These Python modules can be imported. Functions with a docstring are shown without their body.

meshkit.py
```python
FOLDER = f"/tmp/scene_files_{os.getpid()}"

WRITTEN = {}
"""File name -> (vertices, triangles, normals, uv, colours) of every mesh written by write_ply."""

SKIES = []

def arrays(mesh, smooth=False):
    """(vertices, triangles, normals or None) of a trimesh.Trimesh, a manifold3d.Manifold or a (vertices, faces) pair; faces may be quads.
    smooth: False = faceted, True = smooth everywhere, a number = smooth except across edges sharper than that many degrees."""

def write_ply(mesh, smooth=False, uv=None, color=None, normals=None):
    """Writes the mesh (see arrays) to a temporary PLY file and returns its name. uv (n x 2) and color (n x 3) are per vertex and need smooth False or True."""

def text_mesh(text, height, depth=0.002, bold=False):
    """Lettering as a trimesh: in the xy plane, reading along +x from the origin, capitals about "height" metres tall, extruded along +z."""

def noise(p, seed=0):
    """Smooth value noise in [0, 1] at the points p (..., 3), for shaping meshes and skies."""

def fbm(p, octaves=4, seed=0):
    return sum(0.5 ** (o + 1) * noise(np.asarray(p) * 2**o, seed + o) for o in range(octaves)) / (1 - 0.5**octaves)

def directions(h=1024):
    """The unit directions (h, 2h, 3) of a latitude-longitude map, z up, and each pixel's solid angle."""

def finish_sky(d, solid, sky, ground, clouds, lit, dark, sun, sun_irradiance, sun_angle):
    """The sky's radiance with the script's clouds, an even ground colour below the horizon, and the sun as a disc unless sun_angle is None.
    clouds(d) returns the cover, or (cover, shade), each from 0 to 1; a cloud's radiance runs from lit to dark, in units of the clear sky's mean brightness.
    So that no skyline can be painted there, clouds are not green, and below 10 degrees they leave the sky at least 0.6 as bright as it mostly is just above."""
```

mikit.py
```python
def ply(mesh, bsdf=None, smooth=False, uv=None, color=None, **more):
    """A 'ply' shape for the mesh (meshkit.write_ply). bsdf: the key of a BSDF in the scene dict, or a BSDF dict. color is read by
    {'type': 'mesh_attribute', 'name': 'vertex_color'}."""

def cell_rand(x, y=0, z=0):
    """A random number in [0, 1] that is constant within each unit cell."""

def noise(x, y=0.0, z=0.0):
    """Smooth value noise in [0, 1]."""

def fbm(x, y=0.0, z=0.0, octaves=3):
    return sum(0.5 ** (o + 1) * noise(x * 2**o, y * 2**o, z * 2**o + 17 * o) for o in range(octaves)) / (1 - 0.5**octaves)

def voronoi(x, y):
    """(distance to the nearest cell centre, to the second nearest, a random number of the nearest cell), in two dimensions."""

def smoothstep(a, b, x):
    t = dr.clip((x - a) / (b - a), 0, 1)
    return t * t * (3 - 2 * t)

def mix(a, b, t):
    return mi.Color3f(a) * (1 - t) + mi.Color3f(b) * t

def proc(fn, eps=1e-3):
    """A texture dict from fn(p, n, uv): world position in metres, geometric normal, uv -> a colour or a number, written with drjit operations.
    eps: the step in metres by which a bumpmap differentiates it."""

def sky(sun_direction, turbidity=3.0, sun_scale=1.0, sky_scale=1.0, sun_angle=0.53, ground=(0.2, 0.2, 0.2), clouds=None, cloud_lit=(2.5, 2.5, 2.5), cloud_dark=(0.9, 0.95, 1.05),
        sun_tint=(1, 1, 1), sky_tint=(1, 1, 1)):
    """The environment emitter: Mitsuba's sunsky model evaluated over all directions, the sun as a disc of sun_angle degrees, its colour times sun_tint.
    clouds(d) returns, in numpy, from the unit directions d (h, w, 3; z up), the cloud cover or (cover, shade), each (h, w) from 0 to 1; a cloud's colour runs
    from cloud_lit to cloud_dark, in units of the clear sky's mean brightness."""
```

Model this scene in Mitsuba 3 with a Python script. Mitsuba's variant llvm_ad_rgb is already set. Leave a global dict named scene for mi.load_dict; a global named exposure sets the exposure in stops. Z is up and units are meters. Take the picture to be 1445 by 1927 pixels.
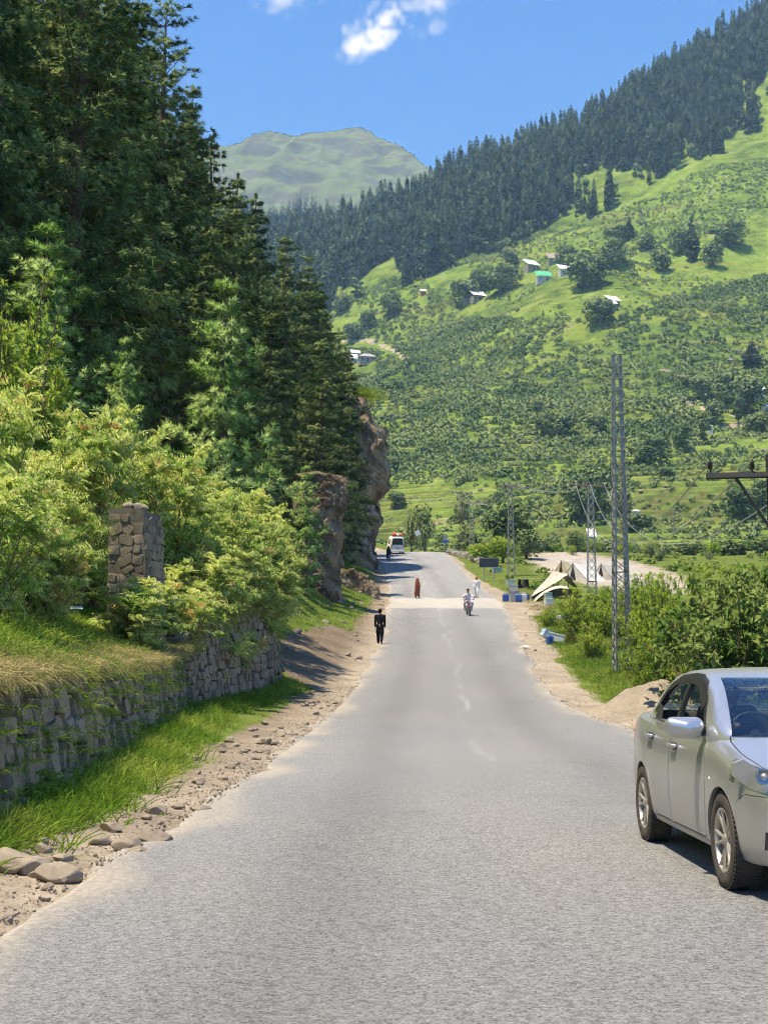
import math
import numpy as np
import trimesh
import manifold3d as m3
import drjit as dr
import mitsuba as mi
import mikit, meshkit
from scipy.interpolate import PchipInterpolator, RBFInterpolator

T = mi.ScalarTransform4f
scene, labels = {}, {}

# ------------------------------------------------------------------ camera, light, exposure
FPX, PITCH, EYE = 2670.0, math.radians(6.2), 1.5
scene['camera'] = {
    'type': 'perspective', 'fov': math.degrees(2 * math.atan(722.5 / FPX)), 'fov_axis': 'x',
    'to_world': T().look_at(origin=[0, 0, EYE], target=[0, math.cos(PITCH), EYE + math.sin(PITCH)], up=[0, 0, 1]),
    'near_clip': 0.05, 'far_clip': 20000.0, 'medium': {'type': 'ref', 'id': 'air'}}
exposure = 2.42
SUN = (-0.27, -0.13, 0.95)


def cloud_cover(d):
    az = np.degrees(np.arctan2(d[..., 0], d[..., 1]))
    el = np.degrees(np.arcsin(np.clip(d[..., 2], -1, 1)))
    n = meshkit.fbm(np.stack([az * 0.9, el * 1.3, el * 0], -1), 5, 3)
    n2 = meshkit.fbm(np.stack([az * 2.4 + 9, el * 3.2, el * 0], -1), 4, 8)
    n3 = meshkit.fbm(np.stack([az * 6.5 + 3, el * 8, el * 0], -1), 3, 5)
    c = np.zeros(az.shape)
    for ax, ey, rx, ry, tilt, k in ((-0.5, 24.8, 1.9, 0.80, 0.35, 1.0), (0.15, 25.3, 1.2, 0.75, 0.6, 1.0), (0.95, 25.7, 0.9, 0.5, 0.75, 0.8), (1.7, 26.4, 0.9, 0.7, 0.9, 0.7),
                                    (2.4, 26.9, 1.0, 0.5, 0.6, 0.7), (-3.9, 26.4, 1.4, 0.55, 0.1, 0.85), (1.9, 24.9, 0.7, 0.25, 0.1, 0.5),
                                    (-2.3, 24.4, 0.8, 0.2, 0.2, 0.25), (-14, 40, 5, 2.5, 0.1, 1), (25, 46, 7, 3, 0.1, 1), (70, 38, 7, 3, 0.1, 1),
                                    (-80, 44, 8, 3, 0.1, 1), (150, 40, 8, 3, 0, 1), (-150, 35, 9, 3, 0, 1)):
        dx, dy = (az - ax) * np.cos(np.radians(el)), el - ey
        u, v = (dx * math.cos(tilt) + dy * math.sin(tilt)) / rx, (-dx * math.sin(tilt) + dy * math.cos(tilt)) / ry
        r = np.sqrt(u * u + v * v)
        q = (1.0 - r) * k + (n - 0.5) * 2.2 + (n2 - 0.5) * 1.5 + (n3 - 0.5) * 0.7
        c = np.maximum(c, np.clip(q * 0.95, 0, 1) ** 1.2 * np.clip(2.4 - r, 0, 1) * k)
    shade = np.clip((n2 - 0.42) * 1.5, 0, 0.6)
    return c, shade


scene['sky_light'] = mikit.sky(SUN, turbidity=2.5, sky_scale=0.76, clouds=cloud_cover, cloud_lit=(3.2, 3.2, 3.2), cloud_dark=(2.1, 2.2, 2.4),
                               sun_tint=(0.95, 1.0, 1.03), sky_tint=(0.44, 0.90, 1.66), ground=(0.12, 0.15, 0.07))
# the air of the valley
scene['air'] = {'type': 'homogeneous', 'albedo': {'type': 'rgb', 'value': [0.95, 0.96, 0.97]},
                'sigma_t': {'type': 'rgb', 'value': [0.000052, 0.000082, 0.000140]}}
scene['haze'] = {'type': 'cube', 'to_world': T().translate([0, 1900, 755]).scale([3600, 3700, 775]),
                 'bsdf': {'type': 'null'}, 'interior': {'type': 'ref', 'id': 'air'}}
labels['haze'] = {'label': 'thin blue air filling the valley towards the far mountain', 'category': 'haze', 'kind': 'stuff'}

# ------------------------------------------------------------------ helpers
RNG = np.random.default_rng(7)


def P(u, v, D):
    """The point that lies D metres ahead of the standpoint along the sight line through a pixel of the 1445 x 1927 photograph (a survey of the place)."""
    xc, yc = (u - 722.5) / FPX, (963.5 - v) / FPX
    d = np.array([xc, math.cos(PITCH) - yc * math.sin(PITCH), math.sin(PITCH) + yc * math.cos(PITCH)])
    return np.array([0, 0, EYE]) + d * (D / d[1])


def numbered(key):
    if key not in scene and key not in labels and not any(k.startswith(key + '__') for k in scene):
        return key
    i = COUNT.get(key, 0)
    while True:
        i += 1
        k = f'{key}_{i:03d}'
        if k not in scene and k not in labels:
            COUNT[key] = i
            return k


COUNT = {}
USED = set()


def fresh(key):
    """key, or key_001 ... when taken"""
    if key not in USED:
        USED.add(key)
        return key
    i = COUNT.get(key, 0) + 1
    while f'{key}_{i:03d}' in USED:
        i += 1
    COUNT[key] = i
    k = f'{key}_{i:03d}'
    USED.add(k)
    return k


def thing(name, label, cat=None, group=None, kind=None):
    k = fresh(name)
    labels[k] = {'label': label}
    if cat: labels[k]['category'] = cat
    if group: labels[k]['group'] = group
    if kind: labels[k]['kind'] = kind
    return k


def obj(name, mesh, mat, parent=None, smooth=False, **kw):
    k = fresh((parent + '__' if parent else '') + name)
    scene[k] = mikit.ply(mesh, mat, smooth=smooth, **kw)
    return k


def piece(name, shape, parent=None, M=None):
    """one more entry of a finished shape dict"""
    k = fresh((parent + '__' if parent else '') + name)
    scene[k] = dict(shape) if M is None else {**shape, 'to_world': M}
    return k


def solo(name, mesh, mat, label, cat=None, group=None, kind=None, smooth=False, **kw):
    k = thing(name, label, cat, group, kind)
    scene[k] = mikit.ply(mesh, mat, smooth=smooth, **kw)
    return k


class MB:
    """collects vertices and triangles"""

    def __init__(self):
        self.v, self.f, self.n = [], [], 0

    def add(self, v, f):
        v, f = np.asarray(v, float), np.asarray(f, int)
        if f.shape[1] == 4:
            f = np.vstack([f[:, [0, 1, 2]], f[:, [0, 2, 3]]])
        self.v.append(v); self.f.append(f + self.n); self.n += len(v)
        return self

    def mesh(self):
        return np.vstack(self.v), np.vstack(self.f)

    def box(self, c, s, R=None):
        v = np.array([[x, y, z] for x in (-.5, .5) for y in (-.5, .5) for z in (-.5, .5)]) * np.asarray(s)
        if R is not None: v = v @ np.asarray(R).T
        return self.add(v + np.asarray(c), BOXF)

    def tube(self, pts, r, sides=6, cap=True):
        v, f = tube(pts, r, sides)
        self.add(v, f)
        if cap:
            k = len(np.asarray(pts))
            for e in (0, k - 1):
                idx = np.arange(sides) + e * sides
                c = np.asarray(pts)[e]
                fan = [[sides, i, (i + 1) % sides] if e else [sides, (i + 1) % sides, i] for i in range(sides)]
                self.add(np.vstack([v[idx], [c]]), fan)
        return self


BOXF = np.array([[0, 1, 3], [0, 3, 2], [4, 6, 7], [4, 7, 5], [0, 4, 5], [0, 5, 1], [2, 3, 7], [2, 7, 6], [0, 2, 6], [0, 6, 4], [1, 5, 7], [1, 7, 3]])


def rot(axis, a):
    c, s = math.cos(a), math.sin(a)
    return np.array({'x': [[1, 0, 0], [0, c, -s], [0, s, c]], 'y': [[c, 0, s], [0, 1, 0], [-s, 0, c]], 'z': [[c, -s, 0], [s, c, 0], [0, 0, 1]]}[axis])


def tube(pts, r, sides=6):
    p = np.asarray(pts, float)
    r = np.broadcast_to(np.asarray(r, float), (len(p),))
    t = np.gradient(p, axis=0)
    t /= np.linalg.norm(t, axis=1, keepdims=True) + 1e-12
    ref = np.array([0, 0, 1.0]) if abs(t[:, 2]).mean() < 0.8 else np.array([1.0, 0, 0])
    a = np.cross(t, ref); a /= np.linalg.norm(a, axis=1, keepdims=True) + 1e-12
    b = np.cross(t, a)
    th = np.arange(sides) * 2 * math.pi / sides
    v = p[:, None] + r[:, None, None] * (np.cos(th)[None, :, None] * a[:, None] + np.sin(th)[None, :, None] * b[:, None])
    i, j = np.meshgrid(np.arange(len(p) - 1), np.arange(sides), indexing='ij')
    q = np.stack([i * sides + j, i * sides + (j + 1) % sides, (i + 1) * sides + (j + 1) % sides, (i + 1) * sides + j], -1).reshape(-1, 4)
    return v.reshape(-1, 3), np.vstack([q[:, [0, 2, 1]], q[:, [0, 3, 2]]])


def foliage(mesh, normals, mat):
    """leaves that carry the normals of the clump they belong to"""
    return {'type': 'ply', 'filename': meshkit.write_ply(mesh, False, normals=unit(np.asarray(normals))), 'face_normals': False, 'bsdf': {'type': 'ref', 'id': mat}}


def unit(a):
    return a / (np.linalg.norm(a, axis=-1, keepdims=True) + 1e-12)


def spread(v, f, M, off):
    """copies of a small mesh: v (n,3) under rotation-scale matrices M (k,3,3) and offsets off (k,3)"""
    V = np.einsum('kij,nj->kni', M, v) + off[:, None]
    F = f[None] + (np.arange(len(M)) * len(v))[:, None, None]
    return V.reshape(-1, 3), F.reshape(-1, 3)


def frames(dirs, rng, roll=None):
    """rotation matrices whose local y is dirs, local z roughly up (or rolled at random)"""
    y = unit(dirs)
    up = np.where(np.abs(y[:, 2:3]) > 0.95, np.array([[1.0, 0, 0]]), np.array([[0, 0, 1.0]]))
    x = unit(np.cross(y, up)); z = np.cross(x, y)
    if roll is not None:
        a = rng.uniform(-roll, roll, len(y))[:, None]
        x, z = x * np.cos(a) + z * np.sin(a), z * np.cos(a) - x * np.sin(a)
    return np.stack([x, y, z], -1)


# ------------------------------------------------------------------ materials
fbm, noise, mix, sstep, cell = mikit.fbm, mikit.noise, mikit.mix, mikit.smoothstep, mikit.cell_rand


def diffuse(name, fn_or_rgb):
    r = mikit.proc(fn_or_rgb) if callable(fn_or_rgb) else {'type': 'rgb', 'value': list(fn_or_rgb)}
    scene[name] = {'type': 'twosided', 'b': {'type': 'diffuse', 'reflectance': r}}


def princ(name, fn_or_rgb, rough=0.5, metal=0.0, **kw):
    r = mikit.proc(fn_or_rgb) if callable(fn_or_rgb) else {'type': 'rgb', 'value': list(fn_or_rgb)}
    rr = mikit.proc(rough) if callable(rough) else rough
    scene[name] = {'type': 'twosided', 'b': {'type': 'principled', 'base_color': r, 'roughness': rr, 'metallic': metal, **kw}}


def leafmat(name, fn, trans=0.9, rough=0.55):
    r = mikit.proc(fn) if callable(fn) else {'type': 'rgb', 'value': list(fn)}
    scene[name] = {'type': 'principledthin', 'base_color': r, 'roughness': rough, 'diff_trans': trans, 'eta': 1.3}


def road_color(p, n, uv):
    # uv.x: metres from the nearer edge of the asphalt, uv.y: metres across from the left edge
    e = uv.x + (fbm(p.x * 1.3, p.y * 0.5, 0, 3) - 0.5) * 0.9
    big = fbm(p.x * 0.55, p.y * 0.13, 3, 4)
    fine = cell(p.x * 85, p.y * 85)
    mid = noise(p.x * 38, p.y * 38)
    g = 0.144 + 0.03 * (big - 0.5) + 0.095 * (fine - 0.5) + 0.07 * (mid - 0.5)
    spot = sstep(0.70, 0.80, fbm(p.x * 1.9, p.y * 1.1, 6, 4))
    g = g * (1 - 0.10 * spot)
    wob = (noise(p.x * 1.3, p.y * 1.3, 2) - 0.5) * 1.4 + (noise(p.x * 6, p.y * 6, 3) - 0.5) * 0.25
    crack = dr.exp(-dr.square((dr.abs(uv.y - 5.6 + wob) - 0.0) / 0.018)) * sstep(0.45, 0.6, noise(p.y * 0.35, 7)) + dr.exp(-dr.square((p.y - 88 + wob * 0.5) / 0.10)) * sstep(1.8, 2.2, uv.y) * sstep(4.2, 3.8, uv.y)
    g = g * (1 - 0.55 * dr.clip(crack, 0, 1))
    trk = dr.exp(-dr.square((uv.y - 1.7) / 0.5)) + dr.exp(-dr.square((uv.y - 4.9) / 0.5))
    g = g * (1.04 - 0.17 * trk)
    seam = dr.exp(-dr.square((uv.y - 3.55 - (noise(p.y * 0.3, 5) - 0.5) * 0.4) / 0.07)) * sstep(14, 30, p.y) * noise(p.y * 0.7, 1)
    g = g * (1 + 0.6 * seam)
    patch = sstep(99, 101, p.y + (noise(p.x * 1.1, 3) - 0.5) * 2.0) * (1 - sstep(115, 117, p.y + (noise(p.x * 0.9, 8) - 0.5) * 2.0))
    c = mi.Color3f(g * 0.975, g * 1.0, g * 1.005)
    c = mix(c, mi.Color3f(0.255, 0.245, 0.215) * (0.85 + 0.3 * big), patch * 0.8)
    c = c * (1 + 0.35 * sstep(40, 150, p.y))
    dust = (1 - sstep(-0.1, 0.6, e)) * 0.7 + 0.06 * sstep(0.5, 0.75, fbm(p.x * 0.8, p.y * 0.2, 9, 3))
    return mix(c, mi.Color3f(0.29, 0.258, 0.205) * (0.8 + 0.4 * mid), dr.clip(dust, 0, 1))


def road_bump(p, n, uv):
    return noise(p.x * 75, p.y * 75) + 0.6 * noise(p.x * 33, p.y * 33)


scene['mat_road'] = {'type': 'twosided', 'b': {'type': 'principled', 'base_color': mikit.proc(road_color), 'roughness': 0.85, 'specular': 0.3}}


def ground_color(p, n, uv):
    # uv.x: how much grass grows here, uv.y: how sandy the bare soil is
    f1, f2 = fbm(p.x * 0.9, p.y * 0.9, p.z * 0.9, 4), noise(p.x * 9, p.y * 9, p.z * 9)
    f3 = cell(p.x * 40, p.y * 40, p.z * 40)
    dirt = mix(mix(mi.Color3f(0.150, 0.115, 0.080), mi.Color3f(0.345, 0.300, 0.235), dr.clip(uv.y, 0, 1)), mi.Color3f(0.37, 0.36, 0.335), dr.clip((uv.y - 1) * 2.5, 0, 1)) * (0.50 + 0.70 * f1 + 0.3 * f2 + 0.35 * (f3 - 0.5))
    gr = mix(mi.Color3f(0.085, 0.125, 0.025), mi.Color3f(0.15, 0.19, 0.05), f1) * (0.7 + 0.6 * f2)
    return mix(dirt, gr, sstep(0.35, 0.65, uv.x + (f1 - 0.5) * 0.8 + (f2 - 0.5) * 0.3))


diffuse('mat_ground', ground_color)


def hill_color(p, n, uv):
    # grassy mountainside: yellow-green pasture, darker herbs, bare earth where steep or in patches
    f1 = fbm(p.x * 0.012, p.y * 0.012, p.z * 0.012, 4)
    f2 = fbm(p.x * 0.11, p.y * 0.11, p.z * 0.11, 4)
    f3 = noise(p.x * 0.8, p.y * 0.8, p.z * 0.8)
    c = mix(mi.Color3f(0.066, 0.115, 0.026), mi.Color3f(0.165, 0.235, 0.042), sstep(0.3, 0.7, f1 * 0.6 + f2 * 0.5))
    f4 = noise(p.x * 0.33, p.y * 0.33, p.z * 0.33)
    c = c * (0.40 + 0.55 * f2 + 0.40 * f3 + 0.30 * f4)
    terrace = noise(p.z * 0.5, p.x * 0.01, p.y * 0.01)
    c = mix(c, mi.Color3f(0.23, 0.21, 0.075), 0.5 * sstep(0.62, 0.8, terrace) * (0.4 + f2 * 0.6))
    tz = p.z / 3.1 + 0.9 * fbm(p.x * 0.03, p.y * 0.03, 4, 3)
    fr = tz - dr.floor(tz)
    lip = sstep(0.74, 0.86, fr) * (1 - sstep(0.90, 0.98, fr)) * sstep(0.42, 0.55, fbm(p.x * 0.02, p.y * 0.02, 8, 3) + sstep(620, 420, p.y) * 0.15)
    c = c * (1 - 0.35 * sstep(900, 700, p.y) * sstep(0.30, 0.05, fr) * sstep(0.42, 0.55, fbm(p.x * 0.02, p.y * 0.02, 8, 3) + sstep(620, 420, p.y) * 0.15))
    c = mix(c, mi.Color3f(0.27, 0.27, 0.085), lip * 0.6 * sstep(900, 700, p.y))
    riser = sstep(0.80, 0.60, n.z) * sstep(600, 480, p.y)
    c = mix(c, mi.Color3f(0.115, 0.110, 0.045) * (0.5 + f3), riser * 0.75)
    bare = sstep(0.60, 0.78, f2 + 0.35 * (uv.x) - 0.08)
    return mix(c, mi.Color3f(0.25, 0.215, 0.155) * (0.6 + 0.7 * f3), bare)


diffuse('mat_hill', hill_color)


def forest_floor(p, n, uv):
    f2 = fbm(p.x * 0.05, p.y * 0.05, p.z * 0.05, 3)
    return mix(mi.Color3f(0.05, 0.07, 0.025), mi.Color3f(0.12, 0.15, 0.04), sstep(0.4, 0.7, f2))


def far_color(p, n, uv):
    f1 = fbm(p.x * 0.0045, p.y * 0.0035, p.z * 0.006, 5)
    f2 = fbm(p.x * 0.025 + p.z * 0.02, p.y * 0.02, p.z * 0.03, 4)
    c = mix(mi.Color3f(0.10, 0.14, 0.065), mi.Color3f(0.175, 0.205, 0.095), f1) * (0.75 + 0.5 * f2)
    steep = 1 - n.z
    rock = 0.75 * sstep(0.45, 0.75, f2 * 0.7 + steep * 1.5 - 0.40 + (f1 - 0.5) * 0.5)
    return mix(c, mi.Color3f(0.12, 0.115, 0.095) * (0.6 + 0.8 * f2), rock)


diffuse('mat_far', far_color)

# ------------------------------------------------------------------ the lie of the land
_ZR = PchipInterpolator([-30, 0, 20, 30, 36, 42, 48, 60, 68, 91, 116, 150, 186, 196, 212, 260, 350, 420],
                        [-0.2, 0, 0.02, 0.08, 0.2, 0.45, 0.78, 1.75, 2.48, 4.7, 7.0, 11.3, 16.1, 17.2, 17.9, 20.0, 26.5, 34])
_L = PchipInterpolator([-30, 8.5, 18, 27, 42, 60, 68, 91, 116, 140, 178, 190, 202, 216, 235, 260], [-2.35, -2.24, -1.9, -1.78, -1.3, -0.55, -0.32, 0.0, 0.5, 0.25, -0.95, -1.9, -4.2, -9, -18, -34])
_R = PchipInterpolator([-30, 8, 24, 31, 36, 43, 50, 68, 91, 116, 147, 184, 198, 214, 235, 260], [5.2, 5.2, 5.3, 5.45, 5.4, 5.3, 5.6, 6.7, 8.0, 9.2, 8.8, 8.3, 7.0, 3.0, -7, -22])
_XW = PchipInterpolator([-30, 0, 13, 31.5, 33.5, 36, 46.5, 50], [-3.2, -3.3, -3.5, -4.55, -4.6, -4.4, -3.4, -3.3])
_ZT = PchipInterpolator([-30, 0, 13, 20, 31, 34.5, 36, 46.5, 50], [1.15, 1.25, 1.40, 1.52, 1.70, 2.2, 2.7, 3.25, 3.3])


def ridge_table():
    rows = [  # u, v, distance ahead
        (680, 1052, 345), (800, 1050, 345), (950, 1052, 340), (1100, 1055, 335), (1250, 1055, 330), (1445, 1050, 320), (1600, 1040, 300),
        (730, 950, 450), (730, 860, 580), (720, 760, 760), (690, 675, 930), (640, 625, 1040), (800, 640, 960), (900, 575, 930),
        (1000, 940, 440), (1000, 850, 540), (1000, 750, 660), (1000, 640, 800), (1050, 525, 920), (1150, 590, 830),
        (1250, 960, 410), (1300, 880, 470), (1250, 740, 680), (1250, 620, 800), (1300, 470, 990), (1390, 745, 640), (1445, 960, 400), (1445, 830, 520),
        (1415, 520, 900), (1445, 640, 760), (1445, 400, 1020), (1445, 225, 1230), (1300, 330, 1150), (1150, 420, 1100), (1000, 440, 1130), (900, 470, 1130),
        (800, 510, 1130), (720, 500, 1160), (640, 545, 1190), (600, 600, 1120), (560, 560, 1230), (500, 620, 1150),
        (1560, 0, 1560), (1445, 60, 1520), (1250, 165, 1480), (1100, 260, 1430), (960, 335, 1390), (860, 375, 1350), (790, 395, 1340), (700, 425, 1350), (640, 450, 1350), (570, 480, 1350), (480, 500, 1350), (400, 520, 1350),
        (1750, -60, 1600), (1750, 500, 900), (1750, 800, 560), (1750, 1000, 350), (300, 800, 900), (400, 1000, 500), (300, 1020, 420)]
    pts = [P(*r) for r in rows]
    back = [P(*r) * [1.2, 1.2, 1] + [0, 0, -120] for r in rows if 1330 < r[2] < 1600] + [P(*r) * [1.45, 1.45, 1] + [0, 0, -330] for r in rows if 1330 < r[2] < 1600]
    extra = [(-60, 300, 60), (-150, 250, 130), (-150, 450, 150), (-400, 300, 330), (-400, 900, 330), (60, 240, 18), (120, 200, 20), (120, 260, 24), (10, 240, 19.2), (-20, 260, 28), (300, 150, 60), (500, 300, 170)]
    return np.vstack([pts, back, extra])


_RT = ridge_table()
_RBF = RBFInterpolator(_RT[:, :2] / 100, _RT[:, 2], kernel='thin_plate_spline', smoothing=0.3)


def H_far(x, y):
    q = np.stack([x, y], -1).reshape(-1, 2) / 100
    z = np.concatenate([_RBF(q[i:i + 20000]) for i in range(0, len(q), 20000)]).reshape(x.shape)
    p = np.stack([x, y, x * 0], -1)
    a = np.clip((y - 260) / 300, 0, 1)
    z = z + a * 26 * (meshkit.fbm(p / 140, 4, 1) - 0.5) + np.clip((y - 300) / 500, 0, 1) * 14 * (meshkit.fbm(p / 45, 3, 5) - 0.5)
    # low terrace walls follow the contours
    step = 3.4
    zz = z + 1.6 * (meshkit.fbm(p / 25, 2, 9) - 0.5)
    fr = zz / step - np.floor(zz / step)
    ter = (np.clip((fr - 0.72) / 0.28, 0, 1) - fr) * step
    w = np.clip(meshkit.fbm(p / 70, 2, 12) * 3 - 0.8 + np.clip((560 - y) / 200, 0, 0.8), 0, 1) * np.clip((y - 270) / 60, 0, 1) * np.clip((1150 - y) / 200, 0, 1)
    return z + ter * w * 0.92


def H_near(x, y, rough=True):
    zr, L, R, xw, zt = _ZR(y), _L(np.minimum(y, 255)), _R(np.minimum(y, 255)), _XW(np.clip(y, -30, 50)), _ZT(np.clip(y, -30, 50))
    p = np.stack([x, y, x * 0], -1)
    n1 = (meshkit.fbm(p / 1.7, 4, 2) - 0.5) if rough else 0 * x
    n2 = (meshkit.fbm(p / 7.0, 3, 4) - 0.5) if rough else 0 * x
    # left: verge, foot of the wall, the step of the wall, the bank above
    dl = np.maximum(L - x, 0)
    verge = zr + 0.10 * np.clip(dl / 1.2, 0, 1) + 0.14 * np.clip(dl - 1.2, 0, 2) + np.clip(dl / 1.0, 0, 1) * 0.10 * n1
    db = np.maximum(xw - 0.22 - x, 0)
    rise = 0.40 * np.minimum(db, 4) + 0.80 * np.clip(db - 4, 0, 30) + 1.0 * np.clip(db - 34, 0, 200)
    bank = zt - 0.06 + rise + 0.25 * n1 + 0.8 * n2 * np.clip(db / 3, 0, 1)
    st = np.clip((xw - 0.08 - x) / 0.14, 0, 1)
    walled = verge * (1 - st) + bank * st
    s1 = np.maximum(dl - 0.9, 0)
    open_ = zr + 0.10 * np.clip(dl / 0.9, 0, 1) + 0.34 * np.minimum(s1, 2.6) + 0.72 * np.clip(s1 - 2.6, 0, 4) + 0.9 * np.clip(s1 - 6.6, 0, 40) + 0.95 * np.clip(s1 - 46, 0, 300)
    open_ = open_ + (0.22 * n1 + 0.7 * n2) * np.clip(dl / 2.0, 0, 1)
    w = np.clip((y - 46.6) / 1.6, 0, 1); w = w * w * (3 - 2 * w)
    left = walled * (1 - w) + open_ * w
    # right: sandy verge, then rough ground that keeps the height of the road
    dr_ = np.maximum(x - R, 0)
    right = zr - 0.05 * np.clip(dr_, 0, 1) + 0.12 * n1 * np.clip(dr_, 0, 1) + 0.7 * n2 * np.clip(dr_ / 5, 0, 1) + 0.10 * np.clip(dr_ - 1.5, 0, 2) - 0.02 * np.clip(dr_ - 6, 0, 60)
    m = np.exp(-(((x - 6.85) / 1.1) ** 2 + ((y - 36.5) / 2.6) ** 2))
    n3 = (meshkit.fbm(p / 0.7, 3, 14) - 0.5) if rough else 0 * x
    right = right + 0.74 * m * (1 + 1.2 * n1 + 1.0 * n3) + 0.35 * np.exp(-(((x - 8.1) / 1.5) ** 2 + ((y - 49) / 2.5) ** 2))
    z = np.where(x < L, left, np.where(x > R, right, zr))
    inside = np.minimum(x - L, R - x)
    return np.where(inside > 0.22, z - 0.12, z - 0.02)


def H(x, y):
    x, y = np.broadcast_arrays(np.asarray(x, float), np.asarray(y, float))
    t = np.clip((y - 205) / 60, 0, 1); t = t * t * (3 - 2 * t)
    out = np.where(t < 1, H_near(x, np.minimum(y, 300)), 0)
    if (t > 0).any():
        out = out * (1 - t) + t * H_far(x, y)
    return out


def h(x, y):
    return float(H(np.array([x]), np.array([y]))[0])


def grid(xs, ys, fn, keep=None):
    X, Y = np.meshgrid(xs, ys)
    Z = fn(X, Y)
    v = np.stack([X, Y, Z], -1).reshape(-1, 3)
    i, j = np.meshgrid(np.arange(len(ys) - 1), np.arange(len(xs) - 1), indexing='ij')
    k = i * len(xs) + j
    q = np.stack([k, k + 1, k + len(xs) + 1, k + len(xs)], -1).reshape(-1, 4)
    if keep is not None:
        c = v[q].mean(1)
        q = q[keep(c)]
    return v, q


def steps(*spec):
    out = [spec[0][0]]
    for a, b, s in spec:
        out += list(np.linspace(a, b, max(2, int(round((b - a) / s)) + 1))[1:])
    return np.array(out)


NX0, NX1, NY0, NY1 = -70.0, 110.0, -14.0, 250.0
xs = steps((NX0, -30, 3), (-30, -10, 0.8), (-10, -6, 0.35), (-6, -2.6, 0.14), (-2.6, 10, 0.3), (10, 30, 0.9), (30, NX1, 4))
ys = steps((NY0, 0, 1.5), (0, 55, 0.28), (55, 125, 0.6), (125, NY1, 1.2))
v, q = grid(xs, ys, H)
dl, drr = _L(np.minimum(v[:, 1], 255)) - v[:, 0], v[:, 0] - _R(np.minimum(v[:, 1], 255))
nz = meshkit.fbm(v * [0.45, 0.45, 0], 3, 21) - 0.5
grassy = np.where(dl > 0, np.clip((dl - np.where(v[:, 1] < 47, 1.25, np.interp(v[:, 1], [47, 52, 66, 74, 90], [1.6, 4.2, 3.0, 1.6, 1.4]))) / 0.5 + 0.5 + nz * 1.2, 0, 1),
                  np.clip((drr - np.interp(v[:, 1], [0, 30, 40, 60, 90, 105, 120, 140], [1.1, 1.1, 1.5, 1.3, 1.8, 3.4, 1.6, 0.6])) / 0.8 + 0.5 + nz * 1.5, 0, 1))
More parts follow.
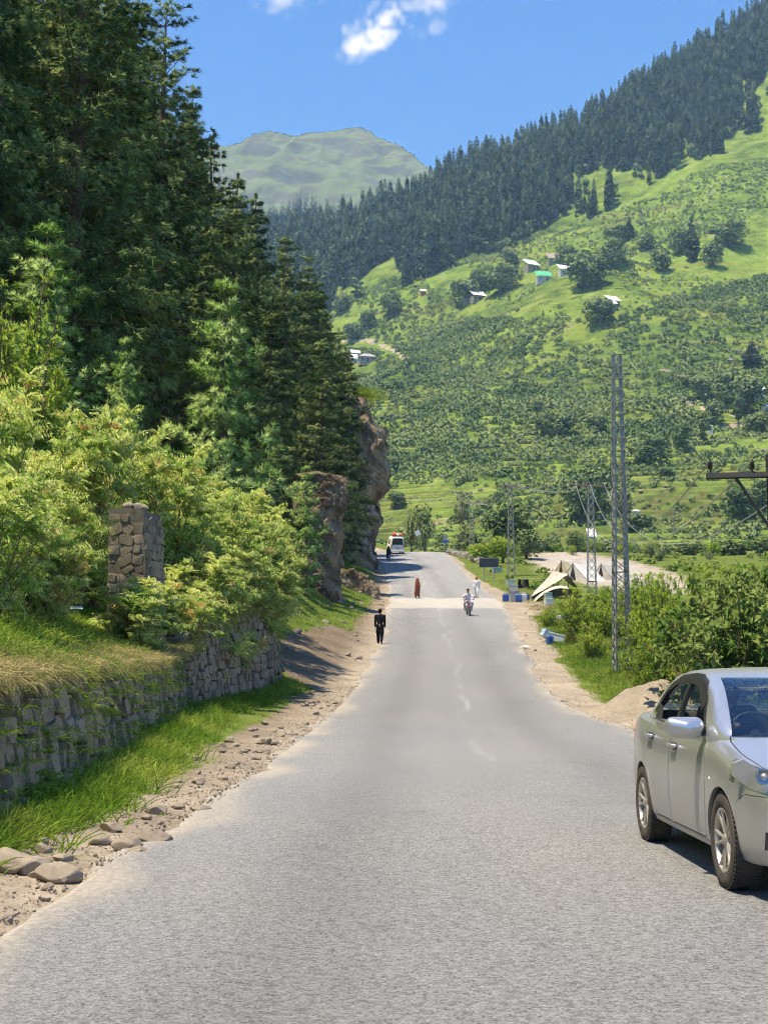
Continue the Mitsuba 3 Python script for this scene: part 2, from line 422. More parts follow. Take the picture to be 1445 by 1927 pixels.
mound = np.exp(-(((v[:, 0] - 6.85) / 1.2) ** 2 + ((v[:, 1] - 36.5) / 2.8) ** 2))
camp = np.exp(-(((v[:, 0] - 24) / 6.5) ** 2 + ((v[:, 1] - 158) / 34) ** 2))
grassy = grassy * (1 - np.clip(mound * 1.6 - 0.25, 0, 1)) * (1 - np.clip(camp * 2.5 - 0.3, 0, 1))
sandy = np.where(drr > -3, 0.85 + 0.6 * camp, np.clip(0.9 - dl * 0.5, 0.15, 0.8))
grassy = grassy * (1 - 0.9 * np.exp(-((v[:, 1] - 34) / 1.8) ** 2) * (np.abs(v[:, 0] + 4.6) < 1.0))
sandy = np.where((v[:, 1] > 31) & (v[:, 1] < 37) & (dl > 2.2), 0.0, sandy)
solo('ground', (v, q), 'mat_ground', 'grassy verges and bare sandy shoulders beside the road', 'ground', kind='structure', smooth=True, uv=np.stack([grassy, sandy], -1))

# road, laid over the ground
ry = steps((-14, 60, 0.35), (60, 130, 0.6), (130, 246, 1.0))
rt = np.concatenate([[0, 0.004, 0.012], np.linspace(0.03, 0.97, 21), [0.988, 0.996, 1]])
rl = _L(ry) + (meshkit.fbm(np.stack([ry * 0.7, ry * 0, ry * 0], -1), 4, 31) - 0.5) * 0.55
rr = _R(ry) + (meshkit.fbm(np.stack([ry * 0.7, ry * 0 + 5, ry * 0], -1), 4, 33) - 0.5) * 0.6
RX = rl[:, None] + (rr - rl)[:, None] * rt
RY = np.broadcast_to(ry[:, None], RX.shape)
edge = np.minimum(rt, 1 - rt)[None] * (rr - rl)[:, None]
lump = 0.02 * (meshkit.fbm(np.stack([RX / 2.5, RY / 5, RX * 0], -1), 3, 40) - 0.5)
RZ = _ZR(RY) + 0.012 + np.clip(edge / 0.1, 0, 1) * 0.012 - np.where(edge < 1e-6, 0.035, 0) + lump
k = np.arange((len(ry) - 1) * (len(rt) - 1)).reshape(len(ry) - 1, -1)
i, j = np.meshgrid(np.arange(len(ry) - 1), np.arange(len(rt) - 1), indexing='ij')
kk = i * len(rt) + j
rq = np.stack([kk, kk + 1, kk + len(rt) + 1, kk + len(rt)], -1).reshape(-1, 4)
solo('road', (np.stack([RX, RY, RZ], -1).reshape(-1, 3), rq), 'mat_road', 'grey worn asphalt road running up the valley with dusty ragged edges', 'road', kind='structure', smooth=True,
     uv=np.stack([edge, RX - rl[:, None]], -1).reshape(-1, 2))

# the mountainside across the valley
mx = steps((-420, -60, 12), (-60, 260, 2.2), (260, 460, 4), (460, 900, 10))
my = steps((200, 340, 4), (340, 700, 1.8), (700, 1250, 3.5), (1250, 1560, 7), (1560, 2100, 30))
mv, mq = grid(mx, my, H, lambda c: ~((c[:, 0] > NX0 + 8) & (c[:, 0] < NX1 - 8) & (c[:, 1] < NY1 - 6)))
nearby = (mv[:, 0] > NX0) & (mv[:, 0] < NX1) & (mv[:, 1] < NY1)
mv[nearby, 2] -= 0.5
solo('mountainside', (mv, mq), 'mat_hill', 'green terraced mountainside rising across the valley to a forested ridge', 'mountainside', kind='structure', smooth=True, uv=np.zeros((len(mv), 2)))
# deep ground below everything, out to the far edge of the valley
gx = steps((-3400, 3400, 200)); gy = steps((-1700, 5400, 200))
dv, dq = grid(gx, gy, lambda X, Y: np.where(np.abs(X) + np.abs(Y - 100) < 500, -6.0, -9.0) + 0 * X)
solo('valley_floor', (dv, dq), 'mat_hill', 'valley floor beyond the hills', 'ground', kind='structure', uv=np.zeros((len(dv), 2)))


def ridge(name, label, crest, foot, nu, nv, seed, amp, mat, backdrop=400):
    """a mountain as a curved sheet from its foot up over its crest and down behind; crest and foot are rows of points"""
    crest, foot = np.array(crest), np.array(foot)
    s = np.linspace(0, 1, nu)
    C = np.stack([PchipInterpolator(np.linspace(0, 1, len(crest)), crest[:, k])(s) for k in range(3)], -1)
    F = np.stack([PchipInterpolator(np.linspace(0, 1, len(foot)), foot[:, k])(s) for k in range(3)], -1)
    t = np.concatenate([np.linspace(0, 1, nv), 1 + np.linspace(0, 1, 12)[1:]])
    V = []
    for a in t:
        if a <= 1:
            q = F * (1 - a) + C * a
            q = q + np.array([0, 0, -0.10]) * (math.sin(math.pi * a) * (C - F)[:, 2:3])
        else:
            q = C + np.array([0, backdrop, -0.6 * backdrop]) * (a - 1) ** 1.2
        V.append(q)
    V = np.array(V)
    n = meshkit.fbm(V / amp[1], 6, seed) - 0.5
    r = np.abs(meshkit.fbm(V / (amp[1] * 0.8) + 7, 5, seed + 3) - 0.5) * 2
    V[..., 2] += (n + 0.3 - r) * amp[0] * np.clip(np.array(t) * 3, 0.1, 1)[:, None] * np.where(np.array(t) > 0.97, 0.35, 1)[:, None]
    V[..., 1] += n * amp[0] * 0.8
    fine = np.abs(meshkit.fbm(V / (amp[1] * 0.22) + 3, 4, seed + 5) - 0.5)
    V[..., 2] -= fine * amp[0] * 0.75 * np.clip(np.array(t) * 3, 0.1, 1)[:, None]
    i, j = np.meshgrid(np.arange(len(t) - 1), np.arange(nu - 1), indexing='ij')
    k = i * nu + j
    q = np.stack([k, k + 1, k + nu + 1, k + nu], -1).reshape(-1, 4)
    v = V.reshape(-1, 3)
    solo(name, (v, q), mat, label, 'mountain', kind='structure', smooth=True)
    return V[:nv]


FARM = ridge('far_mountain', 'pale green bare mountain at the head of the valley',
             [P(*r) for r in [(250, 330, 3000), (400, 272, 3000), (450, 270, 3000), (490, 250, 3050), (570, 251, 3100), (640, 248, 3100), (672, 243, 3120), (710, 258, 3100), (760, 282, 3050), (820, 318, 3000), (900, 380, 3000), (1000, 450, 3000), (1100, 500, 3000)]],
             [P(*r) for r in [(250, 640, 2200), (400, 600, 2200), (500, 560, 2200), (600, 520, 2200), (700, 520, 2200), (800, 560, 2200), (950, 600, 2250), (1100, 640, 2300)]],
             420, 210, 50, (95, 420), 'mat_far')
diffuse('mat_forest_floor', forest_floor)
BLUE = ridge('forest_ridge', 'dark blue-green forested ridge below the far mountain',
             [P(*r) for r in [(250, 300, 1900), (380, 340, 1900), (440, 362, 1900), (500, 392, 1880), (540, 398, 1880), (590, 392, 1880), (640, 405, 1870), (680, 425, 1850), (760, 470, 1830), (850, 520, 1800)]],
             [P(*r) for r in [(250, 700, 1500), (400, 680, 1500), (500, 640, 1500), (600, 620, 1500), (700, 620, 1500), (850, 640, 1500)]],
             110, 50, 60, (35, 160), 'mat_forest_floor')

# ------------------------------------------------------------------ vegetation: materials
def green(a, b, scale, fine, k=0.5):
    def fn(p, n, uv):
        f = fbm(p.x * scale, p.y * scale, p.z * scale, 3)
        r = cell(p.x * fine, p.y * fine, p.z * fine)
        return mix(mi.Color3f(a), mi.Color3f(b), sstep(0.3, 0.7, f)) * (1 - k / 2 + k * r)
    return fn


diffuse('mat_pine', green((0.040, 0.082, 0.020), (0.235, 0.295, 0.095), 0.65, 9, 0.8))
diffuse('mat_young_pine', green((0.14, 0.26, 0.055), (0.35, 0.46, 0.15), 1.2, 14, 0.6))
diffuse('mat_conifer', green((0.038, 0.078, 0.036), (0.185, 0.240, 0.120), 0.13, 0.9, 0.7))
diffuse('mat_blue_conifer', green((0.030, 0.055, 0.034), (0.05, 0.075, 0.045), 0.05, 0.5, 0.7))
diffuse('mat_hill_shrub', green((0.090, 0.145, 0.055), (0.200, 0.255, 0.100), 0.05, 2.0, 0.5))
diffuse('mat_hill_tree', green((0.090, 0.145, 0.055), (0.210, 0.265, 0.110), 0.10, 1.6, 0.7))
diffuse('mat_flat_shrub', green((0.10, 0.17, 0.035), (0.20, 0.27, 0.06), 0.25, 3.0, 0.6))
diffuse('mat_bark', green((0.10, 0.075, 0.055), (0.16, 0.125, 0.095), 2.0, 12, 0.6))
diffuse('mat_twig', green((0.13, 0.095, 0.06), (0.19, 0.14, 0.09), 2.0, 12, 0.5))


def frond_color(p, n, uv):
    f = fbm(p.x * 0.55, p.y * 0.55, p.z * 0.9, 3)
    r = cell(p.x * 3.1, p.y * 3.1, p.z * 3.1)
    r2 = cell(p.x * 17, p.y * 17, p.z * 17)
    c = mix(mi.Color3f(0.19, 0.32, 0.05), mi.Color3f(0.52, 0.58, 0.16), sstep(0.25, 0.75, f * 0.7 + r * 0.35))
    c = mix(c, mi.Color3f(0.40, 0.17, 0.07), sstep(0.94, 0.97, r) * 0.65)
    c = mix(c, mi.Color3f(0.72, 0.70, 0.36), sstep(0.55, 0.9, cell(p.x * 7.3, p.y * 7.3, p.z * 7.3)) * 0.45)
    return c * (0.7 + 0.6 * r2)


leafmat('mat_frond', frond_color, 0.85)
leafmat('mat_walnut_leaf', green((0.12, 0.21, 0.045), (0.28, 0.36, 0.11), 1.2, 9, 0.6), 0.8, 0.36)
leafmat('mat_bush_leaf', green((0.17, 0.30, 0.035), (0.36, 0.44, 0.07), 1.0, 8, 0.6), 0.9)
leafmat('mat_dark_leaf', green((0.05, 0.085, 0.025), (0.11, 0.15, 0.05), 0.7, 5, 0.6), 0.6)


def grass_color(p, n, uv):
    f = fbm(p.x * 0.5, p.y * 0.5, 0, 3)
    r = cell(p.x * 15, p.y * 15, 0)
    return mix(mi.Color3f(0.15, 0.26, 0.03), mi.Color3f(0.32, 0.40, 0.07), sstep(0.3, 0.7, f)) * (0.55 + 0.9 * r)


def dry_color(p, n, uv):
    f = fbm(p.x * 0.7, p.y * 0.7, 3, 3)
    r = cell(p.x * 15, p.y * 15, 0)
    return mix(mi.Color3f(0.22, 0.27, 0.06), mi.Color3f(0.42, 0.36, 0.16), sstep(0.3, 0.6, f)) * (0.65 + 0.7 * r)


leafmat('mat_grass', grass_color, 0.8)
leafmat('mat_dry_grass', dry_color, 0.7)


# ------------------------------------------------------------------ vegetation: builders
def strips(base, dirs, length, width, rng, droop=0.0, n=1):
    """needles or blades: one triangle each (n = 1) or a bent blade of n segments"""
    k = len(base)
    d = unit(dirs)
    side = unit(np.cross(d, rng.normal(size=(k, 3))))
    L, W = np.broadcast_to(length, k)[:, None], np.broadcast_to(width, k)[:, None]
    if n == 1:
        v = np.stack([base - side * W / 2, base + side * W / 2, base + d * L + np.array([0, 0, -1.0]) * droop * L], 1)
        return v.reshape(-1, 3), np.arange(3 * k).reshape(-1, 3)
    rows = []
    for i in range(n):
        t = i / n
        c = base + d * L * t + np.array([0, 0, -1.0]) * droop * L * t * t
        w = W * (1 - 0.75 * t * t) / 2
        rows += [c - side * w, c + side * w]
    rows.append(base + d * L + np.array([0, 0, -1.0]) * droop * L)
    v = np.stack(rows, 1)
    f = []
    for i in range(n - 1):
        f += [[2 * i, 2 * i + 1, 2 * i + 3], [2 * i, 2 * i + 3, 2 * i + 2]]
    f.append([2 * n - 2, 2 * n - 1, 2 * n])
    F = np.array(f)[None] + (np.arange(k) * (2 * n + 1))[:, None, None]
    return v.reshape(-1, 3), F.reshape(-1, 3)


def leaves(base, dirs, length, width, rng, fold=0.25, roll=0.7):
    """pointed oval leaves folded along the midrib, four triangles each"""
    k = len(base)
    M = frames(dirs, rng, roll)
    s = np.broadcast_to(length, k)[:, None, None]
    wr = width
    v = np.array([[0, 0, 0], [-wr / 2, 0.38, fold * wr], [0, 0.42, 0], [wr / 2, 0.38, fold * wr], [0, 1, -0.10]])
    f = np.array([[0, 2, 1], [0, 3, 2], [1, 2, 4], [2, 3, 4]])
    return spread(v, f, M * s, base)


def frond_mesh(rng, length=0.6, pairs=9, leaflet=0.12, droop=0.35):
    """a feathered leaf: a bent rachis with pairs of leaflets and one at the tip"""
    t = np.linspace(0.18, 1, pairs)
    y = t * length * (1 - 0.12 * droop * t); z = 0.30 * length * t - (0.30 + droop) * length * t * t
    b = np.stack([y * 0, y, z], -1)
    tang = unit(np.gradient(b, axis=0))
    size = leaflet * (0.75 + 0.5 * np.sin(math.pi * np.clip(t * 0.95, 0, 1)))
    B, D, S = [], [], []
    for s in (-1, 1):
        d = tang * 0.45 + np.array([s * 0.9, 0, -0.12]) + rng.normal(size=(pairs, 3)) * 0.08
        B.append(b); D.append(d); S.append(size)
    B.append(b[-1:]); D.append(tang[-1:]); S.append(size[-1:])
    B, D, S = np.vstack(B), unit(np.vstack(D)), np.concatenate(S)
    up = np.tile([0, 0, 1.0], (len(B), 1))
    sd = unit(np.cross(D, up)) * (S * 0.19)[:, None]
    mid = B + D * (S * 0.45)[:, None] + np.array([0, 0, 0.01])
    v = np.stack([B, mid - sd, B + D * S[:, None] + np.array([0, 0, -0.012]), mid + sd], 1).reshape(-1, 3)
    f = np.concatenate([np.array([[0, 1, 2], [0, 2, 3]])[None] + 4 * k for k in range(len(B))]).reshape(-1, 3)
    rv, rf = tube(np.vstack([[0, 0, 0], b]), np.linspace(0.006, 0.002, pairs + 1), 3)
    return np.vstack([v, rv]), np.vstack([f, rf + len(v)])


def pine_proto(seed, height, radius, whorls, tufts, needles_n, nl, nw, base=0.10, droop=0.25, power=0.85, ragged=0.3, top_up=0.5):
    rng = np.random.default_rng(seed)
    wood = MB()
    bend = rng.normal(size=2) * 0.012 * height
    zz = np.linspace(-0.6, height, 14)
    axis = lambda z: np.array([bend[0] * math.sin(2.2 * z / height), bend[1] * math.sin(2.6 * z / height), z])
    tr = 0.016 * height
    wood.tube([axis(z) for z in zz], tr * np.clip(1 - zz / height, 0, 1) ** 0.8 + 0.012, 8)
    tb, td = [], []
    for w in range(whorls):
        t = base + (1 - base) * ((w + rng.uniform(-.4, .4)) / whorls)
        t = min(max(t, base), 0.985)
        z = t * height
        gap = rng.uniform(1 - ragged, 1 + ragged * 0.4)
        prof = radius * (1 - t) ** power * min(1, 0.55 + (t - base) * 2.5) * gap
        nb = int(rng.integers(7, 10)) if tufts in (31, 30) else int(rng.integers(4, 7))
        az0 = rng.uniform(0, 6.3)
        for b in range(nb):
            az = az0 + b * 2 * math.pi / nb + rng.uniform(-.35, .35)
            ln = max(0.25, prof * rng.uniform(0.65, 1.15)) + 0.15
            rise = (0.15 + top_up * t) * rng.uniform(0.6, 1.3)
            dr_ = droop * (1.15 - t) * rng.uniform(0.5, 1.5)
            s = np.linspace(0, 1, 6)
            rad = np.array([math.cos(az), math.sin(az), 0]); lat = np.array([-math.sin(az), math.cos(az), 0])
            zc = ln * (rise * s - (dr_ + rise * 0.5) * s ** 2 + 0.16 * s ** 4)
            pts = axis(z) + rad * (ln * s)[:, None] + np.array([0, 0, 1.0]) * zc[:, None]
            wood.tube(pts, 0.004 * ln + 0.02 * (1 - s) * ln / 3 + 0.004, 3, cap=False)
            k = max(3, int(tufts * ln / radius * rng.uniform(0.8, 1.2)))
            u = 1 - rng.uniform(0, 0.86, k) ** 1.2
            wd = 0.30 * ln * np.sin(math.pi * np.clip(u * 0.8 + 0.12, 0, 1))
            off = rng.uniform(-1, 1, k)
            i = np.clip((u * 5).astype(int), 0, 4); fr = (u * 5 - i)[:, None]
            c = pts[i] * (1 - fr) + pts[i + 1] * fr
            p = c + lat * (off * wd)[:, None] - rad * (np.abs(off) * wd * 0.25)[:, None] + np.array([0, 0, 1.0]) * (rng.normal(size=k) * 0.05 * ln * 0.5 - np.abs(off) * wd * 0.12)[:, None]
            tip = unit(pts[i + 1] - pts[i]) + lat * (off * 0.8)[:, None] + np.array([0, 0, (0.3 if tufts >= 26 and tufts != 31 else -0.45) + 0.7 * t])
            tb.append(p); td.append(unit(tip))
    for q in range(6):
        tb.append(np.array([axis(height * (0.985 + 0.003 * q))])); td.append(np.array([[rng.normal() * .3, rng.normal() * .3, 1.0]]))
    tb, td = np.vstack(tb), np.vstack(td)
    k = len(tb)
    B = np.repeat(tb, needles_n, 0); D = np.repeat(td, needles_n, 0)
    D = unit(D * rng.uniform(0.5, 1.2, (len(B), 1)) + unit(rng.normal(size=B.shape)) * 0.62)
    v, f = strips(B + D * 0.02, D, nl * rng.uniform(0.7, 1.25, len(B)), nw, rng, droop=0.34)
    out = unit(B * [1, 1, 0] + rng.normal(size=B.shape) * 0.1) * 0.7 + [0, 0, 0.75] + unit(D) * 0.8 + rng.normal(size=B.shape) * 0.35
    return (v, f, np.repeat(unit(out), 3, 0)), wood.mesh()


def blob_tree(seed, height, radius, lobes, n, leaf, trunk=0.12, spread_=0.75, low=0.25):
    """a broad-leaved crown of several uneven lobes filled with leaf clumps, on a forked trunk"""
    rng = np.random.default_rng(seed)
    wood = MB()
    wood.tube([[0, 0, -0.5], [0.02 * height, 0, 0.2 * height], [0, 0.02 * height, 0.5 * height], [0, 0, 0.8 * height]], np.array([1.25, 1, 0.7, 0.2]) * trunk * radius * 0.6, 6)
    V, F, N, m = [], [], [], 0
    for l in range(lobes):
        a, t = rng.uniform(0, 6.3), rng.uniform(low + 0.12, 0.86)
        rr = radius * spread_ * (1.15 - abs(t - 0.5) * 1.3) * rng.uniform(0.35, 0.8)
        c = np.array([math.cos(a) * rr, math.sin(a) * rr, t * height])
        s = radius * rng.uniform(0.32, 0.55) * np.array([1, 1, 0.85])
        wood.tube([[0, 0, (t * 0.55 + 0.1) * height], c * [0.5, 0.5, 0.9], c], np.array([0.5, 0.35, 0.1]) * trunk * radius * 0.5, 4, cap=False)
        k = n // lobes
        d = unit(rng.normal(size=(k, 3)))
        r = rng.uniform(0.55, 1.08, k) ** 0.6
        p = c + d * r[:, None] * s * (0.8 + 0.4 * meshkit.noise(d * 2.5 + l, seed))[:, None]
        p[:, 2] = np.maximum(p[:, 2], low * height * 0.8)
        o = unit(d + np.array([0, 0, 0.15]) + rng.normal(size=(k, 3)) * 0.45)
        sz = leaf * rng.uniform(0.6, 1.3, k)
        side = unit(np.cross(o, rng.normal(size=(k, 3)))); fw = np.cross(side, o)
        v = np.stack([p - side * sz[:, None] * .5, p + fw * sz[:, None] * .3, p + side * sz[:, None] * .5, p - fw * sz[:, None] * .3 - o * sz[:, None] * .15], 1).reshape(-1, 3)
        f = (np.array([[0, 1, 2], [0, 2, 3]])[None] + 4 * np.arange(k)[:, None, None]).reshape(-1, 3)
        V.append(v); F.append(f + m); m += len(v)
        N.append(np.repeat(unit(d + unit(c - [0, 0, 0.4 * height]) * 0.5 + [0, 0, 0.25] + rng.normal(size=(k, 3)) * 0.4), 4, 0))
    return (np.vstack(V), np.vstack(F), np.vstack(N)), wood.mesh()


def conifer_small(seed, n, height=25.0, radius=3.6, power=0.75, low=0.10):
    """a far-off fir: drooping branch fans round a stem"""
    rng = np.random.default_rng(seed)
    t = low + (1 - low) * rng.uniform(0, 1, n) ** 1.15
    gap = 0.65 + 0.5 * meshkit.noise(np.stack([t * 9, t * 0 + seed, t * 0], -1), seed)
    a = rng.uniform(0, 6.3, n)
    lob = 0.75 + 0.5 * meshkit.noise(np.stack([np.cos(a) * 1.5 + 5, np.sin(a) * 1.5 + 5, t * 6], -1), seed + 1)
    ln = radius * (1 - t) ** power * gap * lob * np.minimum(1, 0.6 + (t - low) * 3) + 0.25
    r0 = ln * rng.uniform(0.0, 0.45, n)
    rad = np.stack([np.cos(a), np.sin(a), a * 0], -1); lat = np.stack([-np.sin(a), np.cos(a), a * 0], -1)
    z = np.stack([t * 0, t * 0, t * height], -1)
    w = (0.34 * ln + 0.3)[:, None]
    base = z + rad * r0[:, None] + np.array([0, 0, 0.35])
    tip = z + rad * ln[:, None] - np.array([0, 0, 1.0]) * (ln * rng.uniform(0.15, 0.55, n))[:, None]
    mid = (base + tip) / 2 + np.array([0, 0, 0.25])
    v = np.stack([base, mid - lat * w, tip, mid + lat * w], 1).reshape(-1, 3)
    f = (np.array([[0, 1, 2], [0, 2, 3]])[None] + 4 * np.arange(n)[:, None, None]).reshape(-1, 3)
    wood = MB().tube([[0, 0, -1.5], [0, 0, height * 0.6], [0, 0, height]], [0.42, 0.25, 0.03], 5)
    out = rad * 0.7 + [0, 0, 0.75] + rng.normal(size=rad.shape) * 0.35
    return (v, f, np.repeat(unit(out), 4, 0)), wood.mesh()


def shrub_small(seed, n, r=1.4, leaf=0.75):
    rng = np.random.default_rng(seed)
    d = unit(rng.normal(size=(n, 3))); d[:, 2] = np.abs(d[:, 2]) * 1.0 - 0.15
    rr = r * (0.55 + 0.65 * meshkit.noise(d * 2.2 + seed, seed)) * rng.uniform(0.7, 1.1, n)
    p = d * rr[:, None] * [1, 1, 1.05] + [0, 0, 0.25 * r]
    o = unit(d + rng.normal(size=(n, 3)) * 0.5)
    sz = (leaf * rng.uniform(0.6, 1.3, n))[:, None]
    side = unit(np.cross(o, rng.normal(size=(n, 3)))); fw = np.cross(side, o)
    v = np.stack([p - side * sz * .5, p + fw * sz * .35, p + side * sz * .5, p - fw * sz * .35], 1).reshape(-1, 3)
    f = (np.array([[0, 1, 2], [0, 2, 3]])[None] + 4 * np.arange(n)[:, None, None]).reshape(-1, 3)
    return v, f, np.repeat(unit(d + [0, 0, 0.35] + rng.normal(size=(n, 3)) * 0.4), 4, 0)


def group2(name, crown, wood, mat, wmat='mat_bark', csmooth=False):
    scene[name] = {'type': 'shapegroup', 'trunk': mikit.ply(wood, wmat, smooth=40), 'crown': foliage(crown[:2], crown[2], mat) if len(crown) == 3 else mikit.ply(crown, mat)}


def put(key, grp, loc, rz=0.0, s=1.0, lean=(0, 0)):
    s = (s, s, s) if np.isscalar(s) else s
    M = T().translate([float(a) for a in loc]).rotate([1, 0, 0], lean[0]).rotate([0, 1, 0], lean[1]).rotate([0, 0, 1], float(rz)).scale([float(a) for a in s])
    scene[key] = {'type': 'instance', 'to_world': M, 'g': {'type': 'ref', 'id': grp}}


def hit(u, v, d0=20.0, d1=2200.0):
    """where the sight line through a pixel of the photograph meets the land"""
    D = d0 * (d1 / d0) ** np.linspace(0, 1, 700)
    q = P(u, v, 1.0) - [0, 0, EYE]
    pts = np.array([0, 0, EYE]) + q * D[:, None]
    below = pts[:, 2] < H(pts[:, 0], pts[:, 1])
    i = int(np.argmax(below)) if below.any() else 699
    i = max(i, 1)
    lo, hi = D[i - 1], D[i]
    for _ in range(18):
        m = (lo + hi) / 2
        a = np.array([0, 0, EYE]) + q * m
        if a[2] < h(a[0], a[1]): hi = m
        else: lo = m
    a = np.array([0, 0, EYE]) + q * hi
    a[2] = h(a[0], a[1])
    return a


def px(p):
    """pixel of the photograph at which world points stand"""
    p = np.asarray(p, float) - [0, 0, EYE]
    c, s = math.cos(PITCH), math.sin(PITCH)
    fw, upw = p[..., 1] * c + p[..., 2] * s, p[..., 2] * c - p[..., 1] * s
    return np.stack([722.5 + FPX * p[..., 0] / fw, 963.5 - FPX * upw / fw], -1)


# ------------------------------------------------------------------ the pine wood on the left bank
for i, (hh, rr, wh, rg, bs, pw) in enumerate([(25, 5.2, 36, 0.40, 0.04, 0.72), (25, 4.8, 38, 0.40, 0.03, 0.80), (25, 5.6, 34, 0.45, 0.06, 0.68), (25, 4.5, 38, 0.40, 0.04, 0.75)]):
    c, w = pine_proto(100 + i, hh, rr, wh, 31, 17, 0.34, 0.058, base=bs, ragged=rg, power=pw, droop=0.35)
    group2(f'pine_kind_{i}', c, w, 'mat_pine')
c, w = pine_proto(120, 25, 3.3, 26, 26, 12, 0.34, 0.05, base=0.30, ragged=0.6, power=0.35, droop=0.12)
group2('pine_kind_4', c, w, 'mat_pine')

PINES = [  # u of the trunk, metres ahead, v of the top, kind
    (-70, 50, -330, 0), (40, 52, -260, 1), (140, 57, -200, 2), (-20, 62, -210, 3), (75, 66, -190, 0), (190, 68, -90, 1), (245, 74, -45, 3),
    (322, 86, 8, 4), (140, 80, -120, 2), (20, 82, -120, 1), (215, 90, 0, 0), (290, 92, 90, 2), (352, 95, 165, 1), (95, 100, -60, 3), (170, 104, 20, 1),
    (262, 106, 110, 0), (330, 108, 200, 3), (398, 104, 262, 2), (438, 112, 325, 0), (380, 120, 300, 1), (300, 122, 210, 2), (488, 122, 365, 3),
    (225, 126, 150, 0), (430, 130, 370, 1), (520, 132, 440, 2), (556, 140, 480, 1), (480, 142, 430, 0), (585, 148, 520, 3), (528, 150, 480, 2),
    (612, 158, 575, 0), (560, 164, 530, 1), (638, 170, 620, 2), (655, 180, 655, 3), (600, 176, 590, 1), (350, 140, 290, 3), (640, 140, 660, 1), (420, 150, 380, 2), (150, 130, 60, 0), (60, 120, 0, 2),
    (-90, 75, -250, 2), (-60, 95, -200, 1), (500, 100, 560, 3), (450, 86, 520, 1), (380, 74, 470, 0), (590, 118, 640, 2)]
rng = np.random.default_rng(11)
for k, (u, D, vt, kind) in enumerate(PINES):
    top = P(u, vt, D)
    x = top[0]; z0 = h(x, D) - 0.3
    H0 = max(top[2] - z0, 6)
    wid = min(max(H0 / 25, 0.75), 1.15) * rng.uniform(0.9, 1.15)
    edge = [(352, 95), (398, 104), (438, 112), (488, 122), (520, 132), (556, 140), (585, 148), (612, 158), (638, 170), (655, 180)]
    if (u, D) in edge:
        lab, grp = 'dark pine on the sloping right-hand edge of the wood, ' + 'first second third fourth fifth sixth seventh eighth ninth last'.split()[edge.index((u, D))] + ' one down from the top', None
    elif kind == 4:
        lab, grp = 'tall bare-stemmed pine with a tufted top standing out against the sky', None
    else:
        lab, grp = 'tall dense dark blue-green pine in the wood on the left bank', 'pines of the wood on the left bank'
    key = thing('pine_tree', lab, 'tree', grp)
    put(key, f'pine_kind_{kind}', (x, D, z0), rng.uniform(0, 360), (wid, wid, H0 / 25), (rng.uniform(-1.5, 1.5), rng.uniform(-1.0, 2.5)))

# the young pines in front of the wood
c, w = pine_proto(131, 10, 3.1, 20, 30, 20, 0.30, 0.028, base=0.05, ragged=0.35, power=0.75, droop=0.05, top_up=0.9)
cs, ws = foliage(c[:2], c[2], 'mat_young_pine'), mikit.ply(w, 'mat_bark', smooth=40)
for (u, D, vt, wd, lab) in [(428, 53, 535, 0.98, 'bright green young pine with long needles in front of the dark wood'),
                            (95, 40, 430, 0.8, 'pale young pine at the left picture edge below the tall pines'),
                            (235, 48, 640, 0.45, 'small young pine half hidden between the tall pines and the feathery bushes'),
                            (575, 84, 880, 0.62, 'low spreading young pine beside the split rock')]:
    top = P(u, vt, D); z0 = h(top[0], D) - 0.2; s = (top[2] - z0) / 10
    key = thing('young_pine', lab, 'tree')
    M = T().translate([top[0], D, z0]).rotate([0, 0, 1], float(u)).scale([wd, wd, s])
    piece('crown', cs, key, M); piece('trunk', ws, key, M)

# ------------------------------------------------------------------ feathery bushes on the bank
def frond_shrub(seed, height, stems, fronds, radius):
    rng = np.random.default_rng(seed)
    wood = MB(); B, D = [], []
    for s in range(stems):
        a, r = rng.uniform(0, 6.3), radius * rng.uniform(0.1, 1.0)
        hh = height * rng.uniform(0.55, 1.05) * (1 - 0.35 * (r / radius) ** 2)
        t = np.linspace(0, 1, 6)
        pts = np.stack([math.cos(a) * r * t ** 1.3 + 0.08 * np.sin(5 * t + s), math.sin(a) * r * t ** 1.3, -0.3 + (hh + 0.3) * t], -1)
        wood.tube(pts, 0.030 * (1 - 0.8 * t), 4, cap=False)
        k = int(fronds / stems)
        u = np.concatenate([np.ones(k // 2) - rng.uniform(0, 0.06, k // 2), rng.uniform(0.25, 0.97, k - k // 2)])
        i = np.clip((u * 5).astype(int), 0, 4); fr = (u * 5 - i)[:, None]
        b = pts[i] * (1 - fr) + pts[i + 1] * fr
        az = rng.uniform(0, 6.3, k)
        d = np.stack([np.cos(az), np.sin(az), rng.uniform(0.05, 0.7, k) + 0.5 * (u > 0.92)], -1)
        B.append(b); D.append(d)
    B, D = np.vstack(B), np.vstack(D)
    fm = [frond_mesh(rng, ln, 8, lf, dr_) for dr_, ln, lf in ((0.15, 0.36, 0.10), (0.35, 0.44, 0.115), (0.6, 0.50, 0.12))]
    V, F, m = [], [], 0
    pick = rng.integers(0, 3, len(B))
    for q in range(3):
        sel = pick == q
        M = frames(D[sel], rng, 1.5) * rng.uniform(0.6, 1.25, (sel.sum(), 1, 1))
        v, f = spread(*fm[q], M, B[sel])
        V.append(v); F.append(f + m); m += len(v)
    V = np.vstack(V)
    N = unit(V - [0, 0, height * 0.35]) * 0.75 + [0, 0, 0.55] + np.repeat(rng.normal(size=(len(V) // 4 + 1, 3)), 4, 0)[:len(V)] * 0.45
    return (V, np.vstack(F), N), wood.mesh()


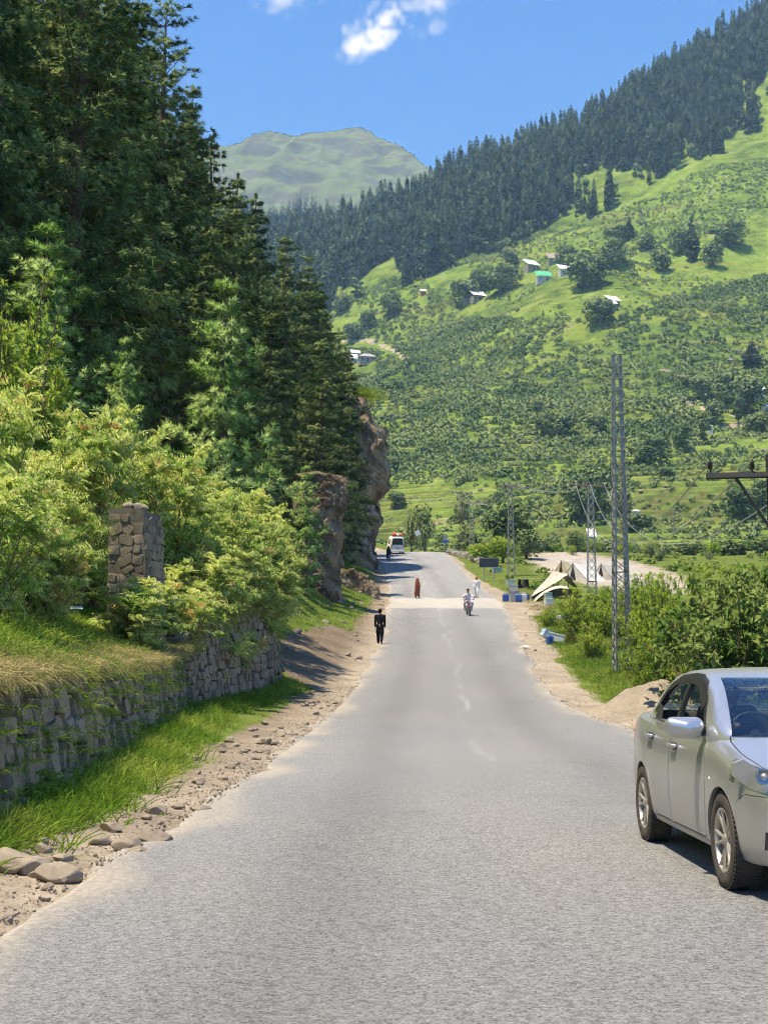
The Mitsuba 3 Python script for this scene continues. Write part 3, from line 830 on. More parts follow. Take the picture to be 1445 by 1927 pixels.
for i, (hh, st, fr, ra) in enumerate([(2.8, 15, 400, 1.4), (2.2, 14, 360, 1.3), (3.2, 16, 420, 1.2)]):
    c, w = frond_shrub(200 + i, hh, st, fr, ra)
    scene[f'frond_kind_{i}'] = {'type': 'shapegroup', 'stem': mikit.ply(w, 'mat_twig', smooth=40), 'foliage': foliage(c[:2], c[2], 'mat_frond')}
BUSHES = [  # u, metres ahead, v of the top
    (-25, 25, 690), (40, 27, 735), (95, 29, 790), (20, 23, 890), (85, 25.5, 915), (160, 33, 765), (108, 28, 920), (-20, 21, 820), (60, 33, 720), (120, 36, 760), (175, 34, 850), (55, 24, 960), (90, 26, 985),
    (215, 37, 800), (270, 37, 830), (330, 38, 850), (290, 39, 890), (190, 42, 810), (225, 38, 880), (250, 41, 850), (310, 46, 870), (345, 40, 930),
    (395, 40, 930), (360, 42, 860), (420, 41, 915), (470, 43, 905), (440, 38.6, 985), (520, 45, 900), (500, 46, 895), (560, 49, 930), (585, 50, 965), (540, 45.6, 985), (490, 41.5, 1000), (400, 37.5, 1020),
    (450, 39.2, 1065), (345, 36, 1065), (300, 34.2, 1120), (560, 50, 1000), (590, 51.5, 1020), (525, 45.4, 1050), (380, 36.2, 1085), (330, 34.8, 1100), (420, 37.6, 1075), (480, 40.6, 1075), (228, 30.2, 1085), (292, 30.4, 1075), (325, 31.2, 1040), (262, 29.6, 1120)]
rng = np.random.default_rng(12)
for k, (u, D, vt) in enumerate(BUSHES):
    top = P(u, vt + 22, D); z0 = h(min(top[0], float(_L(D)) - 3.4) if D >= 47 else top[0], D) - 0.05
    s = float(np.clip((top[2] - z0) / 2.7, 0.42, 1.35))
    z0 = max(z0, top[2] - 2.9 * s)
    w = min(max(s * 0.8, 0.5), 0.9)
    if 30 < D < 47: top[0] = min(top[0], float(_XW(D)) - 0.35 - 0.65 * w)
    if 47 <= D < 60: top[0] = min(top[0], float(_L(D)) - 3.4)
    if u < 212:
        lab, grp = 'yellow-green feathery bush on the bank above the near stone wall', 'feathery bushes above the near wall'
    else:
        lab, grp = 'yellow-green feathery bush round the ruined stone pillar and the far wall', 'feathery bushes round the pillar and the far wall'
    put(thing('feathery_bush', lab, 'bush', grp), f'frond_kind_{k % 3}', (top[0], D, z0), rng.uniform(0, 360), (w, w, s), (rng.uniform(-6, 6), rng.uniform(0, 8)))


# bushes that spill over the top of the far wall
for k, (D, s, dz) in enumerate([(34.4, .55, -.5), (35.4, .62, -.35), (36.5, .55, -.1), (37.8, .6, -.2), (39.2, .55, -.05), (40.6, .62, -.25), (42.0, .55, -.05), (43.4, .62, -.3), (44.8, .58, -.15), (46.0, .62, -.4)]):
    put(thing('feathery_bush', 'yellow-green feathery bush spilling over the top edge of the far wall', 'bush', 'feathery bushes spilling over the far wall'), f'frond_kind_{k % 3}', (float(_XW(D)) - .28, D, float(_ZT(D)) + dz), k * 67.0, (s, s, s), (-6, 14))


# broad leaves: a sapling over the wall, the dark tree at the left edge, the walnut and bushes on the right
def leafy(seed, height, radius, stems, n, leaf, lw, low=0.1, out=0.6):
    rng = np.random.default_rng(seed)
    wood = MB(); B, D = [], []
    for s in range(stems):
        a, r = rng.uniform(0, 6.3), radius * math.sqrt(rng.uniform(0.02, 1.0))
        hh = height * rng.uniform(0.6, 1.03) * (1 - 0.45 * (r / radius) ** 2)
        t = np.linspace(0, 1, 7)
        pts = np.stack([math.cos(a) * r * t ** 1.1 + 0.06 * np.sin(6 * t + s), math.sin(a) * r * t ** 1.1 + 0.06 * np.cos(5 * t + s), -0.3 + (hh + 0.3) * t ** 0.9], -1)
        wood.tube(pts, (0.012 * height) * (1 - 0.85 * t) + 0.003, 4, cap=False)
        k = n // stems
        # leaves sit in whorls at the ends of twigs
        tw = max(4, k // 9)
        u = rng.uniform(low, 1, tw) ** 0.7
        i = np.clip((u * 6).astype(int), 0, 5); fr = (u * 6 - i)[:, None]
        b = pts[i] * (1 - fr) + pts[i + 1] * fr
        o = unit(rng.normal(size=(tw, 3)) + np.array([math.cos(a), math.sin(a), 0.3]) * 0.5)
        b2 = b + o * (rng.uniform(0.15, 0.55, tw) * out * radius * 0.55)[:, None]
        for q in range(0, tw, 2): wood.tube([b[q], b2[q]], 0.006, 3, cap=False)
        for q in range(9):
            B.append(b2 + rng.normal(size=b2.shape) * 0.03); D.append(unit(o * 0.6 + rng.normal(size=o.shape) * 0.7 + np.array([0, 0, -0.1])))
    B, D = np.vstack(B), np.vstack(D)
    v, f = leaves(B, D, leaf * rng.uniform(0.6, 1.2, len(B)), lw, rng)
    N = unit(v * [1, 1, 0.6] - [0, 0, height * 0.22]) * 0.75 + [0, 0, 0.55] + np.repeat(rng.normal(size=(len(v) // 5, 3)), 5, 0) * 0.5
    return (v, f, N), wood.mesh()


def leafy_thing(name, label, cat, loc, c, w, mat, wmat='mat_twig', part='foliage', s=1.0, rz=0, group=None):
    key = thing(name, label, cat, group)
    s = (s, s, s) if np.isscalar(s) else s
    M = T().translate([float(a) for a in loc]).rotate([0, 0, 1], rz).scale([float(a) for a in s])
    piece(part, c if isinstance(c, dict) else foliage(c[:2], c[2], mat), key, M)
    piece('trunk' if part == 'crown' else 'stem', w if isinstance(w, dict) else mikit.ply(w, wmat, smooth=40), key, M)


def at(u, D, dz=0.0):
    x = P(u, 1000, D)[0]
    return np.array([x, D, h(x, D) + dz])


c, w = leafy(301, 3.6, 1.3, 16, 1500, 0.17, 0.55)
leafy_thing('sapling', 'broad-leaved sapling with pale shiny leaves leaning over the end of the far stone wall', 'tree', (float(_XW(45.6)) - 0.75, 45.6, h(float(_XW(45.6)) - 0.75, 45.6) - 0.1), c, w, 'mat_walnut_leaf', part='crown', s=(1.1, 1.1, 0.85))
c, w = leafy(302, 4.2, 1.5, 24, 9000, 0.11, 0.6)
leafy_thing('broadleaf_tree', 'small-leaved bright tree at the left picture edge under the pines', 'tree', P(20, 900, 34) * [1, 1, 0] + [0, 0, h(P(20, 900, 34)[0], 34)], c, w, 'mat_bush_leaf', part='crown', s=(1.25, 1.25, 1.95))
c, w = leafy(303, 3.9, 2.3, 36, 8000, 0.25, 0.52, low=0.05, out=1.0)
leafy_thing('walnut_tree', 'low walnut tree with big pale leaves behind the silver car', 'tree', at(1378, 34, -0.2), c, w, 'mat_walnut_leaf', part='crown', s=(0.98, 0.98, 1.0))
leafy_thing('walnut_tree', 'walnut tree reaching out of the picture behind the post with the cross-arm', 'tree', at(1475, 35.5, -0.2), c, w, 'mat_walnut_leaf', part='crown', s=(1.0, 1.0, 1.08), rz=140)
c2, w2 = leafy(304, 2.6, 1.3, 30, 8000, 0.13, 0.34, low=0.03)
CB, WB = foliage(c2[:2], c2[2], 'mat_bush_leaf'), mikit.ply(w2, 'mat_twig', smooth=40)
for (u, D, vt, wd, lab) in [(1085, 74, 1098, 1.25, 'bright green bush in front of the big canvas tent'), (1130, 70, 1108, 1.2, 'bright green bush just left of the tall lattice pole'),
                            (1250, 48, 1060, 1.1, 'tall bright green bush just right of the tall lattice pole'), (1225, 41, 1150, 0.9, 'low bright bush at the foot of the walnut tree'),
                            (1200, 62, 1085, 1.2, 'green bush behind the foot of the tall lattice pole'), (1290, 38, 1190, 0.8, 'light green bush under the walnut leaves'), (1030, 80, 1142, 0.55, 'small pale bush beside the blue and white cans'),
                            (1215, 88, 1072, 1.5, 'bush on the edge of the river flat right of the lattice pole'), (1150, 95, 1098, 1.2, 'round bush beyond the tall lattice pole'), (1110, 60, 1165, 0.6, 'low leafy bush left of the foot of the tall pole'),
                            (1320, 60, 1050, 1.3, 'tall bush behind the walnut tree'), (1400, 62, 1045, 1.4, 'tall bush behind the walnut tree near the cross-arm')]:
    b = at(u, D, -0.1); top = P(u, vt, D); s = max((top[2] - b[2]) / 2.6, 0.3)
    leafy_thing('bush', lab, 'bush', b, CB, WB, None, s=(wd, wd, s), rz=u * 7.0)

# ------------------------------------------------------------------ trees and bushes at the far end of the road
c5, w5 = blob_tree(401, 6.0, 2.6, 14, 1500, 0.42, low=0.10)
CM, WM = foliage(c5[:2], c5[2], 'mat_hill_tree'), mikit.ply(w5, 'mat_bark', smooth=40)
CL = foliage(c5[:2], c5[2], 'mat_bush_leaf')
for (u, D, vt, wd, mat, lab) in [(800, 205, 950, 0.85, 0, 'dark tree beyond the crest of the road'), (775, 208, 965, 0.6, 0, 'slim tree right above the white minibus'),
                            (955, 190, 945, 1.5, 0, 'big grey-green tree behind the black signboard'), (990, 172, 1000, 0.9, 0, 'dark tree right of the black signboard'), (945, 165, 1010, 0.8, 1, 'light yellow-green bush behind the black signboard'),
                            (905, 170, 1022, 0.8, 1, 'light green bush on the bank left of the black signboard'), (925, 178, 1015, 0.9, 0, 'bush between the low wall and the signboard'), (880, 205, 1000, 0.9, 0, 'bush above the low white wall'),
                            (1020, 215, 1010, 1.0, 0, 'bush behind the peak of the canvas tent'), (1045, 240, 1005, 0.9, 0, 'pointed dark bush behind the tents'), (1088, 245, 1003, 1.0, 0, 'dark bush left of the middle lattice pole'),
                            (1150, 225, 1010, 1.2, 0, 'bush below the white hut on the river flat'), (1230, 215, 1020, 1.3, 0, 'bush on the far river bank'), (1300, 205, 1018, 1.3, 0, 'wide bush on the far river bank'), (1380, 200, 1015, 1.5, 0, 'spreading bush on the far river bank near the right edge'), (1440, 205, 1010, 1.5, 0, 'bush on the far river bank at the right edge')]:
    b = at(u, D, -0.2); top = P(u, vt, D); s = max((top[2] - b[2]) / 6.0, 0.25)
    leafy_thing('tree' if s > 0.6 else 'bush', lab, 'tree' if s > 0.6 else 'bush', b, CL if mat else CM, WM, None, s=(wd * 1.0, wd, s), rz=u * 3.0, part='crown' if s > 0.6 else 'foliage')

rng = np.random.default_rng(45)
for k in range(46):
    D = rng.uniform(165, 300); u = rng.uniform(1030, 1460)
    b = at(u, D, -0.2); s_ = rng.uniform(0.22, 0.5) * D / 200
    leafy_thing('bush', 'low green bush on the grassy flat between the tents and the mountain', 'bush', b, CM if k % 3 else CL, WM, None, s=(s_ * 1.3, s_ * 1.3, s_), rz=k * 50.0, group='low bushes on the grassy flat')

# ------------------------------------------------------------------ grass
def blades(xy, n, hgt, wid, spread_r, seed, mat, name, label, lean=0.6, droop=0.35, seg=2, zoff=-0.02, cat='grass'):
    rng = np.random.default_rng(seed)
    xy = np.asarray(xy)
    k = len(xy)
    off = rng.normal(size=(k, n, 2)) * spread_r
    b = (xy[:, None, :2] + off).reshape(-1, 2)
    z = H(b[:, 0], b[:, 1]) + zoff
    if xy.shape[1] > 2:
        z = np.repeat(xy[:, 2], n) + zoff
    base = np.column_stack([b, z])
    d = unit(np.column_stack([rng.normal(size=(k * n, 2)) * lean + off.reshape(-1, 2) / (spread_r + 1e-6) * 0.25, np.ones(k * n)]))
    size = np.repeat(rng.uniform(0.6, 1.25, k), n) * rng.uniform(0.55, 1.2, k * n)
    v, f = strips(base, d, hgt * size, wid, rng, droop=droop, n=seg)
    solo(name, (v, f), mat, label, cat, kind='stuff')


rng = np.random.default_rng(21)
# bright strip along the foot of the walls
yy = rng.uniform(8.5, 47, 2300); xx = _XW(yy) + 0.05 + np.abs(rng.normal(size=2300)) * 0.46 * np.interp(yy, [8, 13, 30, 47], [0.85, 0.85, 1.0, 0.55])
keep = xx < _L(yy) - np.interp(yy, [8, 20, 47], [0.75, 0.7, 1.0]) + rng.normal(size=2300) * 0.2
blades(np.stack([xx, yy], -1)[keep], 26, 0.42, 0.012, 0.10, 31, 'mat_grass', 'verge_grass', 'bright green grass along the foot of the stone walls', seg=3)
# bank above the near wall
yy = rng.uniform(9, 47, 2600); xx = _XW(yy) - 0.30 - np.abs(rng.normal(size=2600)) * 2.6
blades(np.stack([xx, yy], -1), 20, 0.34, 0.014, 0.16, 32, 'mat_grass', 'bank_grass', 'green grass on the bank above the near stone wall', seg=2)
yy = rng.uniform(9, 33, 1700); xx = _XW(yy) - 0.10 - np.abs(rng.normal(size=1700)) * 0.32
blades(np.column_stack([xx, yy, _ZT(yy) + 0.02 + np.clip(_XW(yy) - 0.3 - xx, 0, 1) * 0.4]), 22, 0.36, 0.011, 0.08, 33, 'mat_dry_grass', 'dry_grass', 'straw-coloured grass along the top of the near wall', seg=3, lean=0.9, droop=0.6)
# open bank beyond the walls
yy = rng.uniform(49, 150, 5200); dl = rng.uniform(1.0, 13, 5200) ** 1.0
g = dl > np.interp(yy, [47, 52, 66, 74, 90], [1.8, 4.0, 3.0, 1.6, 1.4])
blades(np.stack([_L(yy) - dl, yy], -1)[g], 9, 0.30, 0.03, 0.30, 34, 'mat_grass', 'slope_grass', 'green grass on the slope between the rocks and the road', seg=2)
# right side
yy = rng.uniform(30, 150, 5200); dd = 2.0 + rng.uniform(0, 1, 5200) ** 1.5 * 16
g = (np.exp(-(((_R(yy) + dd - 22) / 9) ** 2 + ((yy - 150) / 40) ** 2)) < 0.25) & (np.hypot((_R(yy) + dd - 6.85) / 1.5, (yy - 36.5) / 3) > 0.55) & (meshkit.fbm(np.stack([_R(yy) + dd, yy, yy * 0], -1) * 0.35, 3, 17) + dd * 0.05 > 0.58)
blades(np.stack([_R(yy) + dd, yy], -1)[g], 12, 0.36, 0.022, 0.28, 35, 'mat_dry_grass', 'roadside_grass', 'yellowish tall grass along the right side of the road', seg=2)
yy = rng.uniform(32, 90, 6500); dd = 1.7 + rng.uniform(0, 1, 6500) ** 1.4 * 9
g = np.hypot((_R(yy) + dd - 6.85) / 1.5, (yy - 36.5) / 3) > 1
blades(np.stack([_R(yy) + dd, yy], -1)[g], 14, 0.42, 0.018, 0.25, 36, 'mat_grass', 'meadow_grass', 'green grass round the foot of the tall lattice pole', seg=2)

# ------------------------------------------------------------------ the far slopes
def in_poly(poly, q):
    poly = np.asarray(poly, float); x, y = q[:, 0], q[:, 1]
    out = np.zeros(len(q), bool)
    for (x0, y0), (x1, y1) in zip(poly, np.roll(poly, -1, 0)):
        c = (y0 > y) != (y1 > y)
        out ^= c & (x < (x1 - x0) * (y - y0) / (y1 - y0 + 1e-12) + x0)
    return out


rng = np.random.default_rng(41)
KINDS, WK = [], []
for i, (hh, rr, pw, lo) in enumerate([(26, 4.3, 0.62, 0.08), (27, 3.6, 0.6, 0.06), (24, 5.0, 0.75, 0.06), (28, 3.2, 0.42, 0.12)]):
    c, w = conifer_small(500 + i, 190, hh, rr * 1.12, pw, lo)
    KINDS.append(c); WK.append(w)
    group2(f'conifer_kind_{i}', c, w, 'mat_conifer')
FOREST = [(480, 470), (540, 590), (600, 600), (645, 545), (700, 520), (718, 492), (745, 505), (760, 545), (795, 520), (850, 492), (900, 470), (960, 462), (1000, 435), (1040, 408), (1095, 402), (1150, 380), (1190, 345), (1260, 312), (1340, 275), (1445, 218), (1600, 130), (1700, -60), (1445, -60), (400, 300)]
n = 60000
x = rng.uniform(-260, 640, n); y = rng.uniform(950, 1650, n)
z = H_far(x, y)
q = px(np.stack([x, y, z], -1))
q_all = q
edge_ = (meshkit.fbm(np.stack([x, y, x * 0], -1) / 22, 3, 19) - 0.5)[:, None] * [20, 75]
ok = in_poly(FOREST, q + edge_) & (q[:, 0] > 470) & (q[:, 0] < 1600) & (q[:, 1] > -60)
# thin out to one tree per cell, with clearings where the noise says so
clear = meshkit.fbm(np.stack([x, y, z * 0], -1) / 90, 3, 6)
ok &= clear > np.where(q[:, 1] > 430, 0.45, 0.36)
cellid = np.floor(x / 6.6).astype(int) * 100000 + np.floor(y / 7.6).astype(int)
idx = np.nonzero(ok)[0]
_, first = np.unique(cellid[idx], return_index=True)
idx = idx[first]
# keep trees that the ridge does not hide: drop those behind the crest line
TREES = np.stack([x[idx], y[idx], z[idx]], -1)
seen = np.ones(len(idx), bool)
for s in np.linspace(0.80, 0.985, 12):
    zz = EYE + (TREES[:, 2] + 26 - EYE) * s
    seen &= H_far(TREES[:, 0] * s, TREES[:, 1] * s) < zz
TREES = TREES[seen]
order = np.argsort(TREES[:, 1])
TREES = TREES[order]
hs = rng.uniform(0.5, 1.45, len(TREES)) ** 1.2 * np.interp(px(TREES)[:, 0], [900, 1100], [1.22, 1.0]) * (0.85 + 0.3 * meshkit.noise(TREES / 60, 3))
kd = rng.integers(0, 4, len(TREES)); rz = rng.uniform(0, 360, len(TREES))
quv = px(TREES)
big = np.argsort(TREES[:, 1] / hs)
lone = set(big[:300].tolist())
print('far conifers', len(TREES))
V, F, NN, m = [], [], [], 0
VW, FW, mw = [], [], 0


def turn(n, M):
    return unit(np.einsum('kij,nj->kni', M, n).reshape(-1, 3))



for i in range(len(TREES)):
    if i in lone:
        left = quv[i, 0] < 900
        put(thing('conifer', 'dark conifer at the lower edge of the forest on the left half of the mountainside' if left else 'dark conifer at the lower edge of the forest on the right half of the mountainside', 'tree',
                  'conifers at the left forest edge' if left else 'conifers at the right forest edge'), f'conifer_kind_{kd[i]}', TREES[i], rz[i], (hs[i] ** 0.7, hs[i] ** 0.7, hs[i]))
for kq in range(4):
    sel = np.array([i for i in range(len(TREES)) if i not in lone and kd[i] == kq])
    a = np.radians(rz[sel]); c, s = np.cos(a), np.sin(a); g = hs[sel] ** 0.7; o = a * 0
    M = np.stack([np.stack([c * g, -s * g, o], -1), np.stack([s * g, c * g, o], -1), np.stack([o, o, hs[sel]], -1)], 1)
    v, f = spread(*KINDS[kq][:2], M, TREES[sel]); NN.append(turn(KINDS[kq][2], M)); V.append(v); F.append(f + m); m += len(v)
    v, f = spread(*WK[kq], M, TREES[sel]); VW.append(v); FW.append(f + mw); mw += len(v)
fk = thing('forest', 'dense dark conifer forest covering the upper mountainside', 'forest', kind='stuff')
scene[fresh(fk + '__crown')] = foliage((np.vstack(V), np.vstack(F)), np.vstack(NN), 'mat_conifer')
obj('trunk', (np.vstack(VW), np.vstack(FW)), 'mat_bark', fk)

# broad-leaved trees mixed into the forest and along its lower edge
cf, wf = blob_tree(705, 14, 5.0, 12, 420, 1.7, low=0.05, spread_=0.6)
fx = np.stack([x, y, z], -1)[in_poly(FOREST, q_all + [0, -16]) & (q_all[:, 0] > 520) & (q_all[:, 0] < 1500)]
pick = rng.choice(len(fx), 460, replace=False); pick = pick[np.argsort(meshkit.fbm(fx[pick] * [1 / 60, 1 / 60, 0], 3, 61))[:300]]
g = rng.uniform(0.45, 1.05, 300); a = rng.uniform(0, 6.28, 300); o = a * 0
M = np.stack([np.stack([np.cos(a) * g, -np.sin(a) * g, o], -1), np.stack([np.sin(a) * g, np.cos(a) * g, o], -1), np.stack([o, o, g], -1)], 1)
scene[fresh(fk + '__broadleaf_crown')] = foliage(spread(*cf[:2], M, fx[pick]), turn(cf[2], M), 'mat_hill_tree')

# the blue ridge behind: a wood that reads as one mass
pts = BLUE.reshape(-1, 3)
k = 2600
a, b = rng.uniform(0, BLUE.shape[0] - 1.001, k), rng.uniform(0, BLUE.shape[1] - 1.001, k)
i, j = a.astype(int), b.astype(int); fa, fb = (a - i)[:, None], (b - j)[:, None]
pp = (BLUE[i, j] * (1 - fa) + BLUE[i + 1, j] * fa) * (1 - fb) + (BLUE[i, j + 1] * (1 - fa) + BLUE[i + 1, j + 1] * fa) * fb
q = px(pp)
pp = pp[(q[:, 0] > 400) & (q[:, 0] < 760)]
cb, _ = conifer_small(520, 46, 25, 3.4, 0.8, 0.05)
s_ = rng.uniform(0.7, 1.25, len(pp))
M = np.eye(3)[None] * s_[:, None, None] * np.array([1.15, 1.15, 1.05])[None, None]
v, f = spread(*cb[:2], M, pp)
k_ = thing('ridge_forest', 'bluish conifer wood on the ridge below the far mountain', 'forest', kind='stuff')
scene[k_] = foliage((v, f), turn(cb[2], M), 'mat_blue_conifer')

# shrubs over the slope
SK = [shrub_small(600 + i, 46, 1.5, 0.85) for i in range(3)]
n = 70000
x = rng.uniform(-120, 420, n); y = 250 + 880 * rng.uniform(0, 1, n) ** 0.8
z = H(x, y)
p3 = np.stack([x, y, z], -1)
q = px(p3)
dens = meshkit.fbm(p3 * [1 / 55, 1 / 55, 0], 4, 15)
boost = np.interp(q[:, 1], [480, 560, 620, 800, 880, 1000, 1060], [-0.03, 0.01, 0.07, 0.07, 0.02, -0.02, -0.02])
MEADOW = [(860, 560), (1000, 520), (1200, 520), (1300, 470), (1445, 400), (1445, 520), (1300, 545), (1150, 600), (1000, 600), (860, 600)]
boost = boost + np.where(in_poly([(600, 640), (760, 590), (1000, 570), (1010, 760), (980, 900), (640, 920)], q), 0.12, 0.0)
boost = np.where(in_poly(MEADOW, q), -0.085, boost)
UPPER = [(850, 500), (1000, 425), (1150, 365), (1300, 295), (1445, 195), (1480, 190), (1480, 400), (1250, 470), (1000, 520)]
boost = np.where(in_poly(UPPER, q), 0.09, boost)
ok = (q[:, 0] > 600) & (q[:, 0] < 1480) & (q[:, 1] > 225) & ~in_poly(FOREST, q) & (dens + boost > 0.455 + 0.11 * rng.uniform(-1, 1, n)) & (y > 262)
HOUSE_PX = [(690, 682, 18), (669, 674, 12), (662, 684, 14), (1000, 510, 16), (1022, 530, 16), (1062, 518, 15), (1045, 496, 14), (880, 571, 12), (899, 566, 16), (796, 556, 9), (1153, 577, 15), (1148, 583, 14), (1140, 590, 14), (1422, 750, 18), (1440, 778, 14), (1336, 815, 8), (1196, 982, 12), (1112, 1024, 12), (1114, 1033, 12)]
for hu, hv, hw in HOUSE_PX:
    ok &= ~((np.abs(q[:, 0] - hu) < hw) & (q[:, 1] > hv - 8) & (q[:, 1] < hv + 24))
for poly in ([(1278, 752), (1300, 762), (1325, 770), (1350, 779), (1385, 785), (1445, 786)], [(640, 640), (680, 640), (715, 648), (740, 660), (760, 675)]):
    pu = np.interp(q[:, 0], [a for a, b in poly], [b for a, b in poly])
    ok &= ~((q[:, 0] > poly[0][0]) & (q[:, 0] < poly[-1][0]) & (q[:, 1] > pu - 2) & (q[:, 1] < pu + 14))
cid = np.floor(x / 2.7).astype(int) * 100000 + np.floor(y / 3.2).astype(int)
idx = np.nonzero(ok)[0]; _, first = np.unique(cid[idx], return_index=True); idx = idx[first]
S3 = p3[idx]; S3[:, 2] -= 0.2
sz = rng.uniform(0.45, 1.25, len(S3)) * (0.55 + 0.9 * meshkit.fbm(S3 / 18, 2, 33)) * np.interp(S3[:, 1], [260, 420, 560, 900, 1100], [0.75, 1.1, 1.45, 1.6, 1.25]) * np.where(in_poly(UPPER, q[idx]), 0.70, 1) * np.where(in_poly(MEADOW, q[idx]), 0.45, 1)
kd = rng.integers(0, 3, len(S3)); rz = rng.uniform(0, 6.28, len(S3))
lone = set(np.argsort(S3[:, 1] / sz)[:300].tolist())
print('hill shrubs', len(S3))
for i in range(3):
    scene[f'shrub_kind_{i}'] = {'type': 'shapegroup', 'foliage': foliage(SK[i][:2], SK[i][2], 'mat_hill_shrub')}
for i in sorted(lone):
    put(thing('hillside_shrub', 'round grey-green shrub on the lowest terraces across the valley', 'shrub', 'shrubs on the lowest terraces across the valley'), f'shrub_kind_{kd[i]}', S3[i], math.degrees(rz[i]), float(sz[i]))
V, F, NN, m = [], [], [], 0
for kq in range(3):
    sel = np.array([i for i in range(len(S3)) if i not in lone and kd[i] == kq])
    c, s, g, o = np.cos(rz[sel]), np.sin(rz[sel]), sz[sel], rz[sel] * 0
    M = np.stack([np.stack([c * g, -s * g, o], -1), np.stack([s * g, c * g, o], -1), np.stack([o, o, g * rng.uniform(0.8, 1.25, len(sel))], -1)], 1)
    v, f = spread(*SK[kq][:2], M, S3[sel]); NN.append(turn(SK[kq][2], M)); V.append(v); F.append(f + m); m += len(v)
k_ = thing('hillside_shrubbery', 'grey-green shrubs scattered over the whole mountainside', 'shrubs', kind='stuff')
scene[k_] = foliage((np.vstack(V), np.vstack(F)), np.vstack(NN), 'mat_hill_shrub')

# undergrowth on the flat by the river
n = 2600
x = rng.uniform(8, 120, n); y = rng.uniform(120, 330, n)
ok = (x > _R(np.minimum(y, 255)) + 3) & (np.exp(-(((x - 24) / 7.5) ** 2 + ((y - 158) / 36) ** 2)) < 0.4) & (np.hypot((x - 14.2) / 3.4, (y - 112) / 6) > 1) & (x / y < 0.32)
p3 = np.stack([x, y, H(x, y) - 0.1], -1)[ok]
g = rng.uniform(0.12, 0.42, len(p3)) * (0.5 + 1.0 * meshkit.fbm(p3 / 9, 2, 8)); a = rng.uniform(0, 6.28, len(p3)); o = a * 0
M = np.stack([np.stack([np.cos(a) * g * 1.3, -np.sin(a) * g, o], -1), np.stack([np.sin(a) * g * 1.3, np.cos(a) * g, o], -1), np.stack([o, o, g], -1)], 1)
v, f = spread(*SK[1][:2], M, p3)
k_ = thing('river_undergrowth', 'low green undergrowth covering the flat between the tents and the mountain', 'undergrowth', kind='stuff')
scene[k_] = foliage((v, f), turn(SK[1][2], M), 'mat_flat_shrub')

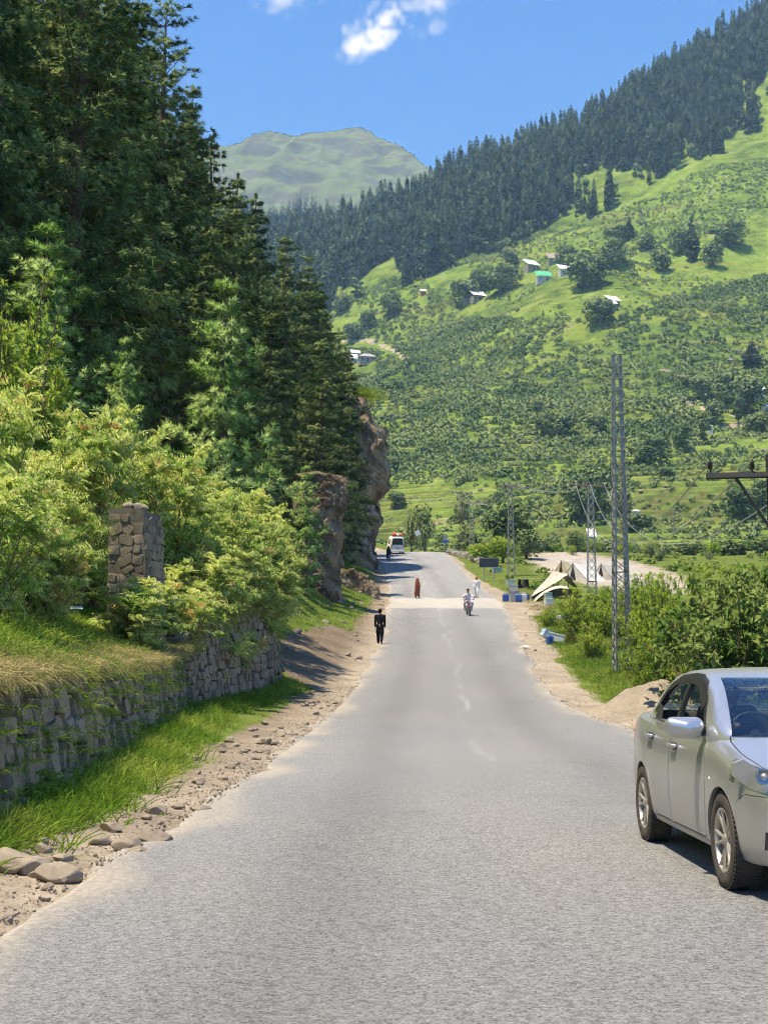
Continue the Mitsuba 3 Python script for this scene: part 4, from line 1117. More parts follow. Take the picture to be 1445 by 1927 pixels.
# single trees on the slope, surveyed one by one
ct, wt = blob_tree(701, 16, 6.2, 22, 2000, 1.15, low=0.08, spread_=0.7)
cn, wn = blob_tree(702, 16, 3.0, 16, 1200, 0.9, low=0.05, spread_=0.4)
cc, wc = conifer_small(703, 240, 25, 4.0, 0.7, 0.08)
TK = {'b': (foliage(ct[:2], ct[2], 'mat_hill_tree'), mikit.ply(wt, 'mat_bark', smooth=40), 16.0), 'p': (foliage(cn[:2], cn[2], 'mat_hill_tree'), mikit.ply(wn, 'mat_bark', smooth=40), 16.0), 'c': (foliage(cc[:2], cc[2], 'mat_conifer'), mikit.ply(wc, 'mat_bark', smooth=40), 25.0)}
for (u, v_, hp, wp, kind, lab) in [
    (1098, 545, 80, 75, 'b', 'big dark broad-leaved tree right of the houses on the mountainside'), (1150, 505, 62, 60, 'b', 'broad-leaved tree uphill of the big dark tree by the houses'), (1120, 535, 60, 50, 'b', 'grey-green tree beside the big dark tree'),
    (1065, 505, 45, 50, 'b', 'tree behind the upper houses'), (940, 553, 60, 75, 'b', 'round tree above the lower left houses'), (880, 568, 48, 70, 'b', 'wide tree left above the lower left houses'), (905, 545, 40, 45, 'b', 'tree between the two wide trees above the lower houses'), (960, 500, 40, 35, 'b', 'tree on the slope below the forest edge'), 
    (1302, 490, 85, 34, 'c', 'tall dark conifer standing in the meadow'), (1280, 478, 50, 50, 'b', 'broad-leaved tree left of the tall meadow conifer'), (1342, 502, 50, 42, 'b', 'small pale tree with visible trunk on the bright meadow'), (1372, 462, 52, 66, 'b', 'round tree casting a long shadow on the bright meadow'), (1245, 510, 48, 45, 'b', 'tree at the left end of the bright meadow'),
    (1184, 447, 42, 20, 'c', 'slim dark conifer near the forest edge'), (1160, 455, 34, 50, 'b', 'tree left of the slim conifer near the forest edge'), (1215, 470, 30, 40, 'b', 'low tree right of the slim conifer'), (735, 597, 52, 42, 'b', 'dark round tree above the dirt track on the left'), (692, 618, 36, 30, 'b', 'dark tree at the mouth of the gully'), (672, 560, 40, 30, 'p', 'slim tree in the bright clearing'),
    (1128, 612, 55, 60, 'b', 'tree left of the white huts in the middle of the slope'), (1022, 818, 48, 42, 'b', 'dark round tree in the middle of the shrub slope'), (1062, 822, 46, 50, 'b', 'pale round tree in the middle of the shrub slope'), (1124, 815, 40, 40, 'b', 'dark tree left of the top of the tall lattice pole'),
    (1225, 880, 66, 75, 'b', 'broad tree below the dirt path on the right'), (1283, 850, 60, 40, 'b', 'tree below the dirt path'), (1325, 838, 70, 34, 'p', 'slender poplar below the dirt path'), (1345, 800, 50, 40, 'b', 'tree beside the poplars'), (1300, 725, 30, 45, 'b', 'bushy tree above the dirt path'),
    (1322, 760, 60, 55, 'b', 'tree above the dirt path left of the white houses'), (1365, 770, 80, 60, 'b', 'large dark tree in front of the white houses'), (1390, 800, 95, 26, 'p', 'tall slim poplar at the right end of the dirt path'), (1408, 780, 80, 75, 'b', 'large tree hiding part of the upper white house'), (1415, 690, 50, 40, 'c', 'dark conifer above the upper white house'), (1432, 812, 40, 50, 'b', 'orchard tree below the lower white house'), (1418, 815, 36, 40, 'b', 'orchard tree on the terrace at the right edge'),
    (1095, 985, 105, 85, 'b', 'big dark tree behind the middle lattice pole'), (1130, 960, 80, 70, 'b', 'grey-green tree right behind the big dark tree'), (1160, 975, 60, 60, 'b', 'tree beside the tall lattice pole on the valley side'), (1200, 1000, 35, 60, 'b', 'bush below the white hut roof'), (1395, 975, 65, 70, 'b', 'dark tree mass behind the cross-arm brace'), (1435, 960, 70, 60, 'b', 'dark tree at the right edge below the cross-arm'), (1255, 905, 30, 40, 'b', 'small tree in the middle of the right slope'), (870, 985, 50, 30, 'b', 'slim dark tree behind the distant poles'), (1010, 780, 30, 30, 'b', 'small dark tree amid the shrub slope'),
    (745, 885, 30, 30, 'b', 'round bush just right of the overhanging rock'), (748, 955, 34, 40, 'b', 'dark round bush above the minibus'), (640, 590, 40, 40, 'b', 'tree at the edge of the pines in the gully'), (665, 640, 36, 40, 'b', 'tree above the leftmost houses')]:
    p = hit(u, v_)
    dist = p[1]
    hh = hp / FPX * dist * 1.02; ww = wp / FPX * dist
    cr, tr, h0 = TK[kind]
    w0 = {'b': 10.5, 'p': 4.8, 'c': 6.4}[kind]
    key = thing('hillside_tree', lab, 'tree')
    M = T().translate([p[0], p[1], p[2] - 0.3]).rotate([0, 0, 1], u * 5.0).scale([ww / w0, ww / w0, hh / h0])
    piece('crown', cr, key, M); piece('trunk', tr, key, M)

# ------------------------------------------------------------------ stone: walls, pillar, rocks
def stone_color(a, b, dark, scale=1.0):
    def fn(p, n, uv):
        f = fbm(p.x * 3.1 * scale, p.y * 3.1 * scale, p.z * 3.1 * scale, 4)
        g = noise(p.x * 30 * scale, p.y * 30 * scale, p.z * 30 * scale)
        big = noise(p.x * 1.1 * scale, p.y * 1.1 * scale, p.z * 2.2 * scale)
        c = mix(mi.Color3f(a), mi.Color3f(b), big) * (0.6 + 0.6 * f + 0.3 * (g - 0.5))
        return mix(c, mi.Color3f(dark), sstep(0.60, 0.75, f) * 0.7)
    return fn


diffuse('mat_wall_stone', stone_color((0.21, 0.170, 0.122), (0.37, 0.31, 0.235), (0.08, 0.075, 0.04)))
diffuse('mat_wall_stone_warm', stone_color((0.29, 0.22, 0.155), (0.40, 0.325, 0.24), (0.11, 0.095, 0.055)))
diffuse('mat_wall_core', stone_color((0.10, 0.085, 0.065), (0.17, 0.145, 0.11), (0.05, 0.05, 0.03)))
diffuse('mat_mortar', stone_color((0.16, 0.14, 0.115), (0.24, 0.215, 0.18), (0.09, 0.085, 0.06)))
diffuse('mat_loose_rock', stone_color((0.25, 0.21, 0.16), (0.40, 0.345, 0.27), (0.15, 0.115, 0.08)))


def cliff_color(p, n, uv):
    f = fbm(p.x * 0.5, p.y * 0.5, p.z * 0.5, 5)
    w = fbm(p.x * 0.25 + f * 1.5, p.y * 0.25, p.z * 1.1 + p.x * 0.7, 4)
    g = noise(p.x * 6, p.y * 6, p.z * 6)
    c = mix(mi.Color3f(0.115, 0.080, 0.052), mi.Color3f(0.275, 0.210, 0.145), sstep(0.3, 0.7, w)) * (0.65 + 0.5 * f + 0.25 * g)
    c = mix(c, mi.Color3f(0.36, 0.335, 0.29), sstep(0.60, 0.70, f) * 0.6)
    return mix(c, mi.Color3f(0.09, 0.10, 0.04), sstep(0.6, 0.85, n.z + (g - 0.5) * 0.6) * 0.5)


diffuse('mat_cliff', cliff_color)


def hull_stone(seed, n=14):
    """an angular stone about one unit across"""
    rng = np.random.default_rng(seed)
    p = unit(rng.normal(size=(n + 8, 3))) * rng.uniform(0.38, 0.5, (n + 8, 1))
    p = np.clip(p, -0.40, 0.40)
    m = trimesh.convex.convex_hull(p)
    v = m.vertices - m.bounds.mean(0)
    return v / np.ptp(v, axis=0), np.array(m.faces)


def block_stone(seed):
    """a roughly squared stone, edges knocked off"""
    rng = np.random.default_rng(seed)
    p = []
    for x in (-.5, .5):
        for y in (-.5, .5):
            for z in (-.5, .5):
                q = np.array([x, y, z]) + rng.uniform(-0.07, 0.07, 3)
                for k in range(3):
                    r = q.copy(); r[k] -= np.sign(r[k]) * rng.uniform(0.08, 0.22); p.append(r)
    m = trimesh.convex.convex_hull(np.array(p))
    return np.array(m.vertices), np.array(m.faces)


BLOCKS = [mikit.ply(block_stone(i), 'mat_wall_stone' if i % 3 else 'mat_wall_stone_warm') for i in range(12)]


def rough_stone(seed):
    """a broken stone: a lump cut by a few flat faces, edges worn"""
    rng = np.random.default_rng(seed)
    m = trimesh.creation.icosphere(3)
    v = np.array(m.vertices)
    for k in range(11):
        n_ = unit(rng.normal(size=3)); d_ = rng.uniform(0.55, 0.85)
        ov = np.maximum(v @ n_ - d_, 0)
        v = v - ov[:, None] * n_ * 0.93
    v = v * (1 + 0.10 * (meshkit.fbm(v * 2.6 + seed, 4, seed)[:, None] - 0.5) + 0.05 * (meshkit.fbm(v * 9, 2, seed)[:, None] - 0.5))
    return v / np.ptp(v, axis=0), np.array(m.faces)


ROUGH = [mikit.ply(rough_stone(40 + i), 'mat_loose_rock', smooth=28) for i in range(10)]
BV = [block_stone(i) for i in range(12)]


def basis(a, b, c, o):
    return T([[float(a[i]), float(b[i]), float(c[i]), float(o[i])] for i in range(3)] + [[0, 0, 0, 1.0]])


def stone_wall(name, label, y0, y1, base_dz, top_fn, rows, width, depth, lean, seed, ret=None):
    """a dry retaining wall: a core with squared stones set proud of it in courses; stones past the 300 largest are one part"""
    rng = np.random.default_rng(seed)
    key = thing(name, label, 'wall')
    ys = np.linspace(y0, y1, 60)
    xb = _XW(ys); zb = np.array([h(x + 0.12, y) for x, y in zip(xb, ys)]) - base_dz
    zt = top_fn(ys)
    core = MB()
    fr = np.stack([xb, ys, zb], -1); tp = np.stack([xb - lean * (zt - zb), ys, zt - 0.05], -1)
    bk = tp - [0.5, 0, 0]; bb = fr - [0.9, 0, 0]
    V = np.stack([fr, tp, bk, bb], 1).reshape(-1, 3)
    F = []
    for i in range(59):
        for k in range(3):
            F.append([4 * i + k, 4 * i + k + 1, 4 * i + 5 + k, 4 * i + 4 + k])
    F += [[0, 3, 2, 1], [4 * 59, 4 * 59 + 1, 4 * 59 + 2, 4 * 59 + 3]]
    obj('core', (V, np.array(F)), 'mat_wall_core', key)
    todo = []
    for r in range(rows):
        y = y0 + rng.uniform(0, width)
        while y < y1 - width * 0.3:
            w = width * rng.uniform(0.5, 1.6)
            yc = y + w / 2; y += w + 0.012
            if yc > y1: break
            i = np.interp(yc, ys, np.arange(60)); i0 = int(min(i, 58))
            hgt = zt[i0] - zb[i0]; hr = hgt / rows
            zz = zb[i0] + (r + 0.5) * hr + rng.normal() * 0.02
            if r == rows - 1 and rng.uniform() < 0.22: continue
            if rng.uniform() < 0.03: continue
            x = np.interp(yc, ys, xb) - lean * (r + 0.5) * hr
            d = depth * rng.uniform(0.8, 1.2)
            t = unit(np.array([np.interp(yc + .3, ys, xb) - np.interp(yc - .3, ys, xb), 0.6, 0.0]))
            out = np.array([t[1], -t[0], 0.0]); up = unit(np.array([-lean, 0, 1.0]))
            ra = rng.normal() * 0.09
            a = (t * math.cos(ra) + up * math.sin(ra)) * w; b = (up * math.cos(ra) - t * math.sin(ra)) * hr * rng.uniform(0.88, 1.0)
            todo.append((yc, a, b, out * d, np.array([x, yc, zz]) + out * rng.uniform(-0.07, 0.05)))
    todo.sort(key=lambda q: q[0])
    for q in todo[:300]:
        piece('stone', BLOCKS[int(rng.integers(12))], key, basis(q[1], q[2], q[3], q[4]))
    if len(todo) > 300:
        mb = MB()
        for q in todo[300:]:
            v, f = BV[int(rng.integers(12))]
            mb.add(v @ np.stack([q[1], q[2], q[3]]) + q[4], f)
        k = obj('far_stones', mb.mesh(), 'mat_wall_stone', key)
        labels[k] = {'kind': 'stuff', 'label': 'farther stones of the same wall'}
    return key


stone_wall('stone_wall', 'low retaining wall of upright grey stones nearest on the left, crumbling top under straw grass', 8.5, 32.6, 0.05, lambda y: _ZT(y) + 0.06 * np.sin(y * 1.7) + 0.05 * np.sin(y * 4.1), 5, 0.26, 0.34, 0.16, 51)
stone_wall('stone_wall', 'taller leaning retaining wall of small squared stones beyond the near wall, feathery bushes on top', 33.6, 46.9, 0.05, lambda y: _ZT(y) + 0.15, 11, 0.29, 0.28, 0.14, 52)

# tumbled stones in the gap between the two walls
rng = np.random.default_rng(53)
for k in range(16):
    y = rng.uniform(32.8, 35.3); t = rng.uniform(0, 1)
    x = _XW(y) - 0.15 - 0.8 * t + rng.normal() * 0.1; z = h(_XW(y) + 0.2, y) + 0.1 + t * 1.8
    s = rng.uniform(0.2, 0.5, 3)
    a = rot('z', rng.uniform(0, 6)) @ rot('x', rng.normal() * 0.4)
    k_ = thing('tumbled_stone', 'grey stone tumbled in the gap between the two retaining walls', 'stone', 'stones tumbled in the gap between the walls')
    scene[k_] = {**BLOCKS[k % 12], 'to_world': basis(a[:, 0] * s[0], a[:, 1] * s[1], a[:, 2] * s[2], (x, y, z))}

# the ruined pillar above the near wall
PB = P(252, 1140, 31.5); pz0, pz1 = 1.7, P(252, 962, 31.5)[2]
key = thing('stone_pillar', 'ruined square pillar of rubble stones in mortar standing among feathery bushes', 'pillar')
R_ = rot('z', math.radians(-11))
wx, wy, hh = 0.80, 1.15, pz1 - pz0
core = trimesh.creation.box(extents=(wx, wy, hh))
core = core.subdivide().subdivide().subdivide()
cv = np.array(core.vertices)
tz = (cv[:, 2] / hh + 0.5)
cv[:, 0] += np.where(cv[:, 0] > 0, 0.16 * (1 - tz), 0)
cv = cv + 0.05 * (np.stack([meshkit.noise(cv * 4 + q) for q in (0, 9, 17)], -1) - 0.5)
cv[:, 2] += np.where(tz > 0.99, 0.10 * (meshkit.noise(cv * [3, 3, 0]) - 0.7) - 0.20 * np.clip(cv[:, 1] / wy, 0, 1), 0)
obj('mortar', (cv @ R_.T + [PB[0], 31.5, (pz0 + pz1) / 2], np.array(core.faces)), 'mat_mortar', key, smooth=30)
rng = np.random.default_rng(54)
for face in range(3):
    wd = wx if face == 0 else wy
    z = pz0 + 0.12
    while z < pz1 - 0.12:
        rh = rng.uniform(0.14, 0.24); a = -wd / 2 + 0.02
        while a < wd / 2 - 0.08:
            w = min(rng.uniform(0.13, 0.32), wd / 2 - a)
            c = a + w / 2; a += w + 0.02
            tz = (z - pz0) / hh
            if face == 0: o, n_, t_ = np.array([c, -wy / 2, 0]), np.array([0, -1.0, 0]), np.array([1.0, 0, 0])
            elif face == 1: o, n_, t_ = np.array([wx / 2 + 0.16 * (1 - tz), c, 0]), np.array([1.0, 0, 0]), np.array([0, 1.0, 0])
            else: o, n_, t_ = np.array([-wx / 2, c, 0]), np.array([-1.0, 0, 0]), np.array([0, 1.0, 0])
            pos = R_ @ (o + n_ * rng.uniform(-0.078, -0.045)) + [PB[0], 31.5, z + rh / 2 + rng.normal() * 0.015]
            ra = rng.normal() * 0.25
            t2 = R_ @ t_ * math.cos(ra) + np.array([0, 0, math.sin(ra)]); u2 = np.array([0, 0, math.cos(ra)]) - R_ @ t_ * math.sin(ra)
            if rng.uniform() < 0.9 and z + rh < pz1 - (0.2 * np.clip(c / wy, 0, 1) if face else 0.03):
                piece('stone', BLOCKS[int(rng.integers(12))], key, basis(t2 * w, u2 * rh * 0.92, R_ @ n_ * 0.16, pos))
        z += rh + 0.015
for (u, v_, s, lab) in [(243, 948, 0.27, 'brown loose stone on top of the ruined pillar, leftmost of three'), (258, 946, 0.26, 'pale loose stone on top of the ruined pillar, between two others'), (272, 950, 0.20, 'small loose stone on top of the ruined pillar, rightmost of three')]:
    p = P(u, v_, 31.3)
    a = rot('z', u) * s
    k_ = thing('loose_stone', lab, 'stone')
    scene[k_] = {**ROUGH[int(u) % 10], 'to_world': basis(a[:, 0] * 1.2, a[:, 1], a[:, 2] * 0.75, (p[0], 31.3, pz1 + s * 0.28))}


def outcrop(name, label, D, edge, depth, left, seed, amp, tilt=(0, 0)):
    """a crag: edge lists points (u, v) down its right-hand outline at distance D; it runs back into the bank to the left"""
    E = np.array([P(u, v_, D) for u, v_ in edge])
    o = np.argsort(E[:, 2]); z, x = E[o, 2], E[o, 0]
    nz, na = 170, 200
    zz = np.concatenate([np.linspace(z[0] - 1.5, z[-1], nz), z[-1] + np.zeros(6)])
    shrink = np.concatenate([np.ones(nz), np.linspace(0.85, 0.0, 6)])
    lift = np.concatenate([np.zeros(nz), np.linspace(0.1, 0.5, 6)])
    xr = np.interp(zz, z, x)
    a = np.linspace(0, 2 * math.pi, na, endpoint=False)
    cx = xr - left / 2
    X = cx[:, None] + (np.sign(np.cos(a)) * np.abs(np.cos(a)) ** 0.7)[None] * (left / 2) * shrink[:, None]
    Y = D + depth / 2 * 0.8 + (np.sign(np.sin(a)) * np.abs(np.sin(a)) ** 0.7)[None] * depth / 2 * shrink[:, None]
    Z = zz[:, None] + lift[:, None] + 0 * X
    V = np.stack([X, Y, Z], -1)
    w = V * [1, 1, 1.0] @ np.array([[0.9, 0, 0.45], [0, 1, 0], [-0.45, 0, 0.9]])
    n = meshkit.fbm(w / (amp * 3.2), 5, seed) - 0.5
    r = 1 - np.abs(meshkit.fbm(w / (amp * 2.2) * [1, 1, 0.6] + 11, 4, seed + 1) - 0.5) * 4
    fac = np.floor(meshkit.fbm(w / (amp * 1.6), 3, seed + 2) * 6) / 6 + np.floor(meshkit.fbm(w / (amp * 0.6), 2, seed + 7) * 5) / 12 - 0.7
    d = (n * 1.7 + r * 0.35 + fac * 0.9) * amp
    rad = np.stack([np.cos(a)[None] + 0 * X, np.sin(a)[None] + 0 * X, 0 * X], -1)
    V = V + rad * d[..., None] * np.clip(shrink, 0.3, 1)[:, None, None]
    V[..., 2] += (meshkit.fbm(w / amp, 3, seed + 4) - 0.5) * amp * 0.8
    i, j = np.meshgrid(np.arange(len(zz) - 1), np.arange(na), indexing='ij')
    q = np.stack([i * na + j, i * na + (j + 1) % na, (i + 1) * na + (j + 1) % na, (i + 1) * na + j], -1).reshape(-1, 4)
    mb = MB().add(V.reshape(-1, 3), q)
    rng = np.random.default_rng(seed + 9)
    for k in range(150):
        # blocks that the joints of the rock have loosened, still held in its face
        r_, c_ = int(rng.integers(8, nz - 2)), int(rng.integers(0, na))
        sz = amp * rng.uniform(1.0, 3.4) * np.array([1.0, 0.8, 1.25])
        hv, hf = hull_stone(seed * 10 + k % 23, 9)
        A = rot('y', 0.35 + rng.normal() * 0.12) @ rot('z', rng.uniform(0, 6.3)) @ rot('x', rng.normal() * 0.2)
        bv = (hv * sz) @ A.T
        mb.add(bv + V[r_, c_] - rad[r_, c_] * amp * 0.45, hf)
    return solo(name, mb.mesh(), 'mat_cliff', label, 'rock', smooth=18)


outcrop('rock_cliff', 'tall overhanging brown rock cliff beside the road bend', 152, [(668, 742), (692, 752), (704, 790), (722, 805), (724, 850), (730, 885), (722, 915), (700, 935), (704, 955), (712, 968), (700, 985), (702, 1040), (706, 1060)], 14, 8.0, 61, 0.55)
outcrop('rock_outcrop', 'split dark rock crag with pale veins on the bank between bushes and road', 93, [(634, 893), (646, 905), (648, 935), (640, 960), (636, 985), (642, 1000), (636, 1030), (632, 1075), (640, 1090)], 5.0, 3.1, 64, 0.30)
outcrop('rock_ledge', 'low rock ledge throwing a dark shadow beside the road', 112, [(672, 1078), (690, 1090), (706, 1105), (712, 1128)], 2.6, 3.0, 66, 0.25)
rng = np.random.default_rng(56)
q = np.column_stack([rng.normal(P(683, 735, 154)[0] - 0.6, 1.2, 130), rng.normal(156, 2.2, 130), np.full(130, P(683, 742, 154)[2] + 0.2)])
blades(q, 18, 1.0, 0.05, 0.25, 57, 'mat_grass', 'cliff_grass', 'tufts of grass on top of the rock cliff', seg=2, lean=0.5)

# loose stones along the road
for (u, v_, s, lab) in [(500, 1401, 0.30, 'flat pale stone lying alone where the tree shadows end'), (432, 1398, 0.22, 'pale stone at the edge of the grass, left of the flat pale stone'), (431, 1392, 0.16, 'small pale stone behind the grass-edge stone'), (30, 1640, 0.42, 'large grey boulder in the grass at the lower left corner'), (62, 1645, 0.34, 'brown broken stone right beside the large boulder'),
                        (112, 1660, 0.36, 'low brown rock half sunk in the gravel right of the boulder'), (292, 1590, 0.30, 'white flat slab in the gravel'), (243, 1603, 0.28, 'grey slab left of the white flat slab'), (118, 1620, 0.16, 'pale stone just above the half-sunk rock'), (262, 1612, 0.20, 'grey stone just below the white flat slab'), (190, 1590, 0.24, 'pale stone at the grass edge left of the slabs'),
                        (210, 1565, 0.22, 'dark stone in the shadow of the grass'), (378, 1530, 0.22, 'stick-like brown stone beside the gravel edge'), (295, 1532, 0.26, 'flat brown stone lying in the gravel'), (335, 1523, 0.16, 'small dark stone near the asphalt edge'), (357, 1430, 0.24, 'pale round stone half in the grass'), (420, 1468, 0.18, 'pale stone touching the asphalt edge'), (480, 1430, 0.18, 'tan stone at the asphalt edge'), (88, 1675, 0.12, 'round pebble-like stone below the half-sunk rock'), (372, 1475, 0.20, 'brown stone in the middle of the gravel strip')]:
    p = hit(u, v_, 5, 60)
    a = rot('z', u * 0.7) @ rot('x', 0.2)
    k_ = thing('loose_stone', lab, 'stone')
    scene[k_] = {**ROUGH[(u + v_) % 10], 'to_world': basis(a[:, 0] * s, a[:, 1] * s * 0.8, a[:, 2] * s * 0.5, p + [0, 0, s * 0.14])}
rng = np.random.default_rng(58)
for k in range(70):
    y = rng.uniform(9.5, 46); x = _L(y) - rng.uniform(0.05, 1.1); s = rng.uniform(0.05, 0.15)
    a = rot('z', rng.uniform(0, 6)) @ rot('x', rng.normal() * 0.4)
    k_ = thing('roadside_stone', 'small stone strewn on the dirt strip left of the asphalt', 'stone', 'small stones strewn on the left dirt strip')
    scene[k_] = {**ROUGH[k % 10], 'to_world': basis(a[:, 0] * s * 1.3, a[:, 1] * s, a[:, 2] * s * 0.7, (x, y, h(x, y) + s * 0.2))}
for k in range(40):
    y = rng.uniform(50, 125); dl = rng.uniform(0.3, 4.5); x = _L(y) - dl; s = rng.uniform(0.10, 0.42)
    a = rot('z', rng.uniform(0, 6)) @ rot('x', rng.normal() * 0.4)
    k_ = thing('slope_stone', 'stone on the dirt and grass slope left of the road beyond the walls', 'stone', 'stones on the slope beyond the walls')
    scene[k_] = {**ROUGH[k % 10], 'to_world': basis(a[:, 0] * s * 1.3, a[:, 1] * s, a[:, 2] * s * 0.7, (x, y, h(x, y) + s * 0.1))}
for k in range(36):
    y = rng.uniform(31, 125); x = _R(y) + rng.uniform(0.3, 3.0); s = rng.uniform(0.06, 0.20)
    a = rot('z', rng.uniform(0, 6)) @ rot('x', rng.normal() * 0.4)
    k_ = thing('verge_stone', 'pale stone on the sandy right shoulder', 'stone', 'stones on the sandy right shoulder')
    scene[k_] = {**ROUGH[k % 10], 'to_world': basis(a[:, 0] * s * 1.3, a[:, 1] * s, a[:, 2] * s * 0.7, (x, y, h(x, y) + s * 0.2))}
# gravel
gv, gf = hull_stone(99, 9)
n = 7000
yy = 6 + 44 * rng.uniform(0, 1, n) ** 1.4
left = rng.uniform(size=n) < 0.72
yy = np.where(left, yy, rng.uniform(24, 70, n))
xx = np.where(left, _L(yy) + 0.15 - np.abs(rng.normal(size=n)) * 0.5, _R(yy) - 0.3 + np.abs(rng.normal(size=n)) * 0.9)
s = 0.008 + 0.034 * rng.uniform(0, 1, n) ** 4
M = frames(unit(rng.normal(size=(n, 3))), rng, 3.0) * s[:, None, None] * np.array([1.2, 1, 0.8])[None, None]
onroad = (xx > _L(yy)) & (xx < _R(yy))
zz = np.where(onroad, _ZR(yy) + 0.026, H(xx, yy)) + s * 0.15
v, f = spread(gv, gf, M, np.stack([xx, yy, zz], -1))
solo('gravel', (v, f), 'mat_loose_rock', 'fine gravel along both edges of the asphalt', 'gravel', kind='stuff')
# grass growing out of the joints of the walls
yy = rng.uniform(9, 32, 420); t = rng.uniform(0, 1, 420)
zb = H(_XW(yy) + 0.15, yy)
blades(np.column_stack([_XW(yy) + 0.20 - 0.16 * t * 1.2, yy, zb + t * (_ZT(yy) - zb)]), 16, 0.25, 0.010, 0.06, 59, 'mat_grass', 'wall_grass', 'grass tufts growing from the joints of the near stone wall', seg=3, lean=1.2, droop=0.7)

yy = rng.uniform(8.6, 46, 480)
blades(np.column_stack([_XW(yy) - 0.10 + rng.uniform(-.04, .06, 480), yy, _ZT(yy) + rng.uniform(-.12, .06, 480)]), 18, 0.42, 0.010, 0.05, 60, 'mat_dry_grass', 'hanging_grass', 'straw grass hanging over the top edge of the stone walls', seg=3, lean=1.0, droop=0.95)

# ------------------------------------------------------------------ the silver car
def paint_color(p, n, uv):
    f = fbm(p.x * 3, p.y * 3, p.z * 3, 3)
    d = sstep(0.95, 0.25, p.z + (f - 0.5) * 0.5) * 0.55 + 0.10
    return mix(mi.Color3f(0.66, 0.675, 0.69), mi.Color3f(0.43, 0.40, 0.345), d * (0.35 + 0.6 * f))


def paint_rough(p, n, uv):
    return 0.17 + 0.30 * sstep(0.95, 0.25, p.z) + 0.10 * noise(p.x * 4, p.y * 4, p.z * 4)


scene['mat_paint'] = {'type': 'twosided', 'b': {'type': 'principled', 'base_color': mikit.proc(paint_color), 'metallic': 0.78, 'roughness': mikit.proc(paint_rough), 'clearcoat': 1.0, 'clearcoat_gloss': 0.95}}
princ('mat_trim', (0.022, 0.022, 0.023), 0.45)
princ('mat_dark_plastic', (0.03, 0.03, 0.032), 0.6)
princ('mat_rubber', lambda p, n, uv: mix(mi.Color3f(0.025, 0.024, 0.023), mi.Color3f(0.16, 0.135, 0.105), 0.5 * fbm(p.x * 8, p.y * 8, p.z * 8, 3)), 0.85)
princ('mat_alloy', lambda p, n, uv: mix(mi.Color3f(0.62, 0.60, 0.56), mi.Color3f(0.40, 0.34, 0.27), 0.7 * fbm(p.x * 7, p.y * 7, p.z * 7, 3)), 0.38, 0.7)
princ('mat_chrome', (0.75, 0.75, 0.74), 0.12, 1.0)
princ('mat_seat_cloth', (0.07, 0.066, 0.06), 0.9)
scene['mat_glass'] = {'type': 'thindielectric', 'int_ior': 1.5, 'specular_transmittance': {'type': 'rgb', 'value': [0.62, 0.70, 0.66]}}
scene['mat_clear_glass'] = {'type': 'thindielectric', 'int_ior': 1.5}
princ('mat_red_lens', (0.45, 0.02, 0.015), 0.15)
princ('mat_white_paint', lambda p, n, uv: mi.Color3f(0.72, 0.715, 0.69) * (0.82 + 0.25 * fbm(p.x * 2, p.y * 2, p.z * 2, 3)), 0.35)


def manifold(v, f):
    return m3.Manifold(m3.Mesh(vert_properties=np.asarray(v, np.float32), tri_verts=np.asarray(f, np.uint32)))


def loft(sections):
    """a closed solid through rings of equal length (k, n, 3)"""
    S = np.asarray(sections, float)
    k, n = S.shape[:2]
    i, j = np.meshgrid(np.arange(k - 1), np.arange(n), indexing='ij')
    a, b, c, d = i * n + j, i * n + (j + 1) % n, (i + 1) * n + (j + 1) % n, (i + 1) * n + j
    f = np.concatenate([np.stack([a, b, c], -1).reshape(-1, 3), np.stack([a, c, d], -1).reshape(-1, 3)])
    v = np.vstack([S.reshape(-1, 3), S[0].mean(0), S[-1].mean(0)])
    r = np.arange(n)
    f = np.vstack([f, np.stack([(r + 1) % n, r, r * 0 + k * n], -1), np.stack([(k - 1) * n + r, (k - 1) * n + (r + 1) % n, r * 0 + k * n + 1], -1)])
    m = manifold(v, f)
    return m if m.volume() > 0 else manifold(v, f[:, ::-1])


def half_ring(pts, n):
    """smooth closed ring from the half outline bottom centre -> side -> top centre (x, z)"""
    p = np.asarray(pts, float)
    t = np.concatenate([[0], np.cumsum(np.linalg.norm(np.diff(p, axis=0), axis=1) + 1e-6)])
    u = np.linspace(0, t[-1], n)
    x, z = PchipInterpolator(t, p[:, 0])(u), PchipInterpolator(t, p[:, 1])(u)
    return np.concatenate([np.stack([x, z], -1), np.stack([-x[-2:0:-1], z[-2:0:-1]], -1)])


def prism(poly, axis, a, b):
    """extrude a polygon given in the two other axes along axis 'x', 'y' or 'z' from a to b"""
    c = m3.CrossSection([np.asarray(poly, float)], m3.FillRule.NonZero)
    m = m3.Manifold.extrude(c, b - a)
    if axis == 'z': return m.translate([0, 0, a])
    if axis == 'x': return m.transform(np.array([[0, 0, 1, a], [1, 0, 0, 0], [0, 1, 0, 0]], float))     # (s, z) -> y, z
    return m.transform(np.array([[1, 0, 0, 0], [0, 0, 1, a], [0, 1, 0, 0]], float))                      # (x, z) -> x, z


def mbox(x0, x1, y0, y1, z0, z1):
    return m3.Manifold.cube([x1 - x0, y1 - y0, z1 - z0]).translate([x0, y0, z0])


def mcyl(axis, r, a, b, c, seg=40):
    m = m3.Manifold.cylinder(b - a, r, r, seg)
    if axis == 'x': return m.rotate([0, 90, 0]).translate([a, c[0], c[1]])
    if axis == 'y': return m.rotate([-90, 0, 0]).translate([c[0], a, c[1]])
    return m.translate([c[0], c[1], a])


def hull_spheres(*cr, seg=12):
    return m3.Manifold.batch_hull([m3.Manifold.sphere(r, seg).translate(list(map(float, c))) for c, r in cr])


